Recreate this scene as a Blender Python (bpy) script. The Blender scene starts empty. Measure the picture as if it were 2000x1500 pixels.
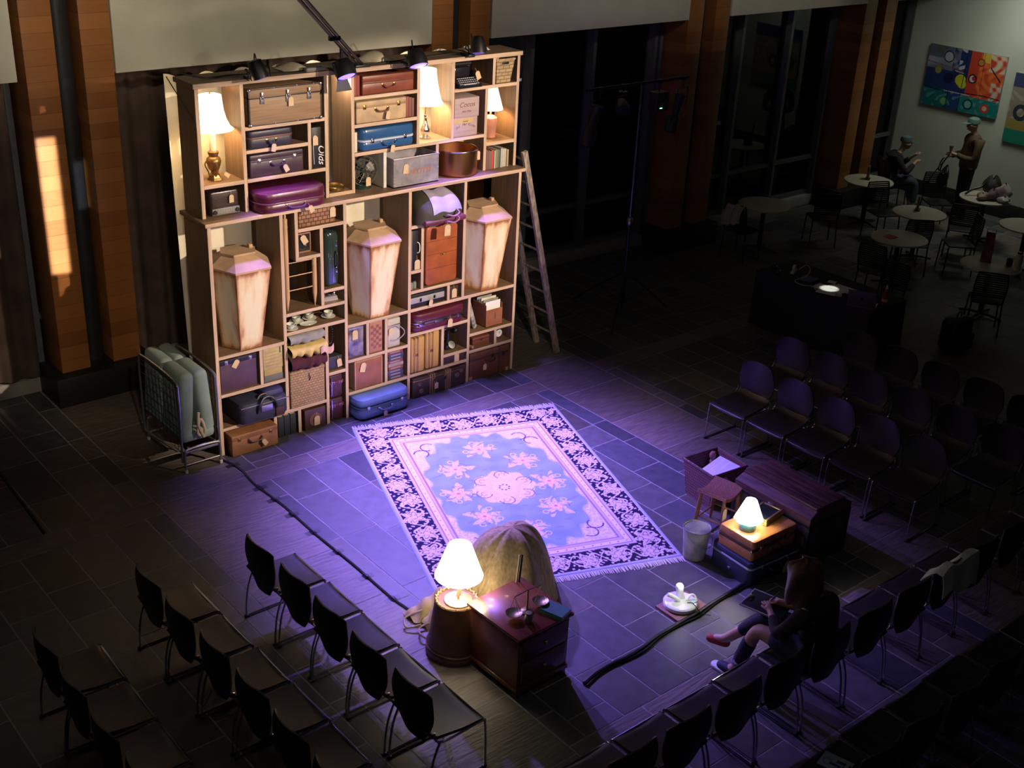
import bpy, bmesh, math, random
import numpy as np
from mathutils import Vector, Matrix
random.seed(7)
SC = bpy.context.scene
COL = SC.collection
PI = math.pi
R_ = math.radians

# ------------------------------------------------------------------ materials
_mats = {}
def nodes_of(m):
    m.use_nodes = True
    nt = m.node_tree
    return nt, nt.nodes, nt.links

def M(name, rgb, rough=.5, metal=0., var=.12, scale=6., stretch=(1, 1, 1), bump=0., bscale=None, coat=0., spec=.5, alpha=1., emit=None, estr=0.):
    """principled material with a procedural colour variation and optional bump"""
    if name in _mats: return _mats[name]
    m = bpy.data.materials.new(name); nt, N, L = nodes_of(m)
    b = N['Principled BSDF']
    b.inputs['Roughness'].default_value = rough
    b.inputs['Metallic'].default_value = metal
    b.inputs['Specular IOR Level'].default_value = spec
    b.inputs['Coat Weight'].default_value = coat
    tc = N.new('ShaderNodeTexCoord'); mp = N.new('ShaderNodeMapping')
    mp.inputs['Scale'].default_value = stretch
    L.new(tc.outputs['Object'], mp.inputs['Vector'])
    nz = N.new('ShaderNodeTexNoise'); nz.inputs['Scale'].default_value = scale
    nz.inputs['Detail'].default_value = 5
    L.new(mp.outputs['Vector'], nz.inputs['Vector'])
    cr = N.new('ShaderNodeValToRGB')
    lo = [max(0, c*(1-var*1.6)) for c in rgb]; hi = [min(1, c*(1+var*1.3)) for c in rgb]
    cr.color_ramp.elements[0].position = .3; cr.color_ramp.elements[1].position = .7
    cr.color_ramp.elements[0].color = (*lo, 1); cr.color_ramp.elements[1].color = (*hi, 1)
    L.new(nz.outputs['Fac'], cr.inputs['Fac']); L.new(cr.outputs['Color'], b.inputs['Base Color'])
    if bump:
        bp = N.new('ShaderNodeBump'); bp.inputs['Strength'].default_value = bump; bp.inputs['Distance'].default_value = .004
        if bscale:
            n2 = N.new('ShaderNodeTexNoise'); n2.inputs['Scale'].default_value = bscale; n2.inputs['Detail'].default_value = 3
            L.new(mp.outputs['Vector'], n2.inputs['Vector']); L.new(n2.outputs['Fac'], bp.inputs['Height'])
        else:
            L.new(nz.outputs['Fac'], bp.inputs['Height'])
        L.new(bp.outputs['Normal'], b.inputs['Normal'])
    if emit:
        b.inputs['Emission Color'].default_value = (*emit, 1); b.inputs['Emission Strength'].default_value = estr
    _mats[name] = m
    return m

def wicker(name, rgb, sc=60., dark=.35, rough=.7, vertical=1.4):
    """woven cane: two crossed wave textures"""
    if name in _mats: return _mats[name]
    m = bpy.data.materials.new(name); nt, N, L = nodes_of(m); b = N['Principled BSDF']
    b.inputs['Roughness'].default_value = rough
    tc = N.new('ShaderNodeTexCoord')
    bk = N.new('ShaderNodeTexBrick'); bk.inputs['Scale'].default_value = sc
    bk.inputs['Color1'].default_value = (*rgb, 1); bk.inputs['Color2'].default_value = (*[c*.75 for c in rgb], 1)
    bk.inputs['Mortar'].default_value = (*[c*dark for c in rgb], 1)
    bk.inputs['Mortar Size'].default_value = .06; bk.inputs['Brick Width'].default_value = vertical; bk.inputs['Row Height'].default_value = .6
    sp = N.new('ShaderNodeSeparateXYZ'); cb = N.new('ShaderNodeCombineXYZ'); ad = N.new('ShaderNodeMath'); ad.operation = 'ADD'
    L.new(tc.outputs['Object'], sp.inputs[0]); L.new(sp.outputs['X'], ad.inputs[0]); L.new(sp.outputs['Y'], ad.inputs[1])
    L.new(ad.outputs[0], cb.inputs['X']); L.new(sp.outputs['Z'], cb.inputs['Y'])
    sn = N.new('ShaderNodeSeparateXYZ'); ab = N.new('ShaderNodeMath'); ab.operation = 'ABSOLUTE'; gt = N.new('ShaderNodeMath'); gt.operation = 'GREATER_THAN'; gt.inputs[1].default_value = .7
    L.new(tc.outputs['Normal'], sn.inputs[0]); L.new(sn.outputs['Z'], ab.inputs[0]); L.new(ab.outputs[0], gt.inputs[0])
    mx = N.new('ShaderNodeMix'); mx.data_type = 'VECTOR'; L.new(gt.outputs[0], mx.inputs['Factor']); L.new(cb.outputs[0], mx.inputs[4]); L.new(tc.outputs['Object'], mx.inputs[5]); L.new(mx.outputs[1], bk.inputs['Vector'])
    L.new(bk.outputs['Color'], b.inputs['Base Color'])
    bp = N.new('ShaderNodeBump'); bp.inputs['Strength'].default_value = .8; bp.inputs['Distance'].default_value = .006; bp.invert = True
    L.new(bk.outputs['Fac'], bp.inputs['Height']); L.new(bp.outputs['Normal'], b.inputs['Normal'])
    _mats[name] = m; return m

def attr_mat(name, rough=.8, bump=0., scale=40., attr='col', var=.12, stretch=(1, 1, 1), spec=.5, bdist=.004):
    """base colour from a colour attribute, broken up by noise"""
    if name in _mats: return _mats[name]
    m = bpy.data.materials.new(name); nt, N, L = nodes_of(m); b = N['Principled BSDF']
    b.inputs['Roughness'].default_value = rough; b.inputs['Specular IOR Level'].default_value = spec
    at = N.new('ShaderNodeAttribute'); at.attribute_name = attr
    tc = N.new('ShaderNodeTexCoord'); mp = N.new('ShaderNodeMapping'); mp.inputs['Scale'].default_value = stretch
    L.new(tc.outputs['Object'], mp.inputs['Vector'])
    nz = N.new('ShaderNodeTexNoise'); nz.inputs['Scale'].default_value = scale; nz.inputs['Detail'].default_value = 6
    L.new(mp.outputs['Vector'], nz.inputs['Vector'])
    mr = N.new('ShaderNodeMapRange'); mr.inputs['From Min'].default_value = .3; mr.inputs['From Max'].default_value = .7
    mr.inputs['To Min'].default_value = 1-var; mr.inputs['To Max'].default_value = 1+var
    L.new(nz.outputs['Fac'], mr.inputs['Value'])
    vm = N.new('ShaderNodeVectorMath'); vm.operation = 'SCALE'
    L.new(at.outputs['Color'], vm.inputs[0]); L.new(mr.outputs['Result'], vm.inputs['Scale'])
    L.new(vm.outputs[0], b.inputs['Base Color'])
    if bump:
        bp = N.new('ShaderNodeBump'); bp.inputs['Strength'].default_value = bump; bp.inputs['Distance'].default_value = bdist
        L.new(nz.outputs['Fac'], bp.inputs['Height']); L.new(bp.outputs['Normal'], b.inputs['Normal'])
    _mats[name] = m; return m

def shade_mat(name, rgb, estr):
    """glowing cloth lamp shade"""
    m = M(name, rgb, .9, 0, .05, 30, emit=rgb, estr=estr); return m

def glass_mat(name, tint=(1, 1, 1), refl=.04):
    if name in _mats: return _mats[name]
    m = bpy.data.materials.new(name); nt, N, L = nodes_of(m)
    for n in list(N): 
        if n.type != 'OUTPUT_MATERIAL': N.remove(n)
    out = [n for n in N if n.type == 'OUTPUT_MATERIAL'][0]
    tr = N.new('ShaderNodeBsdfTransparent'); tr.inputs[0].default_value = (*tint, 1)
    gl = N.new('ShaderNodeBsdfGlossy'); gl.inputs['Roughness'].default_value = .02
    nz = N.new('ShaderNodeTexNoise'); nz.inputs['Scale'].default_value = .6
    bp = N.new('ShaderNodeBump'); bp.inputs['Strength'].default_value = .03; L.new(nz.outputs['Fac'], bp.inputs['Height'])
    L.new(bp.outputs['Normal'], gl.inputs['Normal'])
    lw = N.new('ShaderNodeFresnel'); lw.inputs['IOR'].default_value = 1.5
    mx = N.new('ShaderNodeMixShader'); L.new(lw.outputs[0], mx.inputs[0]); L.new(tr.outputs[0], mx.inputs[1]); L.new(gl.outputs[0], mx.inputs[2])
    L.new(mx.outputs[0], out.inputs[0]); _mats[name] = m; return m

# ------------------------------------------------------------------ mesh builder
class MB:
    def __init__(s, mtx=None): s.bm = bmesh.new(); s.M = mtx or Matrix()
    def raw(s, vs, fs):
        v = [s.bm.verts.new(s.M @ Vector(p)) for p in vs]
        for f in fs:
            try: s.bm.faces.new([v[i] for i in f])
            except ValueError: pass
        return s
    def box(s, x0, x1, y0, y1, z0, z1, bev=0., seg=2):
        b = bmesh.new()
        bmesh.ops.create_cube(b, size=1, matrix=Matrix.Translation(((x0+x1)/2, (y0+y1)/2, (z0+z1)/2)) @ Matrix.Diagonal((x1-x0, y1-y0, z1-z0, 1)))
        if bev > 0:
            bev = min(bev, .49*min(x1-x0, y1-y0, z1-z0))
            bmesh.ops.bevel(b, geom=b.edges[:], offset=bev, segments=seg, affect='EDGES', profile=.5)
        return s._merge(b)
    def _merge(s, b):
        b.verts.index_update()
        s.raw([v.co[:] for v in b.verts], [[v.index for v in f.verts] for f in b.faces]); b.free(); return s
    def lathe(s, prof, c=(0, 0, 0), seg=24, closed=False):
        vs, fs, n = [], [], len(prof)
        for r, z in prof:
            for k in range(seg):
                a = 2*PI*k/seg; vs.append((c[0]+r*math.cos(a), c[1]+r*math.sin(a), c[2]+z))
        for i in range(n-1 if not closed else n):
            j = (i+1) % n
            for k in range(seg):
                l = (k+1) % seg; fs.append((i*seg+k, i*seg+l, j*seg+l, j*seg+k))
        if not closed:
            if prof[0][0] > 1e-4: fs.append(tuple(range(seg-1, -1, -1)))
            if prof[-1][0] > 1e-4: fs.append(tuple((n-1)*seg+k for k in range(seg)))
        return s.raw(vs, fs)
    def tube(s, pts, r=.01, seg=8, closed=False, cap=True):
        P = [Vector(p) for p in pts]; n = len(P); rs = r if isinstance(r, (list, tuple)) else [r]*n
        vs, fs = [], []; up = None
        for i in range(n):
            a = P[i-1] if (i or closed) else P[i]; b = P[(i+1) % n] if (i < n-1 or closed) else P[i]
            t = (b-a); t = t.normalized() if t.length > 1e-9 else Vector((0, 0, 1))
            if up is None: up = Vector((0, 0, 1)) if abs(t.z) < .9 else Vector((1, 0, 0))
            u = (up - t*up.dot(t)); u = u.normalized() if u.length > 1e-6 else t.orthogonal().normalized()
            w = t.cross(u); up = u
            for k in range(seg):
                q = 2*PI*k/seg; vs.append(P[i] + (u*math.cos(q)+w*math.sin(q))*rs[i])
        for i in range(n if closed else n-1):
            j = (i+1) % n
            for k in range(seg):
                l = (k+1) % seg; fs.append((i*seg+k, i*seg+l, j*seg+l, j*seg+k))
        if cap and not closed: fs += [tuple(range(seg-1, -1, -1)), tuple((n-1)*seg+k for k in range(seg))]
        return s.raw(vs, fs)
    def cyl(s, p0, p1, r0, r1=None, seg=16): return s.tube([p0, p1], [r0, r0 if r1 is None else r1], seg)
    def ball(s, c, r, seg=16, rings=10):
        r = (r, r, r) if not isinstance(r, (tuple, list)) else r
        b = bmesh.new(); bmesh.ops.create_uvsphere(b, u_segments=seg, v_segments=rings, radius=1, matrix=Matrix.Translation(c) @ Matrix.Diagonal((*r, 1)))
        return s._merge(b)
    def prism(s, poly, z0, z1, s1=1., c=(0, 0)):
        n = len(poly); t = [(c[0]+(x-c[0])*s1, c[1]+(y-c[1])*s1) for x, y in poly]
        vs = [(x, y, z0) for x, y in poly]+[(x, y, z1) for x, y in t]
        return s.raw(vs, [tuple(range(n-1, -1, -1)), tuple(range(n, 2*n))]+[(i, (i+1) % n, n+(i+1) % n, n+i) for i in range(n)])
    def rplan(s, x0, x1, y0, y1, z0, z1, r=.03, b=.008, seg=5):
        """box whose plan has rounded corners, with softened top and bottom edges"""
        r = min(r, .49*min(x1-x0, y1-y0)); b = min(b, .45*(z1-z0), r if r > .001 else .001)
        def ring(ins, z):
            rr = max(r-ins, .0005); o = []
            for cx, cy, a0 in ((x1-r, y1-r, 0), (x0+r, y1-r, 90), (x0+r, y0+r, 180), (x1-r, y0+r, 270)):
                for k in range(seg+1):
                    a = R_(a0+90*k/seg); o.append((cx+rr*math.cos(a), cy+rr*math.sin(a), z))
            return o
        rings = [ring(b, z0), ring(b*.3, z0+b*.3), ring(0, z0+b), ring(0, z1-b), ring(b*.3, z1-b*.3), ring(b, z1)]
        n = len(rings[0]); vs = [p for q in rings for p in q]; fs = [tuple(range(n-1, -1, -1)), tuple(5*n+k for k in range(n))]
        for i in range(5): fs += [(i*n+k, i*n+(k+1) % n, (i+1)*n+(k+1) % n, (i+1)*n+k) for k in range(n)]
        return s.raw(vs, fs)
    def grid(s, f, nu, nv, thick=0., wrap=False):
        """surface f(u,v); with thick it becomes a closed sheet"""
        vs = [Vector(f(i/(nu-1), j/(nv-1))) for j in range(nv) for i in range(nu)]
        q = [(j*nu+i, j*nu+i+1, (j+1)*nu+i+1, (j+1)*nu+i) for j in range(nv-1) for i in range(nu-1)]
        if thick:
            nrm = [Vector() for _ in vs]
            for a in q:
                n = (vs[a[1]]-vs[a[0]]).cross(vs[a[3]]-vs[a[0]])
                for i in a: nrm[i] += n
            N0 = len(vs)
            vs = vs + [v - (n.normalized() if n.length > 1e-12 else Vector((0, 0, 1)))*thick for v, n in zip(vs, nrm)]
            bq = [tuple(N0+i for i in reversed(a)) for a in q]
            edge = [(i, i+1) for i in range(nu-1)] + [((j+1)*nu-1, (j+2)*nu-1) for j in range(nv-1)] + [((nv-1)*nu+i+1, (nv-1)*nu+i) for i in range(nu-1)] + [((j+1)*nu, j*nu) for j in range(nv-1)]
            q = q + bq + [(b_, a_, a_+N0, b_+N0) for a_, b_ in edge]
        return s.raw([v[:] for v in vs], q)
    def build(s, name, mat, parent=None, smooth=True, ang=40, dbl=True):
        if dbl: bmesh.ops.remove_doubles(s.bm, verts=s.bm.verts, dist=1e-5)
        bmesh.ops.recalc_face_normals(s.bm, faces=s.bm.faces)
        me = bpy.data.meshes.new(name); s.bm.to_mesh(me); s.bm.free()
        if isinstance(mat, (list, tuple)):
            for m in mat: me.materials.append(m)
        else: me.materials.append(mat)
        if smooth:
            me.shade_smooth(); me.set_sharp_from_angle(angle=R_(ang))
        o = bpy.data.objects.new(name, me); COL.objects.link(o)
        if parent: o.parent = parent
        return o

def tag(o, label=None, cat=None, group=None, kind=None):
    if label: o['label'] = label
    if cat: o['category'] = cat
    if group: o['group'] = group
    if kind: o['kind'] = kind
    return o
def T(name, label, cat, loc=(0, 0, 0), rz=0., group=None):
    o = bpy.data.objects.new(name, None); COL.objects.link(o); o.empty_display_size = .1
    o.location = loc; o.rotation_euler = (0, 0, rz); return tag(o, label, cat, group)
def struct(o): o['kind'] = 'structure'; return o
def dup(root, loc, rz, label, group=None):
    r = root.copy(); COL.objects.link(r); r.location = loc; r.rotation_euler = (0, 0, rz); r['label'] = label
    if group: r['group'] = group
    for ch in list(root.children):
        c = ch.copy(); COL.objects.link(c); c.parent = r
        for g in list(ch.children):
            d = g.copy(); COL.objects.link(d); d.parent = c
    return r
def spline(pts, n=8):
    """Catmull-Rom through the points"""
    P = [Vector(p) for p in pts]; out = []
    for i in range(len(P)-1):
        p0 = P[max(i-1, 0)]; p1 = P[i]; p2 = P[i+1]; p3 = P[min(i+2, len(P)-1)]
        for k in range(n):
            t = k/n; out.append(.5*((2*p1)+(p2-p0)*t+(2*p0-5*p1+4*p2-p3)*t*t+(3*p1-p0-3*p2+p3)*t**3))
    out.append(P[-1]); return out
def text_mesh(s, size, mat, name, parent, loc, rot=(PI/2, 0, 0), shear=0., ext=.0008, sx=1.):
    cu = bpy.data.curves.new(name, 'FONT'); cu.body = s; cu.size = size; cu.extrude = ext; cu.shear = shear; cu.align_x = 'CENTER'
    o = bpy.data.objects.new(name, cu); COL.objects.link(o)
    dg = bpy.context.evaluated_depsgraph_get(); me = bpy.data.meshes.new_from_object(o.evaluated_get(dg))
    bpy.data.objects.remove(o); me.materials.clear(); me.materials.append(mat)
    r = bpy.data.objects.new(name, me); COL.objects.link(r); r.location = loc; r.rotation_euler = rot; r.scale = (sx, 1, 1); r.parent = parent
    return r
def color_grid(name, mat, xs, ys, zf, colf, parent=None):
    """height-field sheet on a regular grid with a computed colour attribute (numpy)"""
    X, Y = np.meshgrid(xs, ys); nx, ny = len(xs), len(ys); Z = zf(X, Y)
    co = np.stack([X, Y, Z], -1).reshape(-1, 3).astype(np.float32)
    idx = np.arange(nx*ny).reshape(ny, nx)
    q = np.stack([idx[:-1, :-1], idx[:-1, 1:], idx[1:, 1:], idx[1:, :-1]], -1).reshape(-1, 4)
    me = bpy.data.meshes.new(name); me.vertices.add(len(co)); me.vertices.foreach_set('co', co.ravel())
    me.loops.add(q.size); me.loops.foreach_set('vertex_index', q.ravel().astype(np.int32))
    me.polygons.add(len(q)); me.polygons.foreach_set('loop_start', np.arange(0, q.size, 4, dtype=np.int32))
    me.polygons.foreach_set('loop_total', np.full(len(q), 4, dtype=np.int32)); me.update(calc_edges=True)
    at = me.color_attributes.new('col', 'FLOAT_COLOR', 'POINT'); c = np.ones((nx*ny, 4), np.float32); c[:, :3] = colf(X, Y).reshape(-1, 3)
    at.data.foreach_set('color', c.ravel()); me.materials.append(mat); me.shade_smooth()
    o = bpy.data.objects.new(name, me); COL.objects.link(o)
    if parent: o.parent = parent
    return o
# ------------------------------------------------------------------ camera
cam = bpy.data.cameras.new('camera'); co = bpy.data.objects.new('camera', cam); COL.objects.link(co); SC.camera = co
CR = ((.769855, -.636618, .045184), (-.24057, -.355035, -.903369), (.591143, .684593, -.426477))   # right, down, forward
CC = Vector((-4.799963, -9.969657, 6.001007))
mw = Matrix.Identity(4)
for i in range(3):
    mw[i][0] = CR[0][i]; mw[i][1] = -CR[1][i]; mw[i][2] = -CR[2][i]; mw[i][3] = CC[i]
co.matrix_world = mw; cam.lens = 42.678; cam.sensor_width = 36; cam.sensor_fit = 'HORIZONTAL'; cam.clip_end = 200
SC.view_settings.view_transform = 'Standard'; SC.view_settings.look = 'None'; SC.view_settings.gamma = 1; SC.view_settings.exposure = 0
try: SC.view_settings.use_curve_mapping = False
except Exception: pass
w = bpy.data.worlds.new('night'); SC.world = w; w.use_nodes = True
w.node_tree.nodes['Background'].inputs[0].default_value = (.75, .8, 1., 1); w.node_tree.nodes['Background'].inputs[1].default_value = .0035

# ------------------------------------------------------------------ floor: slate tiles on a bed of pale grout
slate = attr_mat('slate', .5, .35, 9., var=.22, spec=.45)
quartz = attr_mat('quartzite', .55, .9, 5., var=.3, stretch=(1., 7., 1.), spec=.5, bdist=.008)
grout = M('grout', (.34, .315, .32), .9, 0, .15, 30)
def tile_floor():
    rnd = random.Random(3); b = MB(); cols = []; mats = []
    def tile(x0, x1, y0, y1, mi, c):
        g = .0065
        vs = [(x0+g, y0+g, 0), (x1-g, y0+g, 0), (x1-g, y1-g, 0), (x0+g, y1-g, 0)]
        b.raw(vs, [(0, 1, 2, 3)]); cols.append(c); mats.append(mi)
    def slate_c():
        k = rnd.uniform(.7, 1.25); t = rnd.random()
        base = (.085, .083, .088) if t < .6 else ((.062, .066, .078) if t < .85 else (.098, .088, .078))
        return tuple(c*k for c in base)
    def quartz_c():
        k = rnd.uniform(.85, 1.15); return (.135*k, .112*k, .096*k)
    Y0, Y1 = -9.5, 2.75
    bands = [(-.68, -.42)]; y = -.68-4.55; bands.append((y-.26, y))
    def run(x0, x1, ya, yb, kind, start=None):
        """fill one long strip from yb down to ya with tiles"""
        y = yb
        lens = list(start or [])
        while y > ya+.001:
            if lens: l = lens.pop(0)
            else: l = rnd.choice((.38, .48, .62, .8, .95) if x1-x0 < .3 else (.38, .48, .62, .8)) if kind == 0 else rnd.choice((.78, .8, .82))
            y2 = max(y-l, ya)
            if y2-ya < .12: y2 = ya
            tile(x0, x1, y2, y, kind, slate_c() if kind == 0 else quartz_c()); y = y2
    def module(x, n=9):
        xs = [x, x+.17]+[x+.17+.38*(k+1) for k in range(n)]+[x+.17+.38*n+.2]
        cuts = sorted([Y0, Y1]+[q for p in bands for q in p], reverse=True)
        segs = [(Y1, -.42), (-.68, bands[1][1]), (bands[1][0], Y0)]
        starts = {(0., 1): [.35, .9, 1.], (0., 2): [.49, 1.7], (0., 3): [.61, .8]}
        for i in range(len(xs)-1):
            for k, (a, c) in enumerate(segs):
                st = None
                if k == 1 and abs(x) < .01: st = {0: [.35, .93, 1.1], 1: [.49, .8, .95], 2: [.62, .8], 3: [.60, .76]}.get(i)
                run(xs[i], xs[i+1], c, a, 0, st)
        for a, c in bands:
            xx = x; first = .73 if abs(x) < .01 else None
            while xx < xs[-1]-.001:
                l = first or rnd.choice((.7, .85, 1.)); first = None
                x2 = min(xx+l, xs[-1]); x2 = xs[-1] if xs[-1]-x2 < .15 else x2
                tile(xx, x2, a, c, 1, quartz_c()); xx = x2
        return xs[-1]
    for m in (-9.42, -4.71, 0., 4.68, 9.36, 14.05):
        e = module(m)
        run(e, m+(4.71 if m < 0 else 4.68), Y0, Y1, 1, [Y1+.13, .79, .8, .76] if abs(m) < .01 else None)
    me_o = b.build('floor', [slate, quartz], None, smooth=False, dbl=False); me = me_o.data
    at = me.color_attributes.new('col', 'FLOAT_COLOR', 'CORNER')
    for p in me.polygons:
        p.material_index = mats[p.index]
        for li in p.loop_indices: at.data[li].color = (*cols[p.index], 1)
    # all normals up
    for p in me.polygons:
        if p.normal.z < 0: p.flip()
    struct(me_o)
    g = MB().box(-9.5, 18.8, -9.6, 2.8, -.06, -.003).build('grout_bed', grout, me_o)
tile_floor()

# ------------------------------------------------------------------ back wall: timber piers, glazing, fascia boards
def veneer(name):
    m = bpy.data.materials.new(name); nt, N, L = nodes_of(m); b = N['Principled BSDF']; b.inputs['Roughness'].default_value = .38
    tc = N.new('ShaderNodeTexCoord'); sp = N.new('ShaderNodeSeparateXYZ'); L.new(tc.outputs['Object'], sp.inputs[0])
    # boards stacked up the pier: one tone per board
    fl = N.new('ShaderNodeMath'); fl.operation = 'MULTIPLY'; fl.inputs[1].default_value = 1/.155; L.new(sp.outputs['Z'], fl.inputs[0])
    f2 = N.new('ShaderNodeMath'); f2.operation = 'FLOOR'; L.new(fl.outputs[0], f2.inputs[0])
    wn = N.new('ShaderNodeTexWhiteNoise'); wn.noise_dimensions = '1D'; L.new(f2.outputs[0], wn.inputs['W'])
    fr = N.new('ShaderNodeMath'); fr.operation = 'FRACT'; L.new(fl.outputs[0], fr.inputs[0])
    gt = N.new('ShaderNodeMath'); gt.operation = 'GREATER_THAN'; gt.inputs[1].default_value = .035; L.new(fr.outputs[0], gt.inputs[0])
    mp = N.new('ShaderNodeMapping'); mp.inputs['Scale'].default_value = (2, 2, 45); L.new(tc.outputs['Object'], mp.inputs['Vector'])
    nz = N.new('ShaderNodeTexNoise'); nz.inputs['Scale'].default_value = 2.; nz.inputs['Detail'].default_value = 5; L.new(mp.outputs[0], nz.inputs['Vector'])
    ad = N.new('ShaderNodeMath'); ad.operation = 'MULTIPLY_ADD'; ad.inputs[1].default_value = .55; L.new(wn.outputs['Value'], ad.inputs[0]); 
    ml = N.new('ShaderNodeMath'); ml.operation = 'MULTIPLY'; ml.inputs[1].default_value = .5; L.new(nz.outputs['Fac'], ml.inputs[0]); L.new(ml.outputs[0], ad.inputs[2])
    cr = N.new('ShaderNodeValToRGB'); cr.color_ramp.elements[0].color = (.24, .085, .024, 1); cr.color_ramp.elements[1].color = (.46, .19, .06, 1)
    L.new(ad.outputs[0], cr.inputs[0])
    vm = N.new('ShaderNodeVectorMath'); vm.operation = 'SCALE'; L.new(cr.outputs[0], vm.inputs[0])
    mr = N.new('ShaderNodeMapRange'); mr.inputs['To Min'].default_value = .6; L.new(gt.outputs[0], mr.inputs[0]); L.new(mr.outputs[0], vm.inputs['Scale'])
    L.new(vm.outputs[0], b.inputs['Base Color']); return m
cherry = veneer('cherry_veneer')
blk_base = M('black_plinth', (.012, .012, .014), .5)
steel_dk = M('dark_steel', (.03, .032, .036), .38, .2, .1)
alu = M('grey_aluminium', (.16, .17, .18), .4, .35, .08)
fascia_m = M('cream_plaster', (.66, .63, .53), .85, 0, .05, 2.)
glass = glass_mat('dark_glass')
for k, c in enumerate((-.345, 4.485, 8.98, 13.22)):
    p = struct(MB().box(c-.44, c-.13, 2.05, 2.66, .33, 7, .004).build(f'trim_{k+1}', cherry))
    struct(MB().box(c+.13, c+.44, 2.05, 2.66, .33, 7, .004).build('veneer_panel', cherry, p))
    struct(MB().box(c-.56, c+.56, 1.9, 2.66, 0, .33, .008).build('plinth', blk_base, p))
    struct(MB().cyl((c, 2.3, .33), (c, 2.3, 7), .115, seg=24).build('steel_column', steel_dk, p))
    struct(MB().box(c-.13, c+.13, 2.5, 2.66, .33, 7).build('recess_panel', steel_dk, p))
# fascia boards hanging between the piers
for k, (x0, x1) in enumerate(((-6, -.88), (.1, 4.02), (4.93, 8.52), (9.42, 12.77), (13.66, 15.2))):
    struct(MB().box(x0, x1, 2.02, 2.5, 3.44, 6.6, .006).build(f'trim_{k+11}', fascia_m))
# windows
def window(n, x0, x1, muls, transom=.83, pane=True):
    f = MB(); y0, y1 = 2.53, 2.62
    for x in muls: f.box(x-.03, x+.03, y0-.06, y1, .17, 3.6)
    f.box(x0, x1, y0, y1, transom-.03, transom+.03); f.box(x0, x1, y0, y1, .17, .24); f.box(x0, x1, y0, y1, 3.54, 3.62)
    o = struct(f.build(f'window_{n}', alu, None, smooth=False))
    g = struct(MB().box(x0, x1, 2.585, 2.597, .2, 3.6).build('pane', glass, o, smooth=False))
    s = struct(MB().box(x0, x1, 2.44, 2.66, 0, .17, .006).build('curb', M('pale_curb', (.33, .32, .29), .7), o))
window(1, -6, -.78, (-5.2, -4., -2.9, -1.85, -.85))
window(2, .1, 4.04, (.15, 1.2, 2.3, 3.4, 4.0))
window(3, 4.93, 8.54, (4.97, 6.02, 7.16, 8.37, 8.48))
window(4, 9.42, 12.78, (9.46, 10.31, 11.5, 12.63))
window(5, 13.66, 14.98, (13.72, 14.9), .95)
struct(MB().box(-8, 17, 2.66, 2.7, 6.4, 7.2).build('wall_back', fascia_m))
# terrace outside
struct(MB().box(-9, 20, 2.75, 14, -.12, -.02).build('terrace_floor', M('dark_terrace', (.02, .02, .022), .6)))
# end wall with the pictures
wall_m = M('pale_green_grey_wall', (.60, .61, .53), .85, 0, .06, 1.2)
struct(MB().box(14.9, 15.1, -8, 2.7, 0, 7).build('wall_right', wall_m))
struct(MB().box(14.87, 14.898, -8, 2.52, 0, .27, .004).build('baseboard_right', M('dark_baseboard', (.035, .036, .034), .4)))
# ------------------------------------------------------------------ the tall shelf unit
def pine(name, rgb, d):
    s = {'x': (1.5, 30, 30), 'z': (30, 30, 1.5), 'y': (30, 1.5, 30)}[d]
    return M(name, rgb, .55, 0, .16, 1.6, s)
W1 = (.56, .40, .265)
pineX = pine('pine_shelf', W1, 'x'); pineZ = pine('pine_upright', W1, 'z'); pineD = pine('pine_side', (.33, .21, .12), 'z')
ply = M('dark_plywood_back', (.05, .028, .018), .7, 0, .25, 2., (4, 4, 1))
low = T('shelf_unit', 'wide lower pine shelf unit with three tall bays, standing on the floor', 'shelf', (0, 0, 0))
up = T('shelf_unit', 'shallower upper pine shelf unit stacked on the lower one', 'shelf', (0, 0, 0))
t = .036; D1 = .5
inX = pine('stained_shelf', (.18, .108, .06), 'x'); inZ = pine('stained_upright', (.18, .108, .06), 'z')
def two_tone(o):   # raw pine on the front edge, darker brown faces elsewhere
    for p in o.data.polygons: p.material_index = 1 if p.normal.y < -.7 else 0
    return o
def V(par, x, z0, z1, y0=0., y1=D1-.02, m=None, n='divider', w=.037):
    o = MB().box(x, x+w, y0, y1, z0, z1, .002, 1).build(n, m or [inZ, pineZ], par); return o if m else two_tone(o)
def H(par, z, x0, x1, y0=0., y1=D1-.02, n='shelf_board', m=None):
    return two_tone(MB().box(x0, x1, y0, y1, z-t/2, z+t/2, .002, 1).build(n, [inX, pineX], par))
V(low, 0, 0, 2.402, n='side_panel'); V(low, 3.76, 0, 2.402, n='side_panel')
two_tone(MB().box(-.03, 3.83, -.03, D1, 2.402, 2.44, .003, 1).build('top_board', [inX, pineX], low))
g = .018
for x, z0, z1 in ((.755, .28, 2.4), (1.475, 0, 2.4), (2.275, 0, 2.4), (3.0, 1.06, 2.4), (3.1, 0, 1.06), (.475, .65, 1.06), (.605, 0, .28), (.89, 0, .28),
                  (1.235, 0, 1.14), (.92, 1.91, 2.4), (1.2, 1.345, 2.2), (1.74, .66, 1.06), (1.975, .28, 1.06), (2.44, 1.27, 2.0), (2.8, 1.06, 1.27), (2.735, .28, .77), (3.5, .37, .58)):
    V(low, x, z0+(g if z0 else 0), z1-(g if z1 < 2.3 else -.002), y0=.001)
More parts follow.
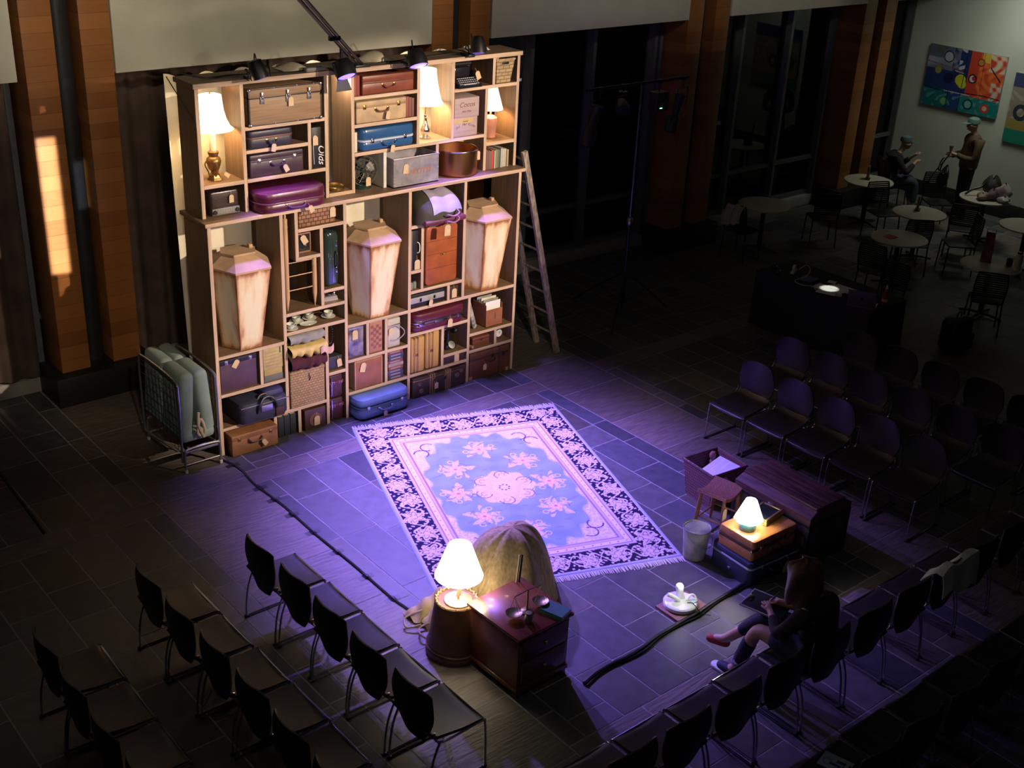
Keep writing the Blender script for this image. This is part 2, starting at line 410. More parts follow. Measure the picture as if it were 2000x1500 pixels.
for z, x0, x1 in ((1.06, .037, .755), (.65, .037, .755), (.28, .037, 1.235), (1.14, .792, 1.475), (1.345, .792, 1.475), (2.2, .957, 1.475), (1.91, .92, 1.2), (1.51, 1.237, 1.475),
                  (.575, 1.272, 1.475), (1.06, 1.512, 2.275), (.66, 1.512, 2.275), (.28, 1.512, 2.275), (2.0, 2.312, 3.0), (1.5, 2.312, 2.44), (1.27, 2.312, 3.0), (1.06, 2.312, 3.76),
                  (.77, 2.312, 3.1), (.41, 2.772, 3.1), (.28, 2.312, 3.1), (.58, 3.137, 3.76), (.37, 3.137, 3.76)):
    H(low, z, x0, x1)
for x0, x1, z0, z1 in ((.02, .77, 0, 1.06), (.78, 1.5, 0, 2.42), (1.5, 2.29, 0, 1.06), (2.29, 3.02, 1.06, 2.42), (2.29, 3.78, 0, 1.06)):
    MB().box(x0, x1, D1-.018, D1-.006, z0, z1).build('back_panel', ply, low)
U0, U1 = .12, .5
for x, z0, z1 in ((.465, 2.44, 3.645), (1.355, 2.44, 3.645), (1.66, 2.44, 3.645), (2.45, 2.83, 3.645), (2.89, 2.83, 3.645), (3.43, 3.345, 3.645), (3.34, 2.44, 3.345), (1.165, 2.735, 3.23), (2.7, 2.44, 2.83)):
    V(up, x, z0+(g if z0 > 2.5 else .001), z1-(g if z1 < 3.6 else 0), U0+.001, U1-.02)
V(up, 2.04, 2.441, 2.812, U0+.001, U1-.02, M('whitewashed_pine', (.62, .6, .52), .6))
V(up, .02, 2.441, 3.645, U0, U1-.02, n='side_panel'); V(up, 3.765, 2.441, 3.645, U0, U1-.02, n='side_panel')
two_tone(MB().box(.0, 3.82, U0-.02, U1, 3.645, 3.69, .003, 1).build('top_board', [inX, pineX], up))
for z, x0, x1 in ((2.735, .057, .465), (3.23, .502, 1.355), (3.01, .502, 1.165), (2.735, .502, 1.355), (3.39, 1.697, 2.45), (3.115, 1.697, 2.45), (2.83, 1.697, 3.34), (3.345, 2.927, 3.765), (2.725, 3.377, 3.765), (2.46, 1.392, 1.66)):
    H(up, z, x0, x1, U0, U1-.02)
for x0, x1, z0, z1 in ((.49, 1.37, 2.45, 3.645), (1.68, 2.46, 2.84, 3.645), (1.68, 2.72, 2.45, 2.83), (2.91, 3.45, 3.36, 3.645), (3.36, 3.78, 2.45, 2.72), (.04, .48, 2.45, 2.72)):
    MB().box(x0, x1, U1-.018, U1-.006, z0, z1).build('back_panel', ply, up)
# cream muslin sheet hung behind the shelf
mus = M('cream_muslin', (.72, .67, .52), .95, 0, .06, 3.)
def msh(u, v):
    x = .0+.07*(1-v)+u*(3.5-.07*(1-v)); return (x, .64+.02*math.sin(u*60)+.012*math.sin(u*23+v*3)+(.05*(1-u*20) if u < .05 else 0), max(.008, .012+v*3.668-.05*(math.sin(u*9*PI)**2)*(v > .97)))
tag(MB().grid(msh, 90, 30, .004).build('muslin_sheet', mus), 'cream muslin sheet hanging behind the shelf unit', 'sheet')
# curtains at the glazing behind the shelf
cur = M('dark_brown_curtain', (.10, .066, .052), .95, 0, .2, 4.)
def curt(x0, x1):
    n = int((x1-x0)*26)
    return MB().grid(lambda u, v: (x0+(x1-x0)*u, 2.42+.035*math.sin(u*n), .2+v*3.3), n*4, 4, .006).build('curtain', cur)
tag(curt(.12, 2.0), 'dark brown pleated curtain beside the left pier, behind the shelf', 'curtain', 'dark curtains')
tag(curt(2.05, 3.98), 'dark brown pleated curtain behind the right half of the shelf', 'curtain', 'dark curtains')
tag(curt(-2.6, -.9), 'dark brown curtain in the window at the far left', 'curtain', 'dark curtains')
# ------------------------------------------------------------------ materials for the props
chrome = M('chrome', (.75, .75, .77), .18, 1, .03); brass = M('brass', (.62, .42, .14), .28, 1, .1, 20); nickel = M('dull_nickel', (.5, .5, .5), .35, 1, .1)
gold_trim = M('brass_trim', (.55, .4, .16), .4, .8, .1)
manila = M('manila_card', (.62, .46, .27), .8, 0, .06, 20); blackp = M('black_plastic', (.014, .014, .017), .4); blackl = M('black_leather', (.016, .015, .018), .45, 0, .2, 30, bump=.3)
white_c = M('white_ceramic', (.8, .8, .76), .2); cream = M('cream_paper', (.66, .6, .46), .85); whitep = M('white_paper', (.75, .75, .72), .85, 0, .03)
def lea(n, rgb, rough=.42, coat=.1): return M(n, rgb, rough, 0, .16, 7., bump=.25, bscale=120, coat=coat)

def ltag(par, x, y, z, ang=0., sc=1.):
    b = MB(Matrix.Translation((x, y, z)) @ Matrix.Rotation(ang, 4, 'Y'))
    b.tube([(0, .012, .02*sc), (0, 0, -.012*sc)], .0015, 5)
    w, h = .024*sc, .085*sc
    b.raw([(-w, -.002, -h), (w, -.002, -h), (w, -.002, -.024*sc), (w*.55, -.002, -.01*sc), (-w*.55, -.002, -.01*sc), (-w, -.002, -.024*sc),
           (-w, .001, -h), (w, .001, -h), (w, .001, -.024*sc), (w*.55, .001, -.01*sc), (-w*.55, .001, -.01*sc), (-w, .001, -.024*sc)],
          [(0, 1, 2, 3, 4, 5), (11, 10, 9, 8, 7, 6)]+[(i, (i+1) % 6, 6+(i+1) % 6, 6+i) for i in range(6)])
    return b.build('luggage_tag', manila, par, smooth=False)
def handle_front(par, w, z, m, out=.035, r=.009, y=0., name='handle', dz=-.02):
    p = [(-w/2, y+.004, z), (-w/2+.01, y-out*.7, z+dz*.4), (-w/4, y-out, z+dz), (w/4, y-out, z+dz), (w/2-.01, y-out*.7, z+dz*.4), (w/2, y+.004, z)]
    return MB().tube(spline(p, 5), r, 8).build(name, m, par)
def latch(par, x, z, m, y=0., w=.035, h=.045):
    b = MB().box(x-w/2, x+w/2, y-.006, y+.002, z-h*.6, z+h*.4, .003).box(x-w*.28, x+w*.28, y-.013, y-.004, z-h*.3, z+h*.12, .003); return b.build('latch', m, par)
def suitcase(label, loc, w, d, h, body, trim=None, metal=brass, r=.035, split=.6, hw=.13, lat=.3, tagx=None, rz=0., hm=None, bev=.012, cat='suitcase', group=None, corners=None, stripes=None, lid_m=None, taga=.2):
    o = T('suitcase', label, cat, loc, rz, group); zs = h*split
    MB().rplan(-w/2, w/2, 0, d, 0, zs-.003, r, bev).build('body', body, o)
    MB().rplan(-w/2, w/2, 0, d, zs+.003, h, r, bev).build('lid', lid_m or body, o)
    MB().rplan(-w/2-.003, w/2+.003, -.003, d+.003, zs-.009, zs+.009, r+.003, .003).build('trim', trim or metal, o)
    if hw:
        hz = zs-.03 if h > .16 else zs-.012
        handle_front(o, hw, hz, hm or body)
        for s in (-1, 1): MB().box(s*hw/2-.014, s*hw/2+.014, -.006, .002, hz-.014, hz+.014, .003).build('handle_mount', metal, o)
    if lat:
        for s in (-1, 1): latch(o, s*lat*w, zs+.004, metal)
    if corners:
        for s in (-1, 1):
            for z0, z1 in ((-.001, .045), (h-.045, h+.001)):
                MB().rplan(s*w/2-.03 if s > 0 else -w/2-.003, w/2+.003 if s > 0 else -w/2+.03, -.003, .035, z0, z1, .02, .006).build('corner_guard', corners, o)
    if stripes:
        for x in stripes[1]:
            MB().rplan(x-.009, x+.009, -.004, d+.004, -.002, h+.003, .004, .003).build('stripe_band', stripes[0], o)
    if tagx is not None: ltag(o, tagx, -.04, (zs-.05 if hw else zs), taga)
    return o
def book(name_label, x0, x1, y0, y1, z0, z1, cov, group, spine='front', cat='book'):
    """book standing (spine to the front) or lying (spine to the front, pages at the sides)"""
    o = T('book', name_label, cat, ((x0+x1)/2, y0, z0), 0, group); w, d, h = x1-x0, y1-y0, z1-z0; c = .003
    if spine == 'front':
        MB().box(-w/2, w/2, 0, .004, 0, h, .002).box(-w/2, -w/2+c, .004, d, 0, h).box(w/2-c, w/2, .004, d, 0, h).build('cover', cov, o)
        MB().box(-w/2+c, w/2-c, .004, d-.006, .004, h-.004).build('pages', cream, o)
    else:
        MB().box(-w/2, w/2, 0, .004, 0, h, .002).box(-w/2, w/2, .004, d, 0, c).box(-w/2, w/2, .004, d, h-c, h).build('cover', cov, o)
        MB().box(-w/2+.005, w/2-.005, .004, d-.006, c, h-c).build('pages', cream, o)
    return o
TL = .459-.44 # small lift helper
Z0 = 2.44
# ================================================================== upper unit, left column
yb = .13
def shade(par, prof, m, z=0, c=(0, 0)):
    return MB().lathe([(r, q) for r, q in prof]+[(r-.003, q) for r, q in reversed(prof)], (c[0], c[1], z), 40, closed=True).build('lamp_shade', m, par)
warm = (1., .80, .50)
sh_warm = shade_mat('warm_glowing_shade', (1., .83, .58), 2.6); sh_hot = shade_mat('bright_glowing_shade', (1., .9, .72), 5.5); sh_soft = shade_mat('amber_glowing_shade', (1., .82, .55), 2.2)
# lamp with bell shade on a bronze urn
o = T('table_lamp', 'lit table lamp with white bell shade on a bronze urn base, upper left cell', 'lamp', (.25, .29, 2.754))
shade(o, [(.20, .475), (.168, .505), (.138, .57), (.118, .65), (.108, .74), (.104, .785)], sh_warm)
brz = M('bronze', (.30, .17, .06), .35, .8, .25, 14)
MB().lathe([(.03, .27), (.03, .46), (.012, .465), (.012, .54)], (0, 0, 0), 20).build('candle_column', cream, o)
MB().lathe([(.052, .045), (.03, .06), (.03, .08), (.05, .10), (.072, .17), (.062, .205), (.04, .22), (.05, .245), (.05, .262), (.03, .27)], (0, 0, 0), 24).build('urn', brz, o)
hx = [(.075*math.cos(k*PI/3), .075*math.sin(k*PI/3)) for k in range(6)]
MB().prism(hx, 0, .02, .95).prism([(x*.8, y*.8) for x, y in hx], .02, .045, .8).build('base', brz, o)
for k in range(3):
    a = k*2*PI/3+.4
    MB().tube(spline([(.066*math.cos(a), .066*math.sin(a), .17), (.082*math.cos(a), .082*math.sin(a), .13), (.055*math.cos(a), .055*math.sin(a), .07), (.05*math.cos(a), .05*math.sin(a), .035)], 5), .006, 6).build('leg', brz, o)
ltag(o, .06, -.075, .07, -.9, .8)
MB().lathe([(.006, .785), (.012, .795), (.004, .815)], (0, 0, 0), 10).build('finial', brass, o)
# radio
o = T('radio', 'dark brown bakelite radio with dial strip and two knobs below the left lamp', 'radio', (.27, yb, 2.44))
MB().rplan(-.15, .15, .02, .26, 0, .23, .03, .015).build('case', M('brown_bakelite', (.035, .02, .018), .3), o)
MB().box(-.14, .14, .0, .022, .012, .075, .004).build('dial_strip', M('grey_dial', (.22, .21, .22), .4), o)
b = MB()
for k in range(11): b.box(-.085+.016*k, -.083+.016*k, -.003, .001, .03, .06)
b.build('scale_marks', cream, o)
b = MB()
for k in range(9): b.box(-.13, .13, .014, .021, .095+.014*k, .1+.014*k, .002)
b.build('grille', M('brown_grille', (.06, .035, .03), .5), o)
for s in (-1, 1): MB().lathe([(.022, 0), (.02, .015), (.008, .016)], seg=16).build('knob', blackp, o).matrix_local = Matrix.Translation((s*.115, .002, .042)) @ Matrix.Rotation(PI/2, 4, 'X')
ltag(o, .06, .0, .2, 0, 1.)
# plank trunk with metal corners
o = T('trunk', 'wood-plank steamer trunk with nickel corners and three clasps, top row left', 'trunk', (.925, .1, 3.249))
pw = pine('trunk_planks', (.27, .17, .09), 'x')
MB().box(-.385, .385, 0, .36, 0, .255, .006).build('body', pw, o); MB().box(-.385, .385, 0, .36, .26, .345, .006).build('lid', pw, o)
b = MB()
for z0, z1 in ((0, .014), (.25, .266), (.333, .347)): b.box(-.389, .389, -.004, .02, z0, z1, .002)
for x in (-.389, .375): b.box(x, x+.014, -.004, .02, 0, .347, .002)
b.build('edge_binding', M('dark_binding', (.06, .045, .045), .4, .4), o)
for s in (-1, 1):
    for z in (.012, .335): MB().ball((s*.375, .004, z), .02, 10, 8).build('corner_guard', nickel, o)
for x in (-.25, .02, .25):
    MB().box(x-.02, x+.02, -.014, .0, .2, .27, .004).box(x-.012, x+.012, -.02, -.01, .24, .31, .004).ball((x, -.016, .265), .014, 10, 8).build('clasp', nickel, o)
b = MB()
for x in (-.12, .12, .3): b.ball((x, 0, .01), .01, 8, 6).ball((x, 0, .34), .01, 8, 6)
b.build('stud', nickel, o); ltag(o, .045, -.02, .25, 0, 1.1)
c_navy = lea('navy_leather', (.035, .03, .055)); c_plum = lea('plum_leather', (.055, .028, .045)); c_burg = M('burgundy_vinyl', (.085, .012, .028), .35, 0, .1, 5, coat=.2)
suitcase('small dark navy suitcase with a brown lid edge, under the plank trunk', (.775, .13, 3.028), .48, .3, .165, c_navy, lea('brown_edge', (.16, .06, .04)), brass, .05, .6, .1, None, .01)
suitcase('plum brown suitcase with nickel corner locks, third from the top in its column', (.83, .135, 2.753), .58, .3, .215, c_plum, c_plum, nickel, .015, .72, .15, .33, .05, taga=-.5, corners=None)
# black instrument case standing on end
o = T('instrument_case', 'narrow black instrument case standing on end with white script lettering', 'case', (1.275, .15, 2.753))
MB().box(-.055, .055, 0, .28, 0, .40, .006).build('body', blackl, o)
text_mesh('Olds', .10, whitep, 'lettering', o, (.022, -.002, .13), (PI/2, PI/2, 0), .35)
MB().tube(spline([(-.038, -.002, .24), (-.035, -.002, .15), (-.03, -.002, .04)], 6), .003, 6).build('underline', whitep, o)
MB().tube([(-.02+.022*math.cos(a), -.008, .3+.02*math.sin(a)) for a in [k*PI/7 for k in range(8)]], .004, 6).build('handle', white_c, o)
ltag(o, -.018, -.012, .33, 0, 1.2)
# burgundy rounded suitcase poking out
suitcase('burgundy rounded suitcase sticking out at the left end of the middle ledge', (.9, -.08, 2.441), .74, .5, .20, c_burg, M('burgundy_piping', (.16, .05, .08), .3, .2), brass, .13, .48, .2, None, .12, hm=M('plum_handle', (.10, .04, .09), .4), bev=.03, taga=-.45)
o = T('brass_dish', 'round brass dish lying in the narrow open bay', 'dish', (1.525, .24, 2.478)); MB().lathe([(.09, 0), (.1, .01), (.1, .035), (.094, .04), (.085, .03), (0, .028)], seg=32).build('dish', brass, o)
# ================================================================== upper unit, middle column
for k, c in enumerate(((.30, .07, .05), (.24, .05, .04))):
    book(('rust red book standing at the left end of the top shelf', 'darker red book between the rust red one and the leather suitcase')[k], 1.705+.034*k, 1.737+.034*k, .14, .36, 3.409, 3.62-.012*k, M(f'red_cloth_{k}', c, .7), 'red books on the top shelf')
suitcase('worn red-brown leather suitcase beside two red books, top shelf', (2.105, .13, 3.409), .62, .32, .185, lea('red_leather', (.20, .055, .03), .35, .2), lea('red_leather_edge', (.13, .035, .02)), brass, .015, .62, .14, .0, None, corners=None)
suitcase('tan canvas suitcase with brass locks, second shelf of the middle column', (2.02, .125, 3.134), .60, .32, .215, lea('tan_canvas', (.46, .33, .17), .6, 0), lea('tan_edge', (.3, .19, .09)), brass, .012, .74, .15, .34, .06, hm=lea('brown_handle', (.16, .07, .03)), corners=None)
for k in range(3):
    book(('brick red book right of the tan canvas suitcase', 'middle one of three brick red books beside the tan suitcase', 'brick red book against the divider by the bright lamp')[k], 2.335+.034*k, 2.366+.034*k, .15, .36, 3.134, 3.34-.01*k, M(f'brick_cloth_{k}', (.26-.03*k, .085, .06), .7), 'brick red books on the second shelf')
book('cream book squeezed beside the glossy blue suitcase', 1.705, 1.737, .14, .36, 2.849, 3.05, cream, None)
suitcase('glossy blue rounded suitcase with white piping, third shelf of the middle column', (2.1, .115, 2.849), .66, .34, .225, M('glossy_blue', (.03, .10, .24), .22, 0, .08, 4, coat=.5), M('white_piping', (.5, .55, .62), .3), chrome, .07, .45, .17, .3, .03, bev=.03)
# desk fan
grn = M('dark_green_enamel', (.015, .035, .03), .25, 0, .1)
o = T('desk_fan', 'old dark green desk fan with round wire guard in the lower cell', 'fan', (1.87, .27, 2.441))
MB().lathe([(.1, 0), (.1, .015), (.07, .035), (.025, .05), (.02, .1)], seg=28).build('base', grn, o)
b = MB()
for rr in (.15, .11, .07): b.tube([(rr*math.cos(a), -.06, .18+rr*math.sin(a)) for a in [k*2*PI/32 for k in range(32)]], .0025, 6, closed=True)
b.tube([(.15*math.cos(a), .0, .18+.15*math.sin(a)) for a in [k*2*PI/32 for k in range(32)]], .003, 6, closed=True)
for k in range(12):
    a = k*PI/6; b.tube([(.15*math.cos(a), 0, .18+.15*math.sin(a)), (.13*math.cos(a), -.06, .18+.13*math.sin(a)), (.02*math.cos(a), -.066, .18+.02*math.sin(a))], .0018, 5)
b.build('wire_guard', nickel, o)
for k in range(4):
    a = k*PI/2+.3
    def bl(u, v, a=a): 
        r = .025+u*.105; q = a+(v-.5)*1.05*(1-.35*abs(2*u-1)); return (r*math.cos(q), -.03+.025*(v-.5), .18+r*math.sin(q))
    MB().grid(bl, 6, 6, .002).build('blade', M('tarnished_blade', (.06, .055, .04), .4, .0), o)
MB().lathe([(.0, -.045), (.02, -.04), (.022, 0), (.05, .02), (.055, .09), (.03, .12), (0, .125)], seg=20).build('motor', grn, o).matrix_local = Matrix.Translation((0, 0, .18)) @ Matrix.Rotation(-PI/2, 4, 'X')
ltag(o, .03, -.08, .13, 0, 1.2)
# grey metal crate
o = T('metal_crate', 'battered grey sheet metal crate with faded orange lettering and a tag', 'crate', (2.4, .05, 2.441))
gm = M('battered_zinc', (.30, .28, .30), .5, .35, .2, 9, bump=.4); q = .01
b = MB(); w, d, h = .285, .36, .30
b.prism([(-w, 0), (w, 0), (w, q), (-w, q)], 0, h).prism([(-w, d-q), (w, d-q), (w, d), (-w, d)], 0, h).prism([(-w, q), (-w+q, q), (-w+q, d-q), (-w, d-q)], 0, h).prism([(w-q, q), (w, q), (w, d-q), (w-q, d-q)], 0, h).box(-w, w, 0, d, 0, .01)
b.build('box', gm, o)
b = MB()
for x in (-w+.008, w-.008):
    for k in range(9): b.ball((x, -.002, .02+k*.033), .006, 6, 5)
b.build('rivet', nickel, o)
MB().box(-w-.004, w+.004, -.006, .006, h-.01, h+.004, .002).build('rim', M('light_zinc', (.45, .42, .43), .4, .6), o)
text_mesh('KAROTTE', .085, M('faded_orange', (.42, .17, .09), .8), 'lettering', o, (.03, -.002, .115), sx=.9)
ltag(o, -.13, -.006, .25, .1, 1.3)
# copper pot
cop = M('copper', (.52, .26, .10), .33, 1, .12, 3)
o = T('copper_pot', 'large round copper pot with pale rim standing on the middle ledge', 'pot', (3.045, .235, 2.441))
MB().lathe([(.215, .0), (.232, .012), (.236, .03), (.24, .27), (.232, .27), (.226, .03), (.2, .012), (0, .01)], seg=48).build('body', cop, o)
MB().tube([(.24*math.cos(a), .24*math.sin(a), .272) for a in [k*2*PI/48 for k in range(48)]], .006, 8, closed=True).build('rim', chrome, o)
ltag(o, .2, -.135, .25, 0, 1.3)
# ================================================================== upper unit, right columns
o = T('table_lamp', 'brightest table lamp with white bell shade on a silver gourd base', 'lamp', (2.67, .28, 2.849))
shade(o, [(.185, .37), (.165, .4), (.145, .48), (.125, .58), (.112, .68), (.11, .72)], sh_hot)
MB().lathe([(.055, 0), (.058, .012), (.03, .025), (.055, .07), (.058, .1), (.03, .15), (.018, .2), (.02, .215)], seg=24).build('base', chrome, o)
MB().cyl((0, 0, .215), (0, 0, .44), .008).build('stem', brass, o); MB().ball((.0, 0, .235), (.014, .014, .02), 10, 8).build('socket', blackp, o)
# typewriter
o = T('typewriter', 'black typewriter with rows of keys on the top shelf', 'typewriter', (3.12, .1, 3.364))
tw = M('black_enamel', (.012, .012, .018), .25, 0, .05, coat=.4)
MB().raw([(-.15, 0, 0), (.15, 0, 0), (.15, .3, 0), (-.15, .3, 0), (-.15, 0, .03), (.15, 0, .03), (.15, .3, .13), (-.15, .3, .13)], [(0, 3, 2, 1), (4, 5, 6, 7), (0, 1, 5, 4), (1, 2, 6, 5), (2, 3, 7, 6), (3, 0, 4, 7)]).build('frame', tw, o)
MB().rplan(-.115, .115, .15, .29, .08, .19, .03, .02).build('type_basket', tw, o)
MB().cyl((-.17, .25, .2), (.17, .25, .2), .022).cyl((-.19, .25, .2), (-.17, .25, .2), .015).cyl((.17, .25, .2), (.19, .25, .2), .015).build('platen', blackp, o)
key_m = M('pale_key_top', (.5, .5, .55), .4)
for r in range(4):
    b = MB()
    for k in range(10): b.lathe([(.009, 0), (.009, .006), (.006, .008)], (-.115+.0255*k+.006*r, .02+.028*r, .036+.014*r), 8)
    b.build('key_row', key_m, o)
MB().rplan(-.08, .08, .006, .018, .028, .04, .004, .003).build('space_bar', key_m, o); ltag(o, .12, .06, .16, -.4, 1.2)
# tall hamper
o = T('wicker_basket', 'tall tan woven basket with a cut handle hole, top right cell', 'basket', (3.6, .15, 3.364))
wk = wicker('tan_wicker', (.42, .30, .15), 16)
def tray(w0, w1, d0, d1, h, wall=.012):
    b = MB()
    def pl(s): return [(-w0*s[0], 0+.0)]
    A = [(-w0/2, 0), (w0/2, 0), (w0/2, d0), (-w0/2, d0)]; cx, cy = 0, d0/2
    B = [(-w1/2, cy-d1/2), (w1/2, cy-d1/2), (w1/2, cy+d1/2), (-w1/2, cy+d1/2)]
    def ins(P, k): return [(x+(k if x < 0 else -k), y+(k if y < cy else -k)) for x, y in P]
    vs = [(*p, 0) for p in A]+[(*p, h) for p in B]+[(*p, h) for p in ins(B, wall)]+[(*p, wall) for p in ins(A, wall)]
    fs = [(3, 2, 1, 0), (12, 13, 14, 15)]
    for a, c in ((0, 4), (4, 8), (8, 12)): fs += [(a+i, a+(i+1) % 4, c+(i+1) % 4, c+i) for i in range(4)]
    return b.raw(vs, fs)
tray(.19, .25, .2, .26, .25).build('weave', wk, o)
MB().tube([(-.125, -.03, .25), (.125, -.03, .25), (.125, .23, .25), (-.125, .23, .25)], .01, 8, closed=True).build('rim', wk, o)
MB().box(-.045, .045, -.034, -.02, .2, .225, .004).build('handle_hole', blackp, o)
# two pink-grey crates
crate = M('pale_pink_wood', (.42, .31, .30), .75, 0, .1, 3, (1, 10, 10)); ink = M('faded_brown_ink', (.20, .10, .09), .9)
for k, (x, z, w, h) in enumerate(((3.095, 2.849, .32, .20), (3.11, 3.0495, .325, .205))):
    o = T('wine_box', ('lower pale wooden box with arched script and a dark finger slot', 'upper pale wooden box with curly script lettering')[k], 'box', (x, .14, z), 0, 'stacked pale wooden boxes')
    MB().box(-w/2, w/2, 0, .3, 0, h, .003).build('box', crate, o)
    if k == 0:
        for i, ch in enumerate('Jul. Mel Kicke'):
            u = (i-6.5)/6.5; 
            if ch != ' ': text_mesh(ch, .042, ink, 'lettering', o, (u*.115, -.0015, .085+.028*(1-u*u)), (PI/2, u*.5, 0), .3)
        text_mesh('· · · · ·', .02, ink, 'small_lettering', o, (0, -.0015, .05)); text_mesh('· · ·', .02, ink, 'small_lettering', o, (0, -.0015, .025))
        MB().box(-.035, .035, -.002, .004, .155, .162, .002).build('slot', blackp, o)
        MB().box(-w/2+.01, w/2-.06, -.0012, .001, .14, .19).build('yellow_lit_patch', M('yellow_lit_patch', (.5, .36, .14), .8), o)  # warm lamp light on the box front, painted as a yellow patch
    else:
        text_mesh('Cocos', .075, ink, 'lettering', o, (0, -.0015, .11), sx=1.05, shear=.3); text_mesh('del Mar', .03, ink, 'small_lettering', o, (.0, -.0015, .055), shear=.2, sx=1.4)
# amber lamp with ceramic base
o = T('table_lamp', 'lit lamp with cone shade on a dusty pink ceramic base, upper right cell', 'lamp', (3.565, .3, 2.744))
shade(o, [(.135, .315), (.098, .44), (.062, .565)], sh_soft)
MB().lathe([(.05, 0), (.06, .01), (.058, .03), (.068, .09), (.078, .17), (.072, .22), (.04, .245), (.012, .25), (.012, .34)], seg=28).build('base', M('pink_ceramic', (.45, .2, .14), .4), o)
MB().tube(spline([(.02, -.04, .315), (.03, -.07, .29), (.028, -.07, .275)], 4), .003, 6).build('switch', blackp, o)
bc = [(.16, .09, .08), (.2, .11, .09), (.5, .07, .05), (.42, .38, .28), (.2, .22, .14), (.12, .14, .1), (.4, .4, .36), (.45, .45, .42), (.5, .42, .3), (.35, .3, .22)]
bl_ = ('dark brown book against the divider', 'brown book beside the red one', 'bright red book', 'cream book right of the red one', 'olive green book', 'dark green book with a pale spine label', 'grey book left of the pale pair', 'palest grey book', 'light tan book', 'tan brown book nearest the right end')
x = 3.385
for k, c in enumerate(bc):
    tk = (.045, .035, .026, .022, .03, .03, .028, .024, .028, .026)[k]
    book(bl_[k]+', row under the pink lamp', x, x+tk, .13+.004*(k % 3), .3, 2.441, 2.441+(.205, .2, .21, .2, .205, .2, .215, .205, .2, .19)[k], M(f'book_cloth_{k}', c, .7), 'books in the row under the pink lamp'); x += tk+.003
# ================================================================== lower unit: three coffin shaped lanterns
def lantern(label, x, z, sw):
    o = T('coffin_lantern', label, 'lantern', (x, 0, z), 0, 'coffin lanterns')
    m = bpy.data.materials.new('scumbled_parchment'); nt, N, L = nodes_of(m); b = N['Principled BSDF']; b.inputs['Roughness'].default_value = .6
    at = N.new('ShaderNodeAttribute'); at.attribute_name = 'edge'
    tc = N.new('ShaderNodeTexCoord'); mp = N.new('ShaderNodeMapping'); mp.inputs['Scale'].default_value = (9, 9, 1.6); mp.inputs['Location'].default_value = (x*7, 0, 0)
    L.new(tc.outputs['Object'], mp.inputs['Vector']); nz = N.new('ShaderNodeTexNoise'); nz.inputs['Scale'].default_value = 1.6; nz.inputs['Detail'].default_value = 8; L.new(mp.outputs[0], nz.inputs['Vector'])
    ad = N.new('ShaderNodeMath'); ad.operation = 'MULTIPLY_ADD'; ad.inputs[1].default_value = .55; L.new(at.outputs['Fac'], ad.inputs[0]); L.new(nz.outputs['Fac'], ad.inputs[2])
    cr = N.new('ShaderNodeValToRGB'); e = cr.color_ramp.elements; e[0].position = .50; e[0].color = (.84, .75, .50, 1); e[1].position = 1.0; e[1].color = (.34, .13, .045, 1)
    k = e.new(.74); k.color = (.76, .54, .30, 1)
    L.new(ad.outputs[0], cr.inputs[0]); L.new(cr.outputs[0], b.inputs['Base Color'])
    # hexagonal shell, narrow foot, wide shoulder
    def hexa(f, wd, yf, yb, cx=.01):
        ym = (yf+yb)/2; return [(cx-f, yf), (cx+f, yf), (cx+wd, ym), (cx+f, yb), (cx-f, yb), (cx-wd, ym)]
    A = hexa(.115, .215, .02, .42); B = hexa(.185, .30, -.10, .46)
    bm = MB(); n = 6; NV, NU = 14, 12; vs, fs, ed = [], [], []
    for s in range(6):
        p0, p1, q0, q1 = Vector(A[s]), Vector(A[(s+1) % 6]), Vector(B[s]), Vector(B[(s+1) % 6]); base = len(vs)
        for j in range(NV+1):
            v = j/NV
            for i in range(NU+1):
                u = i/NU; a = p0.lerp(p1, u); c = q0.lerp(q1, u); pt = a.lerp(c, v); vs.append((pt.x, pt.y, v*.84)); 
                ed.append(max(math.exp(-min(u, 1-u)*9), math.exp(-min(v*3, (1-v)*3)*5)))
        for j in range(NV):
            for i in range(NU): k0 = base+j*(NU+1)+i; fs.append((k0, k0+1, k0+NU+2, k0+NU+1))
    bm.raw(vs, fs); bo = bm.build('body', m, o, smooth=False, dbl=False)
    a2 = bo.data.attributes.new('edge', 'FLOAT', 'POINT')
    for i, v in enumerate(ed): a2.data[i].value = v
    MB().prism(A, -.0, .006).build('foot', m, o, smooth=False)
    C = hexa(.19, .305, -.107, .466); Dd = hexa(.10, .165, .08, .32)
    lid = M('pale_lid_wood', (.50, .33, .20), .6, 0, .15, 4)
    b = MB(); zt = .84
    vs = [(*p, zt) for p in C]+[(*p, zt+.018) for p in C]+[(*p, zt+.12) for p in Dd]
    b.raw(vs, [(5, 4, 3, 2, 1, 0), (12, 13, 14, 15, 16, 17)]+[(i, (i+1) % 6, 6+(i+1) % 6, 6+i) for i in range(6)]+[(6+i, 6+(i+1) % 6, 12+(i+1) % 6, 12+i) for i in range(6)])
    b.build('lid', lid, o, smooth=False)
    E_ = hexa(.115, .185, .06, .34); b = MB(); vs = [(*p, zt+.12) for p in E_]+[(*p, zt+.138) for p in E_]; cvs = [(*p, zt+.138) for p in hexa(.09, .15, .09, .31)]
    b.raw(vs+cvs, [(5, 4, 3, 2, 1, 0)]+[(i, (i+1) % 6, 6+(i+1) % 6, 6+i) for i in range(6)]+[(6+i, 6+(i+1) % 6, 12+(i+1) % 6, 12+i) for i in range(6)]+[(12, 13, 14, 15, 16, 17)])
    b.build('cap', lid, o, smooth=False)
    MB().box(.12, .16, .17, .22, zt+.138, zt+.175, .006).build('knob', lid, o)
    return o
lantern('parchment coloured coffin shaped lantern in the left tall bay', .39, 1.079, 1)
lantern('parchment coloured coffin shaped lantern in the middle tall bay', 1.91, 1.079, 1)
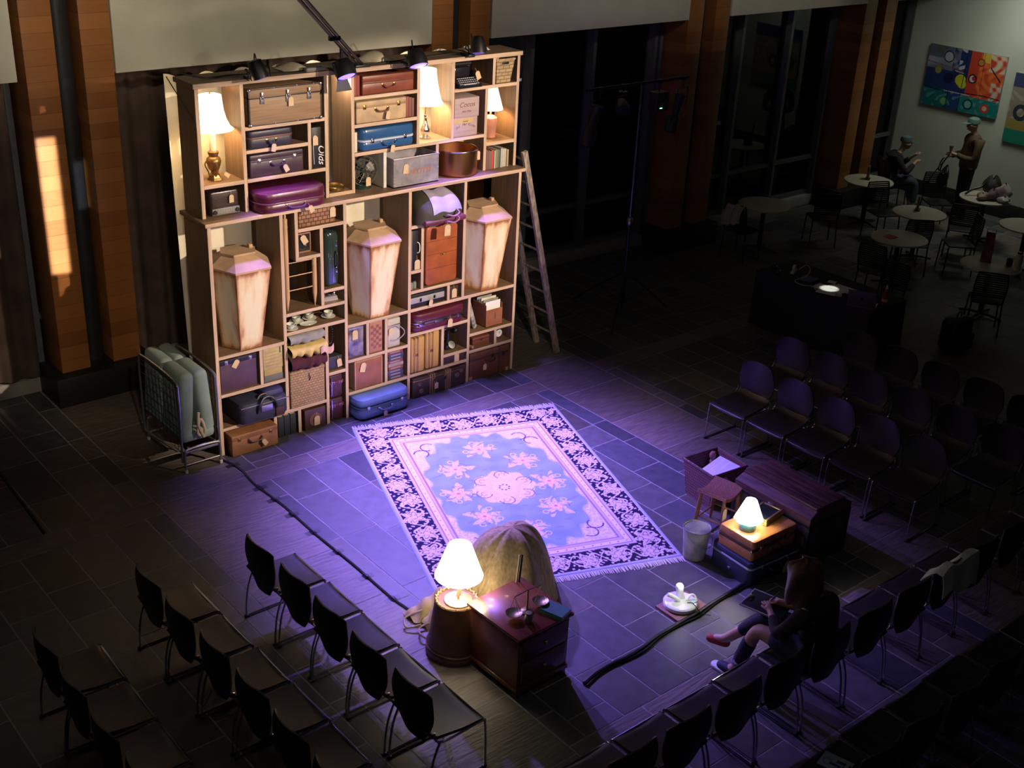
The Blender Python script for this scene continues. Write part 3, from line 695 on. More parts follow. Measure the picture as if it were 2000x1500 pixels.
lantern('parchment coloured coffin shaped lantern in the right tall bay, beside the ladder', 3.40, 1.079, 1)
# ------------------------------------------------------------------ left lower cells
def simple_box(name, label, cat, x0, x1, y0, y1, z, h, m, bev=.006, grp=None):
    o = T(name, label, cat, ((x0+x1)/2, y0, z), 0, grp); w = x1-x0
    MB().rplan(-w/2, w/2, 0, y1-y0, 0, h, .008, bev).build('body', m, o); return o, w, y1-y0
o, w, d = simple_box('record_case', 'purple square case with a dark top strip and a tag, low left', 'case', .055, .455, .03, .36, .669, .345, lea('purple_case', (.085, .045, .06)))
MB().box(-w/2-.002, w/2+.002, -.004, d, .295, .348, .004).build('top_strip', blackl, o); latch(o, -.13, .32, nickel); latch(o, .13, .32, nickel); ltag(o, .0, -.01, .335, .6, 1.2)
ylw = M('yellowed_card', (.46, .36, .17), .8, 0, .12, 14)
o, w, d = simple_box('yellow_box', 'yellowed card box with a dark slot, standing on two books', 'box', .525, .745, .02, .34, .8, .235, ylw, .003)
MB().box(.075, .085, -.002, .003, .16, .225).build('slot', blackp, o)
b = MB()
for k in range(5): b.box(-.09, .06, -.0015, .001, .04+.035*k, .046+.035*k)
b.build('printed_lines', M('faded_print', (.36, .27, .13), .85), o)
book('grey-green book lying at the bottom under the yellowed box', .53, .74, .02, .34, .669, .735, M('grey_green_cloth', (.14, .15, .13), .7), 'books under the yellowed box', 'side')
book('thin yellow book lying directly under the yellowed box', .53, .735, .02, .34, .736, .799, M('mustard_cloth', (.42, .32, .12), .7), 'books under the yellowed box', 'side')
# duffel bag
navy = M('navy_nylon', (.022, .024, .05), .7, 0, .2, 12, bump=.4)
o = T('duffel_bag', 'bulging navy blue travel bag with carry handles in the low left cell', 'bag', (.47, -.1, .299))
MB().rplan(-.29, .27, 0, .44, 0, .25, .09, .06).build('body', navy, o)
MB().rplan(.0, .25, .05, .40, .2, .31, .06, .05).build('top_flap', M('blue_nylon', (.03, .03, .12), .6), o)
for yy in (.02, .1): MB().tube(spline([(-.1, yy-.02, .12), (-.09, yy-.05, .2), (-.03, yy-.03, .27), (.05, yy-.03, .27), (.1, yy-.05, .2), (.11, yy-.02, .12)], 6), .012, 8).build('handle', blackl, o)
MB().box(-.06, .07, -.012, .002, .12, .19, .006).build('buckle_plate', nickel, o); MB().box(-.28, .26, -.004, .01, .205, .213, .002).build('zip', nickel, o)
MB().box(.1, .2, -.015, .003, .03, .13, .01).build('side_pocket', M('dark_red_nylon', (.05, .014, .02), .7), o)
suitcase('tan brown suitcase with brass locks on the floor, lower left corner', (.335, -.09, 0), .52, .4, .225, lea('tan_leather', (.27, .12, .05)), lea('tan_leather_edge', (.2, .085, .035)), brass, .012, .8, .15, .34, .06, hm=lea('dark_strap', (.06, .03, .02)), taga=-.6)
for k in range(3):
    o = T('ledger', ('black-green ledger standing left on the floor, low cell', 'black-green ledger in the middle of the three on the floor', 'black-green ledger standing right on the floor, low cell')[k], 'book', (.695+.072*k, .02, 0), 0, 'dark ledgers on the floor')
    MB().box(-.033, .033, 0, .005, 0, .235, .002).box(-.033, -.029, .005, .3, 0, .235).box(.029, .033, .005, .3, 0, .235).build('cover', M('black_green_cloth', (.018, .024, .022), .6), o)
    MB().box(-.029, .029, .005, .29, .004, .23).build('pages', cream, o); MB().box(-.033, .033, -.002, .002, .19, .197).build('spine_band', M('dull_gold', (.08, .06, .03), .5, .5), o)
o, w, d = simple_box('brown_case', 'dark brown case with a round emblem and tag, floor level second column', 'case', .96, 1.215, -.01, .32, 0, .235, lea('dark_brown_leather', (.07, .032, .02)))
MB().lathe([(.075, 0), (.075, .006), (.06, .008), (.0, .006)], seg=28).build('emblem', M('worn_brown', (.16, .08, .045), .5), o).matrix_local = Matrix.Translation((0, .001, .11)) @ Matrix.Rotation(PI/2, 4, 'X')
ltag(o, .01, -.016, .165, 0, 1.4)
# big square hamper and textiles
o = T('wicker_hamper', 'square tan woven hamper with a leather loop, textiles folded on top', 'basket', (1.015, .0, .299)); wk2 = wicker('pale_wicker', (.42, .27, .15), 22, .45, vertical=.8)
MB().rplan(-.205, .205, 0, .4, 0, .40, .012, .006).build('weave', wk2, o); MB().rplan(-.209, .209, -.004, .404, .375, .41, .012, .008).build('lid_edge', wk2, o)
MB().tube(spline([(.02, -.004, .36), (.012, -.014, .335), (.024, -.014, .305), (.012, -.004, .275)], 5), .005, 6).build('loop', lea('dark_loop', (.03, .015, .01)), o)
def fold(name, label, cat, z0, z1, m, x0, x1, yy, wob, grp=None):
    o = T(name, label, cat, ((x0+x1)/2, 0, z0), 0, grp); w = x1-x0; h = z1-z0
    def f(u, v):
        a = v*2*PI; rx = .5*h; y = .2+.2*math.copysign(abs(math.cos(a))**.5, math.cos(a)); y = y-yy*(math.cos(a) < 0)*abs(math.cos(a))
        z = h/2+.5*h*math.copysign(abs(math.sin(a))**.6, math.sin(a))
        q = math.sin(u*13+2.1*math.sin(u*7+v*3))+.6*math.sin(u*29+v*4+z0*9); return (-w/2+u*w, y+wob*.5*q*(math.cos(a) < .2), max(0.0, min(z+wob*.7*q*(.25+.75*(z < h*.5)), h)))
    MB().grid(f, 60, 30).build('cloth', m, o); return o
fold('folded_cloth', 'folded dark maroon cloth lying directly on the woven hamper', 'cloth', .711, .87, M('maroon_velvet', (.07, .012, .03), .9, 0, .2, 9), .81, 1.225, .06, .012)
o = fold('folded_cloth', 'crumpled yellow cloth with pink corner, in the textile stack', 'cloth', .871, 1.0, M('yellow_cotton', (.60, .45, .15), .9, 0, .1, 8), .80, 1.225, .09, .022)
MB().grid(lambda u, v: (.1+.15*u, -.115-.012*math.sin(u*9), .02+.075*v+.02*math.sin(u*7)), 14, 6, .005).build('pink_corner', M('pink_cotton', (.62, .40, .36), .9), o)
fold('rolled_blanket', 'rolled grey wool blanket at the top of the textile stack', 'blanket', 1.001, 1.118, M('grey_wool', (.27, .26, .25), .95, 0, .15, 10, bump=.4), .805, 1.215, .05, .013)
# dark cells right of the hamper
o = T('bead_necklace', 'string of dark beads hanging in the narrow dark cell', 'necklace', (1.35, .1, 1.12)); b = MB(); b.tube([(0, 0, 0), (0, 0, -.02)], .002, 5)
for k in range(26):
    a = k*2*PI/26; b.ball((.03*math.sin(a)+.002*(k % 3), .0, -.13-.115*math.cos(a)*1), .0075, 8, 6)
b.build('beads', M('smoky_glass', (.05, .045, .05), .12, 0, .05, coat=1), o)
o, w, d = simple_box('small_case', 'small dark grey case with a tag at the bottom of the narrow cell', 'case', 1.29, 1.46, .04, .3, .594, .15, lea('charcoal_leather', (.035, .035, .042))); ltag(o, .035, -.012, .13, -.15, 1.2)
lb = lea('oxblood_leather', (.12, .025, .02), .35, .2)
for k in range(2):
    o = T('buckled_satchel', ('upper oxblood leather satchel with steel buckles, narrow floor level cell', 'lower oxblood leather satchel with steel buckles, standing on the floor')[k], 'satchel', (1.372, .03, .0+.27*(1-k)), 0, 'oxblood satchels')
    MB().rplan(-.085, .085, 0, .3, .001, .262, .02, .02).build('body', lea('dark_oxblood', (.055, .016, .016)), o)
    MB().box(-.09, .09, -.012, .05, .16, .2, .008).build('strap', lb, o)
    for x in (-.04, .045): MB().tube([(x-.012, -.016, .165), (x+.012, -.016, .165), (x+.012, -.016, .195), (x-.012, -.016, .195)], .003, 6, closed=True).build('buckle', chrome, o)
    MB().tube(spline([(-.06, -.006, .25), (-.065, -.02, .15), (-.06, -.006, .03)], 6), .006, 6).build('metal_rail', chrome, o)
# ------------------------------------------------------------------ second column, upper cells
o = T('spindle_rack', 'pale wooden rack with turned tall and short posts joined by three rods', 'rack', (.845, .06, 1.364)); pl_w = M('blond_wood', (.56, .36, .18), .45, 0, .1, 3, (8, 8, 1))
def post(x, z1, tip): return MB().lathe([(.004, 0), (.012, .05), (.025, .14), (.026, z1-.2), (.024, z1-.1), (.027, z1-.09), (.024, z1-.08), (.025, z1-.01)]+([(.01, z1), (.014, z1+.02), (.008, z1+.04)] if tip else [(.012, z1)]), (x, 0, 0), 18).build('post', pl_w, o)
post(0, .97, True); post(.315, .53, False)
for z in (.21, .36, .5): MB().cyl((.01, 0, z), (.305, 0, z), .006, seg=10).build('rod', pl_w, o)
o = T('wicker_tray', 'shallow brown woven tray basket standing on its side with a tag', 'basket', (1.2, .03, 2.219)); wk3 = wicker('brown_wicker', (.34, .16, .075), 15, .12, vertical=.8)
MB().rplan(-.215, .2, 0, .12, 0, .165, .01, .008).build('weave', wk3, o); ltag(o, .165, -.01, .17, 0, 1.35)
o = T('framed_mirror', 'small dark picture with a thin reddish frame and a tag', 'picture', (1.055, .1, 1.929)); fr_m = M('reddish_frame', (.35, .13, .07), .5)
MB().box(-.09, .09, .006, .014, .0, .19).build('panel', M('dark_picture', (.02, .025, .025), .2), o); b = MB()
for q in ((-.1, .1, 0, .014), (-.1, .1, .19, .204), (-.1, -.086, 0, .204), (.086, .1, 0, .204)): b.box(q[0], q[1], 0, .02, q[2], q[3], .003)
b.build('frame', fr_m, o); MB().tube([(.045*math.cos(a), -.0, .085+.045*math.sin(a)) for a in [PI+k*PI/12 for k in range(13)]], .006, 6).build('glass_rim', chrome, o); ltag(o, -.01, -.006, .19, -.5, 1.3)
o = T('hard_case', 'glossy dark green hard case standing upright beside the middle lantern bay', 'suitcase', (1.36, .02, 1.529))
MB(Matrix.Translation((0, 0, 0))).rplan(-.088, .088, .0, .34, 0, .585, .07, .05, 7).build('shell', M('bottle_green_gloss', (.03, .05, .045), .12, 0, .06, 3, coat=1), o)
MB().box(-.004, .004, -.004, .01, .05, .54, .002).build('seam', chrome, o); MB().tube(spline([(.02, .0, .38), (.028, -.03, .36), (.028, -.03, .24), (.02, .0, .22)], 5), .008, 8).build('handle', blackp, o)
for z in (.15, .43): MB().box(.03, .05, -.004, .01, z, z+.06, .004).build('latch', chrome, o)
o = T('flat_iron', 'old flat iron with a pale base and dark handle in the small cell', 'iron', (1.36, .08, 1.364))
MB().prism([(-.08, 0), (.075, -.02), (.085, .07), (-.05, .09)], 0, .045, .9, (0, .04)).build('sole', M('pale_steel', (.5, .47, .52), .3, .5), o); MB().tube(spline([(-.02, .035, .04), (-.01, .035, .09), (.05, .035, .1), (.07, .035, .05)], 6), .012, 8).build('handle', blackp, o); MB().ball((.055, .03, .062), (.022, .022, .026), 12, 8).build('knob', chrome, o)
# cups
por = M('white_porcelain', (.66, .68, .60), .2, 0, .05); 
def cup():
    o = T('teacup', '', 'cup', (0, 0, 0), 0, 'teacups on saucers')
    MB().lathe([(.03, 0), (.06, .008), (.075, .016), (.073, .019), (.03, .006), (0, .005)], seg=28).build('saucer', por, o)
    MB().lathe([(.02, .008), (.026, .012), (.04, .035), (.045, .065), (.042, .065), (.036, .035), (.022, .016), (0, .014)], seg=28).build('bowl', por, o)
    MB().tube(spline([(.04, 0, .055), (.062, 0, .055), (.062, 0, .03), (.036, 0, .026)], 5), .004, 6).build('handle', por, o); MB().tube([(.0445*math.cos(a), .0445*math.sin(a), .056) for a in [k*PI/14 for k in range(28)]], .0015, 5, closed=True).build('painted_rim', M('dark_rim_paint', (.06, .06, .05), .4), o)
    return o
c0 = cup(); cl = ('porcelain teacup on a saucer at the left end of the cup shelf', 'second porcelain teacup from the left on the cup shelf', 'third porcelain teacup from the left on the cup shelf', 'porcelain teacup standing apart at the right of the cup shelf')
cp = ((.87, .06, 0.), (1.01, .19, .5), (1.17, .2, 2.), (1.36, .14, .3))
c0.location = (cp[0][0], cp[0][1], 1.159); c0['label'] = cl[0]
for k in (1, 2, 3): dup(c0, (cp[k][0], cp[k][1], 1.159), cp[k][2], cl[k])
o = T('serving_plate', 'oval white plate lying between the teacups', 'plate', (1.09, .085, 1.159)); MB(Matrix.Diagonal((1.3, .7, 1, 1))).lathe([(.05, 0), (.075, .012), (.073, .015), (.045, .004), (0, .004)], seg=28).build('plate', por, o)
# ------------------------------------------------------------------ middle bay, low cells
o = T('clear_case', 'clear plastic case with pale crumpled things inside and a tag', 'case', (1.625, .02, .679))
MB().rplan(-.1, .1, 0, .3, 0, .35, .02, .015).build('shell', M('mottled_plastic', (.17, .14, .17), .15, 0, .75, 9, coat=.6), o)
MB().rplan(-.102, .102, -.003, .302, .325, .345, .02, .004).build('rim', nickel, o); ltag(o, -.02, -.008, .33, .0, 1.4)
o = T('chess_board', 'folded wooden chess board standing upright', 'board', (1.87, .02, .679)); MB().box(-.075, .085, 0, .06, 0, .355, .004).build('board', M('rosy_wood', (.42, .19, .12), .5), o)
b = MB()
for i in range(4):
    for j in range(8):
        if (i+j) % 2: b.box(-.063+.034*i, -.029+.034*i, -.0015, .001, .045+.034*j, .079+.034*j)
b.build('dark_squares', M('dark_square', (.24, .09, .06), .5), o)
o = T('handbag', 'cream handbag with looped handle standing beside the chess board', 'bag', (2.115, .03, .679)); hb = M('cream_vinyl', (.52, .48, .40), .4)
MB().rplan(-.085, .085, 0, .16, 0, .33, .02, .015).build('body', hb, o); MB().box(-.087, .087, -.004, .164, .25, .262, .003).build('clasp_bar', nickel, o)
MB().tube(spline([(-.05, -.006, .235), (.03, -.03, .25), (.1, -.04, .19), (.1, -.04, .14), (.03, -.03, .09), (-.05, -.006, .085)], 7), .006, 8).build('handle', M('grey_cord', (.3, .28, .24), .5), o); ltag(o, -.05, -.012, .245, 0, 1.1)
o, w, d = simple_box('rust_case', 'rust brown box with pale edges and a tag, above the blue floor suitcase', 'case', 1.595, 1.945, .01, .34, .299, .325, lea('rust_vinyl', (.27, .10, .05)))
MB().box(-w/2-.003, -w/2+.012, -.004, d, 0, .327, .002).box(-w/2, w/2, -.004, d, .32, .33, .002).box(w/2-.012, w/2+.003, -.004, d, 0, .327, .002).build('pale_edge', M('pale_tan_edge', (.42, .24, .13), .5), o); ltag(o, -.06, -.012, .315, .25, 1.4)
ec = ((.22, .05, .05), (.05, .05, .16), (.04, .045, .14), (.20, .05, .06), (.32, .28, .3), (.25, .06, .05), (.06, .05, .15), (.05, .045, .13), (.04, .04, .12))
en = ('red book lying at the top', 'dark blue book second from the top', 'dark blue book third from the top', 'red book fourth from the top', 'pale grey book in the middle', 'bright red book under the pale one', 'dark blue book third from the bottom', 'dark blue book second from the bottom', 'dark blue book at the bottom')
for k in range(9):
    z = .299+.0375*(8-k); o = book(en[k]+' of the encyclopedia stack', 2.03+.006*((k*7) % 3), 2.225+.004*((k*5) % 3), .02, .3, z, z+.036, M(f'encyclopedia_{k}', ec[k], .5), 'encyclopedia stack', 'side')
    b = MB(); b.box(-.07, .06, -.001, .001, .009, .026).build('spine_title', M('gilt_title', (.34, .27, .24), .5, .3), o)
suitcase('powder blue rounded suitcase lying on the floor in the middle bay', (1.87, -.17, 0), .68, .46, .25, M('powder_blue', (.12, .20, .33), .4, 0, .1, 5, bump=.2), M('dark_blue_seam', (.05, .09, .15), .4), nickel, .1, .55, .16, .32, -.03, hm=M('grey_blue_handle', (.06, .08, .11), .4), bev=.05, taga=-.1)
# ------------------------------------------------------------------ fourth column
o = T('doctor_bag', 'slumped olive and mauve travel bag with looped handles, above the orange suitcase', 'bag', (2.66, -.1, 2.019))
def bag(u, v):
    a = v*PI; L_ = .31; x = (u-.5)*2*L_; e = (1-abs(2*u-1)**4); return (x, .25-.26*math.cos(a)*e**.3, (.05+.27*e**.5*math.sin(a)**.7)*(1 if .001 < v < .999 else 0)+.012*math.sin(u*17+v*6))
MB().grid(bag, 40, 26).build('body', M('olive_canvas', (.055, .05, .03), .7, 0, .25, 6, bump=.3), o)
def flap(u, v): 
    p = bag(.27+u*.66, .05+v*.40); q = .007; return (p[0], p[1]-q*math.cos((.05+v*.40)*PI), p[2]+q*math.sin((.05+v*.40)*PI)+.002)
MB().grid(flap, 24, 14, .004).build('flap', M('mauve_leather', (.38, .34, .46), .5, 0, .1, 6), o)
MB().box(-.25, .29, -.018, .24, .0, .06, .02).build('lower_band', lea('mulberry_leather', (.13, .03, .06)), o)
for k, dz in enumerate((0, -.07)): MB().tube(spline([(-.0, -.02, .08+dz), (.0, -.07, .11+dz), (.06, -.1, .1+dz), (.14, -.08, .12+dz), (.15, -.02, .14+dz)], 7), .008, 8).build('handle', M('mauve_strap', (.30, .14, .24), .4), o)
ltag(o, .0, -.07, .02, .05, 1.6)
org = lea('orange_leather', (.34, .09, .03), .35, .2)
o = T('suitcase', 'orange leather suitcase standing on end, largest in its column', 'suitcase', (2.735, .02, 1.289)); A = Matrix.Rotation(PI/2, 4, 'X')
MB(Matrix.Translation((0, .26, 0)) @ A).rplan(-.215, .215, 0, .67, 0, .12, .05, .012).build('lid', org, o); MB(Matrix.Translation((0, .135, 0)) @ A).rplan(-.215, .215, 0, .67, 0, .13, .05, .025).build('body', org, o)
MB(Matrix.Translation((0, .142, 0)) @ A).rplan(-.218, .218, -.003, .673, 0, .01, .05, .003).build('trim', brass, o)
for z in (.19, .35, .5): MB().box(-.2, .2, .0, .006, z, z+.005, .002).build('seam', lea('orange_seam', (.16, .04, .015)), o)
MB().rplan(-.02, .03, -.004, .008, .33, .345, .006, .004).ball((-.01, .0, .338), (.012, .008, .01), 10, 6).ball((.022, .0, .338), (.012, .008, .01), 10, 6).build('metal_badge', brass, o)
MB().box(.05, .075, -.006, .01, .6, .64, .004).build('strap_end', lea('dark_strap2', (.07, .02, .015)), o)
MB().tube(spline([(.215, .13, .42), (.245, .13, .4), (.245, .13, .27), (.215, .13, .25)], 5), .008, 8).build('handle', org, o)
o = T('flute_case', 'slim black instrument case standing upright with a hanging tag', 'case', (2.378, .03, 1.519)); MB().box(-.045, .045, 0, .3, 0, .43, .008).build('body', blackl, o)
MB().box(-.045, -.035, -.003, .3, 0, .43, .002).build('pale_edge', M('grey_edge', (.16, .16, .18), .4), o); MB().tube(spline([(.03, .0, .3), (.045, -.02, .28), (.045, -.02, .2), (.03, .0, .18)], 4), .006, 8).build('handle', whitep, o); ltag(o, .025, -.012, .12, 0, 1.5)
for k in range(3):
    o = T('small_jar', ('small clear glass jar with dark lid at the back', 'small clear glass jar in front left of the trio', 'small clear glass jar in front right of the trio')[k]+' of the narrow cell', 'jar', ((2.375, .18, 1.289), (2.352, .06, 1.289), (2.403, .07, 1.289))[k], 0, 'small glass jars')
    MB().lathe([(.022, 0), (.024, .004), (.024, .06), (.018, .07), (.018, .08)], seg=18).build('glass', M('thick_glass', (.25, .27, .25), .08, 0, .1, coat=1), o); MB().lathe([(.02, .08), (.02, .095), (0, .096)], seg=18).build('lid', blackp, o)
suitcase('black case with a wide pale metal band and black locks', (2.545, .02, 1.079), .46, .34, .15, blackl, M('pale_band', (.45, .44, .42), .4, .3), blackp, .015, .52, .0, .2, .03, bev=.008)
MB().box(-.228, .228, -.006, .01, .05, .115, .003).build('metal_band', M('pale_band', (.45, .44, .42)), bpy.data.objects[sorted([x.name for x in bpy.data.objects if x.name.startswith('suitcase')])[-1]])
o, w, d = simple_box('small_box', 'small dark brown box with a tag, right of the black banded case', 'box', 2.85, 2.98, .03, .26, 1.079, .14, lea('cocoa_box', (.06, .03, .022))); ltag(o, .0, -.008, .125, 0, 1.4)
s = suitcase('dark burgundy rounded suitcase with silver bands, fourth column', (2.7, -.03, .789), .72, .42, .215, M('wine_vinyl', (.10, .014, .028), .35, 0, .1, 5, coat=.3), chrome, chrome, .11, .5, .0, .0, None, bev=.03)
MB().rplan(-.363, .363, -.003, .423, .068, .076, .113, .003).build('lower_band', chrome, s); MB().rplan(-.363, .363, -.003, .423, .128, .133, .113, .002).build('upper_band', chrome, s); MB().box(-.09, .09, -.016, 0, .085, .1, .006).build('handle', chrome, s)
for x in (-.26, .26): MB().box(x-.035, x+.035, -.01, .01, .08, .115, .005).build('latch', chrome, s)
ltag(s, .12, -.02, .1, .1, 1.3)
for k in range(2):
    o = T('suitcase', ('yellow tan suitcase standing on edge, left of the matching pair', 'yellow tan suitcase standing on edge, right of the matching pair')[k], 'suitcase', (2.425+.21*k, .01+.01*k, .299), 0, 'matching yellow tan suitcases'); tm = M('yellow_tan_vinyl', (.46, .27, .09), .45, 0, .1, 6)
    MB().rplan(-.095, .095, 0, .4, 0, .42+.02*k, .03, .02).build('body', tm, o)
    for x in (-.06, -.045, -.015, .0): MB().rplan(x-.003, x+.003, -.004, .404, -.001, .423+.02*k, .004, .003).build('stripe_band', M('brown_stripe', (.12, .05, .03), .5), o)
    MB().box(-.05, .0, -.006, .004, .2, .23, .003).build('latch', brass, o)
o = T('telephone', 'black candlestick-style telephone in the cell right of the tan pair', 'telephone', (2.94, .15, .429)); MB().rplan(-.085, .085, -.08, .1, 0, .06, .04, .02).build('base', tw, o); MB().lathe([(.05, .05), (.03, .09), (.02, .14), (.022, .2), (.03, .215)], seg=20).build('body', tw, o)
MB().tube(spline([(-.09, -.02, .2), (-.07, -.02, .235), (0, -.02, .245), (.07, -.02, .235), (.09, -.02, .2)], 6), .014, 10).ball((-.09, -.02, .195), .028, 12, 8).ball((.09, -.02, .195), .028, 12, 8).build('handset', tw, o); MB().lathe([(.045, 0), (.045, .008), (.02, .01), (0, .01)], seg=24).build('dial', nickel, o).matrix_local = Matrix.Translation((0, -.07, .055)) @ Matrix.Rotation(.9, 4, 'X')
o, w, d = simple_box('flat_box', 'flat dark plum box with a tag under the telephone', 'box', 2.785, 3.085, .02, .33, .299, .09, lea('plum_box', (.05, .025, .035))); ltag(o, .03, -.01, .115, 0, 1.4)
s = suitcase('dark brown suitcase with twin tan stripes and round stickers, on the floor', (2.705, -.02, 0), .74, .4, .24, lea('umber_canvas', (.05, .03, .022), .6), None, brass, .02, .86, .16, .0, -.07, hm=blackl, stripes=(M('tan_stripe', (.26, .15, .07), .5), (-.13, -.1, -.07, .09, .12, .15)), taga=0)
for x, z, r in ((-.25, .07, .03), (-.28, .16, .024), (.25, .14, .034), (.31, .19, .028)): MB().lathe([(r, 0), (r*.9, .002), (0, .002)], seg=20).build('sticker', M('faded_sticker', (.16, .11, .09), .7, 0, .5, 40), s).matrix_local = Matrix.Translation((x, -.001, z)) @ Matrix.Rotation(PI/2, 4, 'X')
# ------------------------------------------------------------------ right column, low cells
o = T('rolled_prints', 'bundle of rolled printed papers leaning on the upright', 'papers', (3.235, .1, .6)); pr_m = M('printed_paper', (.33, .31, .30), .7, 0, .6, 28)
for k, (dx, dy) in enumerate(((0, 0), (.035, .03), (.01, .06))): 
    bb = MB(); bb.lathe([(.019, 0), (.022, .002), (.022, .38-.03*k), (.018, .38-.03*k), (.018, .004)], seg=16); rr = bb.build('roll', pr_m, o); rr.matrix_local = Matrix.Translation((dx+.04, dy, .012)) @ Matrix.Rotation(-.3, 4, 'Y')
o = T('file_box', 'red-brown open box filled with papers and records', 'box', (3.52, .04, .599)); fb = lea('red_brown_board', (.28, .10, .05), .6, 0)
b = MB(); w, d, h = .12, .26, .27; q = .006
b.box(-w, w, 0, q, 0, h-.06).box(-w, -w+q, q, d, 0, h).box(w-q, w, q, d, 0, h).box(-w, w, d-q, d, 0, h).box(-w, w, 0, d, 0, q).build('box', fb, o)
MB().box(.01, .016, -.003, .002, .09, .16).build('slot', blackp, o)
for k in range(5): MB().box(-w+.012, w-.012, .03+.04*k, .04+.04*k, .01, .30+.012*(k % 3), .002).build('record_sleeve', (whitep, M('grey_sleeve', (.25, .25, .25), .6), cream)[k % 3], o)
o, w, d = simple_box('wooden_box', 'low reddish wooden box left of the alarm clock', 'box', 3.23, 3.48, .06, .3, .389, .11, pine('mahogany', (.17, .05, .028), 'x')); MB().box(-w/2-.002, w/2+.002, -.003, d, .075, .08).build('lid_seam', blackp, o); MB().box(-.015, .015, -.006, .002, .06, .085, .003).build('latch', brass, o)
o = T('paper_roll', 'thin rolled paper lying in front of the reddish wooden box', 'papers', (3.18, .02, .389)); MB().cyl((-.03, .2, .02), (.025, 0, .02), .018, seg=14).build('roll', M('tan_paper', (.36, .25, .16), .8), o)
o = T('alarm_clock', 'small twin-bell alarm clock with white face', 'clock', (3.645, .09, .389)); R90 = Matrix.Rotation(PI/2, 4, 'X')
MB().lathe([(.05, 0), (.055, -.01), (.055, -.05), (.04, -.055)], seg=28).build('case', blackp, o).matrix_local = Matrix.Translation((0, 0, .07)) @ R90; MB().lathe([(.046, .001), (0, .002)], seg=28).build('face', M('white_dial', (.8, .8, .76), .5), o).matrix_local = Matrix.Translation((0, 0, .07)) @ R90
MB().box(-.002, .002, -.004, -.002, .07, .1).build('hand', blackp, o); MB().raw([(-.002, -.003, .07), (.002, -.003, .066), (.024, -.003, .085), (.021, -.003, .089)], [(0, 1, 2, 3)]).build('hand', blackp, o)
for s_ in (-1, 1): MB().ball((s_*.033, .025, .128), (.022, .02, .016), 12, 8).build('bell', nickel, o); MB().cyl((s_*.03, .025, .03), (s_*.042, .02, .0), .005, seg=8).build('foot', blackp, o)
s = suitcase('brown leather trunk-like case with a strap and tag, floor level by the ladder', (3.445, .0, 0), .58, .42, .335, lea('chestnut_leather', (.13, .05, .025), .5), lea('chestnut_dark', (.07, .028, .015)), brass, .012, .74, .14, .0, -.1, hm=lea('chestnut_dark', (.07, .028, .015)), taga=0)
MB().box(.13, .155, -.008, .42, -.001, .338, .003).build('strap', lea('chestnut_dark', (.07, .028, .015)), s); 
for x in (-.27, .27): MB().rplan(x-.022, x+.022, -.004, .03, .0, .045, .01, .006).build('corner_guard', M('pale_corner', (.36, .24, .12), .5), s)
latch(s, .04, .25, blackp); latch(s, .2, .23, blackp)
# ------------------------------------------------------------------ things on top of the shelf
par_b = M('black_lamp_housing', (.012, .012, .014), .45); lens_on = M('violet_lens', (.3, .15, 1.), .3, 0, .02, emit=(.08, .05, 1.), estr=8.); lens_off = M('dim_violet_lens', (.1, .06, .3), .2, 0, .02, emit=(.2, .09, 1.), estr=.25)
PARS = []
def par_can(x, y, z, aim, lab, on, door=-1):
    o = T('stage_light', lab, 'stage light', (x, y, 3.69), 0, 'violet stage lights on the shelf'); zz = z-3.69
    d = (Vector(aim)-Vector((x, y, z))).normalized(); q = d.to_track_quat('-Z', 'Y').to_matrix().to_4x4(); mt = Matrix.Translation((0, 0, zz)) @ q
    def put(b, n, m): p = b.build(n, m, o); p.matrix_local = mt; return p
    put(MB().lathe([(.03, .16), (.06, .15), (.075, .09), (.08, .0), (.08, -.012), (.074, -.012), (.072, -.004), (0, -.003)], seg=28), 'housing', par_b)
    put(MB().lathe([(.07, -.006), (.05, -.016), (0, -.020)], seg=28), 'lens', lens_on if on else lens_off)
    for s in range(4):
        if s == door: 
            b = MB(Matrix.Rotation(s*PI/2, 4, 'Z')); b.raw([(-.06, .08, -.01), (.06, .08, -.01), (.09, .11, -.11), (-.09, .11, -.11), (-.06, .083, -.01), (.06, .083, -.01), (.09, .113, -.11), (-.09, .113, -.11)], [(0, 1, 2, 3), (7, 6, 5, 4), (0, 4, 5, 1), (2, 6, 7, 3), (1, 5, 6, 2), (3, 7, 4, 0)]); put(b, 'barn_door', par_b)
    MB().tube(spline([(-.11, 0, zz), (-.11, .04, zz+.07), (-.09, .1, .1), (0, .14, .06), (.09, .1, .1), (.11, .04, zz+.07), (.11, 0, zz)], 5), .008, 6).build('yoke', par_b, o)
    MB().box(-.04, .04, .1, .25, 0, .03, .005).box(-.015, .015, .12, .16, .02, .08, .004).build('floor_stand', par_b, o)
    MB().tube(spline([(.0, .1, .12), (.06, .2, .22), (.12, .26, .12), (.2, .3, .012)], 6), .006, 6).build('cable', blackp, o)
    PARS.append(((x, y, z), d))
    if on:
        for p_ in o.children:
            if p_.name.startswith(('housing', 'lens')): p_.scale = (1.2, 1.2, 1.)
par_can(.56, -.1, 3.74, (1.3, -1.2, 0), 'dark violet-lensed stage light clamped on the shelf top, far left', False)
par_can(1.45, -.13, 3.68, (1.6, -2.3, 0), 'glowing violet stage light on the shelf top, at the pole foot', True, 2)
par_can(2.28, -.13, 3.71, (2.1, -2.2, 0), 'glowing violet stage light above the brightest lamp', True)
par_can(3.08, -.06, 3.76, (2.6, -1.2, 0), 'dark violet-lensed stage light clamped on the shelf top, far right', False)
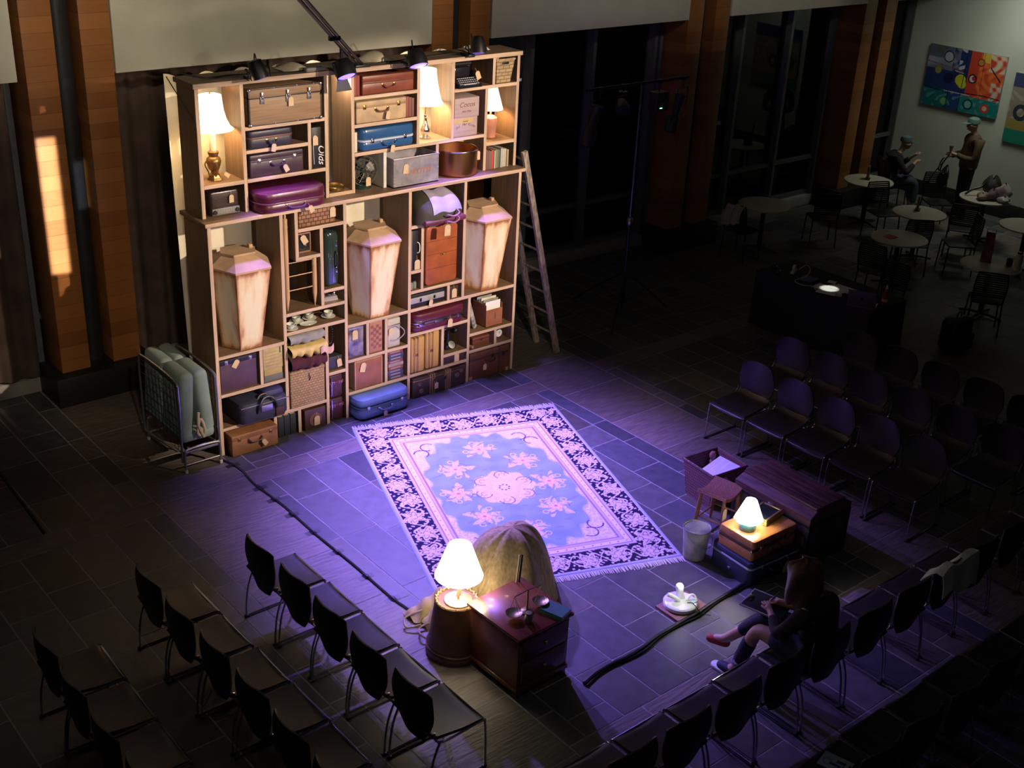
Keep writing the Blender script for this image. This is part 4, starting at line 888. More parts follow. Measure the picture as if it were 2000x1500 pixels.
def crump(lab, x, y, w, d, m, cat='cloth', n='crumpled_cloth', h=.06):
    rnd = random.Random(int(x*100)); ph = [rnd.uniform(0, 6) for _ in range(4)]
    f = lambda u, v: (x+(u-.5)*w, y+(v-.5)*d, 3.694+h*(math.sin(u*7+ph[0]+v*3)*.5+.5)*math.sin(u*PI)**.5*math.sin(v*PI)**.5+.006)
    o = MB().grid(f, 20, 14, .004).build(n, m); return tag(o, lab, cat)
crump('pale crumpled paper on the shelf top between the left lights', 1.13, .3, .3, .2, cream, 'paper', 'crumpled_paper'); crump('pale crumpled paper on the shelf top near the middle', 2.05, .32, .38, .2, cream, 'paper', 'crumpled_paper', .09)
crump('pale crumpled paper on the shelf top at the right end', 3.35, .36, .3, .2, cream, 'paper', 'crumpled_paper', .07)
o = T('power_strip', 'grey power strip lying on the shelf top left of the pole', 'power strip', (1.27, .14, 3.691)); MB().rplan(-.11, .11, -.03, .03, 0, .04, .02, .01).build('case', M('grey_case', (.25, .24, .22), .5), o); MB().box(-.08, -.06, -.012, .012, .036, .044, .002).box(-.01, .01, -.012, .012, .036, .044, .002).box(.05, .07, -.012, .012, .036, .044, .002).build('socket', blackp, o)
for k, (lab, pts) in enumerate((('black cable looping along the shelf top from the left light', [(-.02, .3, 3.76), (.2, .26, 3.702), (.45, .28, 3.70), (.8, .2, 3.702), (1.15, .12, 3.70)]), ('black cable running along the shelf top to the right light', [(1.42, .14, 3.702), (1.7, .24, 3.70), (2.1, .16, 3.70), (2.5, .2, 3.705), (2.9, .12, 3.73), (3.2, .2, 3.70)]))):
    tag(MB().tube(spline(pts, 8), .008, 6).build('cable', blackp), lab, 'cable')
# muslin guy rope at the left corner
tag(MB().tube([(.01, .655, 3.66), (.014, .16, 3.36)], .005, 6).build('tie_rope', M('dark_rope', (.06, .05, .04), .9)), 'dark rope tying the muslin corner to the left side of the shelf', 'rope')
# pole going up to the gallery
o = T('bracing_poles', 'pair of black poles rising from the shelf top out of view', 'poles', (1.74, .14, 3.69))
B0 = Vector((.3, -1.2, 4.6))-Vector((1.74, .14, 3.69))
for s in (0, 1): MB().cyl((.06*s, 0, .02), B0*1.6+Vector((.05*s, 0, 0)), .017, seg=12).build('pole', blackp, o)
MB().box(-.05, .12, -.06, .08, 0, .025, .005).build('foot', blackp, o); MB().box(B0.x*.45-.03, B0.x*.45+.08, B0.y*.45-.02, B0.y*.45+.02, B0.z*.45-.02, B0.z*.45+.02, .005).build('coupler', blackp, o)
# ------------------------------------------------------------------ rug with a computed pattern
def rug_colour(u, v):
    hu, hv = 1.155, 1.58
    du = hu-np.abs(u); dv = hv-np.abs(v); d = np.minimum(du, dv)
    navy = np.array((.022, .018, .05)); pink = np.array((.68, .54, .52)); blue = np.array((.22, .31, .50)); pale = np.array((.36, .42, .55)); cream_ = np.array((.76, .65, .58)); dark = np.array((.16, .10, .16))
    c = np.zeros(u.shape+(3,)); c[:] = blue
    def put(mask, col, a=1.): 
        m = (np.clip(mask, 0, 1)*a)[..., None]; c[:] = c*(1-m)+np.array(col)*m
    def sm(x, w=.006): return np.clip(x/w+.5, 0, 1)
    nz = .5+.5*np.sin(9*u+3*np.sin(7*v))*np.sin(11*v+2.5*np.sin(8*u)); nf = np.sin(53*u+3*np.sin(41*v))*np.sin(49*v+3*np.sin(37*u))
    put(nz, (.31, .40, .57), .7); put((np.sin(31*v+2*np.sin(5*u))*np.sin(13*u+2*np.sin(9*v)) > .86), (.17, .24, .40), .4)
    # spandrels of pale flowers in the corners
    sp = (np.abs(u)/.70)**2.3+(np.abs(v)/1.12)**2.3+.10*np.sin(np.arctan2(v, u*1.6)*20)*1
    put(sm(sp-1.02, .12), (.58, .52, .56)); put(sm(sp-1.02, .12)*(nf > -.1), cream_, .8); put(sm(sp-1.02, .12)*(np.abs(nf+.25) < .1), (.50, .42, .5), .6)
    # flower sprays
    def spray(cu, cv, rot, s=1.):
        x = (u-cu)/s; y = (v-cv)/s; x, y = x*math.cos(rot)+y*math.sin(rot), -x*math.sin(rot)+y*math.cos(rot)
        r = np.hypot(x, y); t = np.arctan2(y, x)
        leaf = (r < .125+.06*np.cos(5*t+1)+.03*np.cos(11*t))*(np.abs(np.sin(3.5*t+18*r)) > .35)
        put(leaf, pink, .85); put((r < .085*(1+.28*np.cos(7*t))), (.74, .54, .50)); put(np.abs(r-.06*(1+.25*np.cos(7*t))) < .004, (.5, .26, .32)); put(r < .02, (.55, .2, .24))
        for q in (.6, 2.2, 3.9, 5.4):
            xx = x-.15*math.cos(q); yy = y-.15*math.sin(q); rr = np.hypot(xx, yy); put(np.abs(rr-.028) < .007, pink, .9)
        put((np.abs(r-.135) < .004)*(np.cos(3*t+rot) > .55), (.22, .08, .24), .8)
    for k in range(8):
        a = k*PI/4+PI/8*0; spray(.47*math.cos(a)*(1.08 if k % 2 else 1), .80*math.sin(a)*(1. if k % 2 == 0 else .82), a*1.7)
    # centre medallion
    r = np.hypot(u, v); t = np.arctan2(v, u)
    put(sm(.30+.028*np.cos(8*t)-r), (.66, .55, .66)); put((r < .3)*(nf > .1), cream_, .8)
    for k in range(6):
        a = k*PI/3+.3; x = u-.24*math.cos(a); y = v-.24*math.sin(a); rr = np.hypot(x, y); tt = np.arctan2(y, x)-a
        put((np.abs(rr-.075) < .006)*(np.cos(tt-.6) > -.35), dark, .85); put((np.abs(rr-.03) < .006)*(np.cos(tt) > -.6), (.45, .22, .42), .8)
    put((r < .12)*(np.abs(np.sin(4*t)) > .2), (.78, .62, .64))
    for k in range(8):
        a = k*PI/4; put(np.hypot(u-.05*math.cos(a), v-.05*math.sin(a)) < .011, dark)
    # corner scrolls
    for su in (-1, 1):
        for sv in (-1, 1):
            for (ax, ay, ph) in ((.50, .98, .4), (.60, .86, 2.2)):
                x = u*su-ax; y = v*sv-ay; rr = np.hypot(x, y); tt = np.arctan2(y, x); put((np.abs(rr-.075) < .007)*(np.cos(tt-ph) > -.5), (.11, .05, .18))
    # guard stripes
    put(sm(.455-d), (.60, .47, .58)); put(np.abs(d-.44) < .006, (.30, .2, .36)); put(np.abs(d-.405) < .004, (.34, .22, .4)); put(np.abs(d-.345) < .005, (.28, .18, .35)); put(sm(.40-d)*sm(d-.35), cream_)
    al = np.where(du < dv, v, u)
    put((np.abs(d-.375) < .007)*(np.cos(al*2*PI/.085) > .86), (.4, .15, .3)); put(np.abs(d-.325) < .008, (.62, .5, .62))
    # main border: pale blossoms and vines on navy
    bm = sm(.312-d)*sm(d-.04); put(bm, navy)
    tt_ = d-.176; L_ = .30
    ph = al/L_; kf = np.round(ph); x = (ph-kf)*L_; y = tt_-.02*np.where(np.mod(kf, 2) < .5, 1, -1); rr = np.hypot(x, y); th = np.arctan2(y, x)
    put(bm*(rr < .098*(1+.26*np.cos(6*th+kf))), pink); put(bm*(np.abs(rr-.07*(1+.3*np.cos(6*th+kf))) < .007), navy, .8); put(bm*(rr < .03), (.75, .55, .5)); put(bm*(np.abs(rr-.034) < .005), navy, .7)
    vine = np.abs(tt_-.085*np.sin(al*2*PI/L_)); put(bm*(vine < .012), pink); vine2 = np.abs(tt_+.085*np.sin(al*2*PI/L_+.6)); put(bm*(vine2 < .010), pink, .9)
    lf = np.sin(al*2*PI/.075+18*tt_)*np.sin(tt_*2*PI/.085+3*np.sin(al*16)); put(bm*(lf > .52), pink, .9)
    put(sm(.042-d)*sm(d-.028), (.62, .5, .6)); put(sm(.03-d), pale)
    return c
rug_m = attr_mat('wool_rug', .95, .5, 260., var=.10, spec=.1, bdist=.003)
rug = T('rug', 'large fringed oriental rug with a blue field and navy floral border', 'rug', (1.93, -2.14, .002), R_(-19.9))
us = np.linspace(-1.155, 1.155, 400); vs_ = np.linspace(-1.58, 1.58, 540)
def rz_(X, Y): 
    e = np.minimum(1.155-np.abs(X), 1.58-np.abs(Y)); return .011*np.clip(e/.012, 0, 1)+.0015*np.sin(5*X+2*Y)*np.clip(e/.1, 0, 1)
color_grid('pile', rug_m, us, vs_, rz_, rug_colour, rug)
fr = M('rug_fringe', (.62, .56, .50), .95, 0, .1, 20); rnd = random.Random(5)
for s in (-1, 1):
    b = MB()
    for k in range(165):
        x = -1.15+k*.01394; l = .075+rnd.uniform(-.015, .012); sx = rnd.uniform(-.012, .012)
        b.raw([(x, s*1.575, .002), (x+.012, s*1.575, .002), (x+.010+sx, s*(1.575+l), .001), (x+.003+sx, s*(1.575+l), .001), (x, s*1.575, .008), (x+.012, s*1.575, .008), (x+.010+sx, s*(1.575+l), .004), (x+.003+sx, s*(1.575+l), .004)],
              [(0, 3, 2, 1), (4, 5, 6, 7), (0, 1, 5, 4), (1, 2, 6, 5), (2, 3, 7, 6), (3, 0, 4, 7)])
    b.build('fringe', fr, rug, smooth=False, dbl=False)
# ------------------------------------------------------------------ folding bed on castors
o = T('folding_bed', 'folded metal rollaway bed with a sage green mattress beside the shelf', 'folding bed', (-.26, .33, 0)); mt = M('sage_mattress', (.22, .29, .26), .85, 0, .1, 5, bump=.2)
for sx in (-1, 1):
    for y0, y1 in ((-.43, .0), (.0, .42)):
        mo = MB().box(-.072, .072, y0+.002, y1-.002, -.33, .33, .055, 4).build('mattress_section', mt, o); mo.matrix_local = Matrix.Translation((sx*.092-.01, 0, .70)) @ Matrix.Rotation(sx*-.075, 4, 'Y')
MB().box(-.19, .17, -.43, .42, .30, .43, .055, 4).build('mattress_fold', mt, o)
tb = M('galvanised_tube', (.42, .42, .42), .35, .9, .1)
for x in (-.2, .195):
    pts = [(x, -.43, .12), (x, -.44, .5), (x, -.44, .86), (x, -.36, .98), (x, .3, .98), (x, .42, .9), (x, .43, .5), (x, .42, .16), (x, .34, .12), (x, -.34, .2)]
    MB().tube(spline(pts, 4), .0125, 8).build('frame', tb, o)
    b = MB()
    for k in range(9): b.tube([(x, -.36+.08*k, .24), (x, -.36+.08*k, .94)], .003, 5)
    for k in range(7): b.tube([(x, -.40, .28+.1*k), (x, .40, .28+.1*k)], .003, 5)
    b.build('wire_mesh', M('dark_wire', (.08, .08, .08), .5, .6), o)
for y in (-.45, .4):
    MB().tube(spline([(-.18, y, .03), (-.18, y, .2), (-.14, y, .255), (.15, y, .255), (.19, y, .2), (.19, y, .03)], 5), .0125, 8).tube([(-.18, y, .09), (.19, y, .09)], .008, 8).build('leg', tb, o)
    for x in (-.18, .19): MB().lathe([(.012, 0), (.018, .004), (.018, .034), (.01, .04)], (x, y, 0), 14).build('rubber_foot', M('ivory_rubber', (.5, .46, .38), .6), o)
MB().box(-.17, .18, -.45, -.41, .205, .23, .004).build('crossbar', tb, o)
MB().tube(spline([(-.01, -.45, .62), (-.03, -.47, .5), (.0, -.48, .4), (.02, -.47, .36), (.03, -.48, .45), (.0, -.46, .55), (-.04, -.47, .42), (-.02, -.48, .38)], 6), .014, 8).build('cloth_strap', M('cream_strap', (.52, .42, .26), .9), o)
# ------------------------------------------------------------------ ladder leaning on the right side
o = T('ladder', 'old paint-spattered wooden ladder leaning against the right side of the shelf', 'ladder', (4.56, .25, 0)); ldm = M('weathered_ladder', (.34, .28, .21), .75, 0, .35, 12, (3, 3, 1), bump=.3)
dx = -.69
for y in (-.19, .19):
    A0 = Vector((0, y, 0)); A1 = Vector((dx, y, 2.6)); b = MB(); 
    n = (A1-A0).normalized(); sx_ = Vector((n.z, 0, -n.x))*.034; sy_ = Vector((0, .02, 0))
    b.raw([A0-sx_-sy_, A0+sx_-sy_, A0+sx_+sy_, A0-sx_+sy_, A1-sx_-sy_, A1+sx_-sy_, A1+sx_+sy_, A1-sx_+sy_], [(3, 2, 1, 0), (4, 5, 6, 7), (0, 1, 5, 4), (1, 2, 6, 5), (2, 3, 7, 6), (3, 0, 4, 7)]); b.build('rail', ldm, o, smooth=False)
for k in range(9):
    q = (.26+.28*k)/2.6; MB().cyl((dx*q, -.2, 2.6*q), (dx*q, .2, 2.6*q), .014, seg=10).build('rung', ldm, o)
# ------------------------------------------------------------------ foreground prop group: desk, bucket with lamp, hide
o = T('wooden_chest', 'dark mahogany bedside chest seen from behind, in front of the rug', 'cabinet', (.265, -4.33, 0), .03); mh = M('mahogany_panel', (.15, .045, .025), .3, 0, .18, 2.5, (1, 1, 9), coat=.25)
mht = M('mahogany_top', (.22, .055, .035), .25, 0, .15, 2.5, (9, 1, 1), coat=.4)
MB().box(-.255, .255, -.275, .275, .08, .54, .004).build('carcass', mh, o); MB().box(-.28, .28, -.30, .30, .54, .565, .006).build('top', mht, o); MB().box(-.265, .265, -.285, .285, .05, .09, .004).build('plinth', mh, o)
for x in (-.23, .23):
    for y in (-.25, .25): MB().box(x-.025, x+.025, y-.025, y+.025, 0, .05, .004).build('foot', mh, o)
for k in range(2):
    d_ = MB().box(-.22, .22, -.287, -.272, .12+.21*k, .31+.21*k, .005).build('drawer', mh, o); MB().ball((0, -.297, .215+.21*k), .014, 12, 8).build('knob', brass, d_)
o = T('leather_bucket', 'upturned brown leather bucket with scalloped rim carrying a lamp', 'bucket', (.02, -3.86, 0)); lk = lea('bucket_leather', (.13, .06, .028), .5)
MB().lathe([(.225, 0), (.235, .01), (.235, .06), (.222, .065), (.17, .46), (.165, .475), (0, .475)], seg=36).build('body', lk, o); b = MB()
b.tube([((.158+.008*math.sin(k*1.2566*3))*math.cos(k*2*PI/60), (.158+.008*math.sin(k*1.2566*3))*math.sin(k*2*PI/60), .478+.006*math.sin(k*1.2566*3)) for k in range(60)], .012, 8, closed=True); b.build('scalloped_rim', lea('pale_rim_leather', (.26, .16, .08)), o)
MB().tube([(.228*math.cos(a), .228*math.sin(a), .08) for a in [k*2*PI/40 for k in range(40)]], .006, 6, closed=True).build('seam', lk, o)
o = T('table_lamp', 'large lit white cone lamp standing on the leather bucket', 'lamp', (.02, -3.88, .476)); sh_white = shade_mat('white_glowing_shade', (1., .93, .82), 4.5)
shade(o, [(.187, .235), (.178, .255), (.092, .50)], sh_white, 0)
MB().lathe([(.11, 0), (.11, .012), (.1, .016), (0, .017)], seg=32).build('base', M('pale_brass', (.6, .48, .28), .35, .7), o); MB().cyl((0, 0, .015), (0, 0, .29), .01, seg=14).build('stem', brass, o)
tl_ = ltag(o, -.005, -.03, .15, .25, 1.0)
hide = M('tan_calf_hide', (.52, .38, .19), .8, 0, .2, 3., (14, 14, 3), bump=.5)
def heap(u, v):
    a = u*2*PI; ca, sa = math.cos(a), math.sin(a); R0 = .53*(1+.10*math.sin(3*a+.6)+.05*math.sin(7*a)); t_ = v
    r = R0*t_; h = .72*(1-t_**2.7)*(1+.06*math.sin(2*a+.5)*t_)+.05*math.sin(9*a+2+2*t_)*t_**2*(1-t_)*1.8-.06*math.sin(5*a)*t_**2*(1-t_)-.05*math.cos(a+.6)*t_*(1-t_)
    return (r*ca*1.02+.05*(1-t_), r*sa*.74, max(h, .004)+.012*math.sin(13*a+4*t_)*t_*(1-t_))
o = T('hide_throw', 'big tan hide throw heaped between the white cone lamp and the rug', 'throw', (.73, -3.60, 0)); MB().grid(heap, 90, 34).build('hide', hide, o)
def sleeve(p, w, h_, ph):
    return MB().grid(lambda u, v: (p[0]-.30*u, p[1]+.06*u+(v-.5)*w*(1-.3*u), .015+h_*(1-u)**.8*math.sin(v*PI)**.6+.02*math.sin(u*15+v*7+ph)*math.sin(v*PI)), 22, 14, .008)
sleeve((-.44, .02), .34, .3, 0).build('loose_end', M('canvas_end', (.50, .38, .19), .85, 0, .12, 8), o); sleeve((-.48, .2), .26, .2, 2).build('loose_end', M('canvas_end', (.5, .38, .19)), o)
for k, pts in enumerate(([(-.66, .05, .06), (-.78, .1, .03), (-.86, .0, .05), (-.80, -.1, .02), (-.68, -.06, .06)], [(-.66, -.04, .05), (-.80, -.12, .015), (-.78, -.22, .015), (-.66, -.24, .02), (-.58, -.14, .05)], [(-.7, .2, .1), (-.84, .24, .06), (-.88, .16, .03), (-.78, .1, .05)])): MB().tube(spline(pts, 7), .008, 7).build('lace', M('canvas_lace', (.45, .33, .2), .8), o)
o = T('folding_rulers', 'two slim cream and dark sticks leaning against the tan hide', 'sticks', (.45, -4.06, .0)); 
for s in (0, 1): MB().box(-.007+.026*s, .007+.026*s, -.005, .005, 0, .22, .002).build('stick', (M('cream_stick', (.6, .5, .34), .6), blackp)[s], o).matrix_local = Matrix.Translation((0, .0, .565)) @ Matrix.Rotation(-.30, 4, 'X') @ Matrix.Rotation(.35, 4, 'Y')
o = T('balance_scale', 'small brass balance scale with two shallow pans on the chest', 'scale', (.27, -4.40, .5655)); db = M('dull_brass', (.34, .26, .15), .35, .8, .1)
MB().lathe([(.05, 0), (.05, .01), (.02, .02), (.008, .03), (.006, .2)], seg=20).build('post', db, o); MB().tube([(-.13, 0, .19), (0, .0, .2), (.13, .0, .19)], .004, 6).build('beam', db, o)
for s in (-1, 1): MB().lathe([(0, .0), (.035, .004), (.065, .018), (.064, .021), (.034, .008), (0, .004)], (s*.13, 0, .03), 28).build('pan', db, o); MB().tube([(s*.13, 0, .19), (s*.13-.06, 0, .05)], .0015, 5).tube([(s*.13, 0, .19), (s*.13+.06, 0, .05)], .0015, 5).tube([(s*.13, 0, .19), (s*.13, -.06, .05)], .0015, 5).build('pan_wire', db, o)
o = T('glass_jar', 'small clear glass jar in front of the balance scale', 'jar', (.2, -4.5, .5655)); MB().lathe([(.025, 0), (.03, .01), (.03, .05), (.022, .06), (.024, .07)], seg=18).build('glass', M('thick_glass', (.25, .27, .25)), o); MB().lathe([(.026, .07), (.026, .082), (0, .083)], seg=18).build('lid', db, o)
o = T('book', 'teal book lying at the right corner of the chest top', 'book', (.44, -4.53, .5655), .3); MB().box(-.07, .07, -.1, .1, 0, .004).box(-.07, .07, -.1, .1, .03, .034).box(-.07, -.066, -.1, .1, .004, .03).build('cover', M('teal_cloth', (.03, .17, .17), .5), o); MB().box(-.066, .066, -.097, .097, .004, .03).build('pages', cream, o)
# ------------------------------------------------------------------ right hand prop group
o = T('suitcase', 'large navy vanity suitcase with a pale rim on the floor under the orange case', 'suitcase', (2.9, -4.47, 0), -.06); nv = M('navy_vinyl', (.022, .03, .075), .4, 0, .12, 8)
MB().rplan(-.31, .33, -.24, .24, 0, .165, .05, .015).build('body', nv, o); MB().rplan(-.31, .33, -.24, .24, .18, .235, .05, .012).build('lid', nv, o); MB().rplan(-.315, .335, -.245, .245, .163, .182, .054, .006).build('rim', M('pale_blue_rim', (.40, .42, .5), .35, .3), o)
for x in (-.15, .15): MB().box(x-.02, x+.02, -.25, -.235, .15, .19, .004).build('latch', chrome, o)
MB().box(-.322, -.308, -.015, .015, .07, .09, .003).build('lock', nickel, o); ltag(o, .16, -.26, .14, .2, 1.5); MB().tube(spline([(-.06, -.24, .13), (-.05, -.28, .11), (.05, -.28, .11), (.06, -.24, .13)], 5), .01, 8).build('handle', blackp, o)
og2 = lea('amber_leather', (.42, .17, .05), .35, .25)
o = T('suitcase', 'amber leather suitcase on top of the navy one, carrying the small lamp', 'suitcase', (2.89, -4.48, .2352), -.02)
MB().rplan(-.28, .30, -.19, .21, 0, .105, .03, .012).build('body', og2, o); MB().rplan(-.28, .30, -.19, .21, .115, .2, .03, .02).build('lid', og2, o); MB().rplan(-.283, .303, -.193, .213, .10, .12, .032, .003).build('band', lea('dark_band', (.05, .022, .012)), o)
for x in (-.17, .18): MB().box(x-.02, x+.02, -.2, -.188, .09, .135, .004).build('latch', brass, o)
for x in (-.283, .285):
    for y in (-.19, .19): MB().ball((x, y+.01, .1), .012, 8, 6).build('stud', chrome, o)
MB().tube(spline([(-.06, -.19, .09), (-.05, -.23, .07), (.05, -.23, .07), (.06, -.19, .09)], 5), .009, 8).build('handle', lea('dark_band', (.05, .02, .01)), o)
o = T('table_lamp', 'small lit lamp with pleated white shade and teal base on the amber suitcase', 'lamp', (2.74, -4.47, .4355)); sh_small = shade_mat('cool_white_glowing_shade', (1., .94, .9), 4.)
def pleat(u, v):
    a = u*2*PI; r = (.125-.075*v)*(1+.035*math.cos(8*a)); return (r*math.cos(a), r*math.sin(a), .10+.19*v)
MB().grid(pleat, 97, 10, .002).build('lamp_shade', sh_small, o); MB().lathe([(.07, 0), (.074, .006), (.076, .05), (.07, .068), (.02, .075), (.012, .08), (.012, .14)], seg=32).build('base', M('teal_glaze', (.04, .16, .15), .25, 0, .1, coat=.3), o)
o = T('picture_frames', 'stack of gilt-edged frames lying behind the small lamp on the amber case', 'frames', (3.03, -4.42, .4355), .15)
for k in range(3): 
    f_ = MB(); w, d = .15-.006*k, .11-.004*k; z = .018*k
    f_.box(-w, w, -d, -d+.02, z, z+.017, .004).box(-w, w, d-.02, d, z, z+.017, .004).box(-w, -w+.02, -d+.02, d-.02, z, z+.017, .004).box(w-.02, w, -d+.02, d-.02, z, z+.017, .004).build('frame', gold_trim, o); MB().box(-w+.02, w-.02, -d+.02, d-.02, z+.003, z+.01).build('panel', M('dark_picture', (.02, .02, .02)), o)
pl2 = M('dark_trunk_planks', (.075, .032, .03), .5, 0, .35, 2., (1.2, 12, 12)); 
o = T('trunk', 'big flat-topped dark trunk with worn plank lid, behind the two suitcases', 'trunk', (3.52, -4.34, 0), -.02)
tw_, td_ = .29, .44
MB().box(-tw_, tw_, -td_, td_, 0, .42, .006).build('body', M('trunk_sides', (.06, .04, .025), .6, 0, .3, 6), o)
MB().raw([(-tw_, -td_, .43), (tw_, -td_, .43), (tw_, td_, .43), (-tw_, td_, .43), (-tw_, -td_, .50), (tw_, -td_, .50), (tw_, td_, .50), (-tw_, td_, .50), (-tw_*.6, -td_*.97, .56), (tw_*.6, -td_*.97, .56), (tw_*.6, td_*.97, .56), (-tw_*.6, td_*.97, .56)],
         [(3, 2, 1, 0), (0, 1, 5, 4), (1, 2, 6, 5), (2, 3, 7, 6), (3, 0, 4, 7), (4, 5, 9, 8), (5, 6, 10, 9), (6, 7, 11, 10), (7, 4, 8, 11), (8, 9, 10, 11)]).build('lid', M('dark_trunk_lid', (.085, .034, .034), .45, 0, .4, 2., (14, 1.5, 14)), o, smooth=False)
for x in (-.165, -.08, .0, .08, .165): MB().box(x-.034, x+.034, -td_*.965, td_*.965, .555 if abs(x) < .16 else .55, .572, .004).build('lid_slat', M('dark_trunk_lid', (.085, .034, .034)), o)
b = MB()
for z in (.41, .0): b.box(-tw_-.006, tw_+.006, -td_-.006, td_+.006, z, z+.03, .003)
for x in (-tw_-.004, tw_-.03):
    for y in (-td_-.004, td_-.03): b.box(x, x+.034, y, y+.034, 0, .44, .003)
b.build('edge_binding', M('black_iron', (.02, .018, .018), .5, .4), o); MB().box(-tw_-.014, -tw_, -.03, .03, .36, .46, .004).build('hasp', nickel, o)
for y in (-td_, td_): MB().tube(spline([(-.07, y, .3), (-.06, y*1.07, .27), (.06, y*1.07, .27), (.07, y, .3)], 5), .01, 8).build('handle', lea('dark_band', (.05, .02, .01)), o)
# woven stool
o = T('stool', 'low turned wooden stool with a dished woven seat and a hanging tag', 'stool', (3.07, -3.87, 0), .2); rw = M('brown_turned_wood', (.20, .09, .035), .4, 0, .2); wv = wicker('rush_weave', (.26, .10, .06), 34, .3)
MB().grid(lambda u, v: ((u-.5)*.32, (v-.5)*.30, .41+.045*(2*u-1)**2-.0*v), 14, 8, .03).build('seat', wv, o)
for x in (-.13, .13):
    for y in (-.12, .12): MB().tube([(x*1.25, y*1.25, 0), (x*1.15, y*1.15, .1), (x*1.08, y*1.08, .25), (x, y, .41)], [.012, .019, .022, .015], 12).build('leg', rw, o)
for y in (-.14, .14): MB().cyl((-.15, y, .13), (.15, y, .13), .009, seg=10).build('stretcher', rw, o)
for x in (-.15, .15): MB().cyl((x, -.14, .17), (x, .14, .17), .009, seg=10).build('stretcher', rw, o)
ltag(o, -.15, -.15, .36, 0, 1.5)
# wicker basket with things inside
o = T('wicker_basket', 'open dark wicker basket with papers and oddments, behind the stool', 'basket', (3.5, -3.43, 0), -.1); wd = wicker('dark_wicker', (.24, .10, .11), 20, .2, vertical=.5)
bb = tray(.36, .44, .34, .42, .38, .014); bb.build('weave', wd, o).location = (0, -.17, 0); MB().tube([(-.22, -.21, .38), (.22, -.21, .38), (.22, .21, .38), (-.22, .21, .38)], .014, 8, closed=True).build('rim', wd, o)
o = T('paper_stack', 'sloping stack of lined white papers sticking out of the dark wicker basket', 'papers', (3.53, -3.5, .2)); 
for k in range(7): MB().box(-.15, .15, -.13, .13, .022*k, .022*k+.016).build('sheet_bundle', M('lined_white_paper', (.62, .6, .66), .8, 0, .12, 3, (1, 60, 1)), o, smooth=False).matrix_local = Matrix.Rotation(-.25, 4, 'Y') @ Matrix.Translation((.0, 0, 0))
o = T('figurine', 'small pinkish figurine standing in the dark wicker basket', 'figurine', (3.6, -3.31, .02)); MB().lathe([(.05, 0), (.05, .02), (.025, .06), (.03, .18), (.045, .24), (.03, .29), (.018, .31), (.03, .33), (.034, .36), (.02, .39), (0, .395)], seg=20).build('body', M('rosy_resin', (.26, .13, .12), .5), o)
# pail
o = T('pail', 'battered white enamel pail with a grey inside, beside the suitcases', 'pail', (2.57, -4.06, 0)); en_m = M('chipped_enamel', (.50, .50, .40), .5, 0, .3, 8)
MB().lathe([(.095, 0), (.1, .006), (.125, .3), (.128, .305), (.12, .3), (.096, .012), (0, .01)], seg=32).build('body', en_m, o); MB().tube([(.126*math.cos(a), .126*math.sin(a), .303) for a in [k*2*PI/32 for k in range(32)]], .005, 6, closed=True).build('rim', M('dark_grey_rim', (.1, .1, .1), .5), o)
MB().lathe([(.122, .296), (.105, .1), (.098, .014), (0, .0125)], seg=32).build('lining', M('grey_lining', (.16, .165, .14), .6, 0, .3, 9), o); MB().tube(spline([(.128, 0, .285), (.14, -.06, .2), (.06, -.14, .16), (-.06, -.14, .17), (-.13, -.05, .22), (-.128, 0, .285)], 6), .003, 6).build('bail_handle', nickel, o)
# porcelain object on a board
o = T('wooden_board', 'square reddish wooden board lying on the slate by the black cable', 'board', (1.895, -4.55, 0), -.02); MB().box(-.185, .185, -.13, .135, .0, .022, .003).build('board', M('reddish_board', (.27, .11, .09), .6, 0, .15, 4, (2, 14, 1)), o)
o = T('porcelain_fixture', 'glossy white round porcelain fitting with two upright stubs and a cord', 'fitting', (1.885, -4.53, .0225)); wp = M('bright_porcelain', (.86, .86, .84), .15, 0, .02, coat=.5)
MB().lathe([(.135, 0), (.145, .008), (.145, .035), (.135, .045), (.12, .05), (.06, .048), (0, .055)], seg=40).build('base', wp, o)
MB().lathe([(.04, 0), (.034, .04), (.032, .09), (.036, .13), (.028, .145), (0, .147)], seg=24).build('thick_stub', wp, o).matrix_local = Matrix.Translation((.03, .03, .045)) @ Matrix.Rotation(-.2, 4, 'Y')
MB().tube(spline([(-.02, .0, .05), (-.06, .03, .09), (-.1, .06, .115)], 5), [.022]*5+[.02]*5+[.017], 12).build('thin_stub', wp, o)
MB().tube(spline([(.04, -.04, .05), (.08, -.03, .085), (.11, -.05, .085), (.115, -.08, .05)], 5), .008, 8).build('loop_handle', wp, o); MB().box(.05, .11, -.1, -.04, .046, .056, .006).build('clear_plate', M('greenish_glass', (.45, .55, .5), .1), o); MB().tube(spline([(.02, -.06, .05), (.04, -.1, .06), (.05, -.15, .03), (.06, -.2, .004), (.1, -.26, .004)], 6), .004, 6).build('cord', blackp, o)
# cables on the floor
tag(MB().tube(spline([(-.03, -.1, .01), (.02, -.35, .008), (-.01, -.7, .008), (.015, -1.2, .008), (0, -1.8, .008), (.01, -2.4, .008), (0, -3.0, .008), (.03, -3.3, .008)], 8), .011, 6).build('floor_cable', blackp), 'black cable taped along the tile edge left of the rug', 'cable')
rnd = random.Random(2); pts = [(.55, -4.79, .012)]
for k in range(12): pts.append((.7+.175*k, -4.77+.012*k+rnd.uniform(-.012, .012), .014))
pts.append((2.9, -4.78, .012))
b = MB().tube(spline(pts, 6), .018, 8).tube(spline([(x, y-.022+.01*math.sin(9*x), .01) for x, y, z in pts], 6), .009, 6)
b.build('floor_cable', blackp); tag(bpy.data.objects['floor_cable.001'], 'thick black cable bundle crossing the floor between the chest and the suitcases', 'cable')
gaf = M('black_gaffer_tape', (.012, .012, .013), .5)
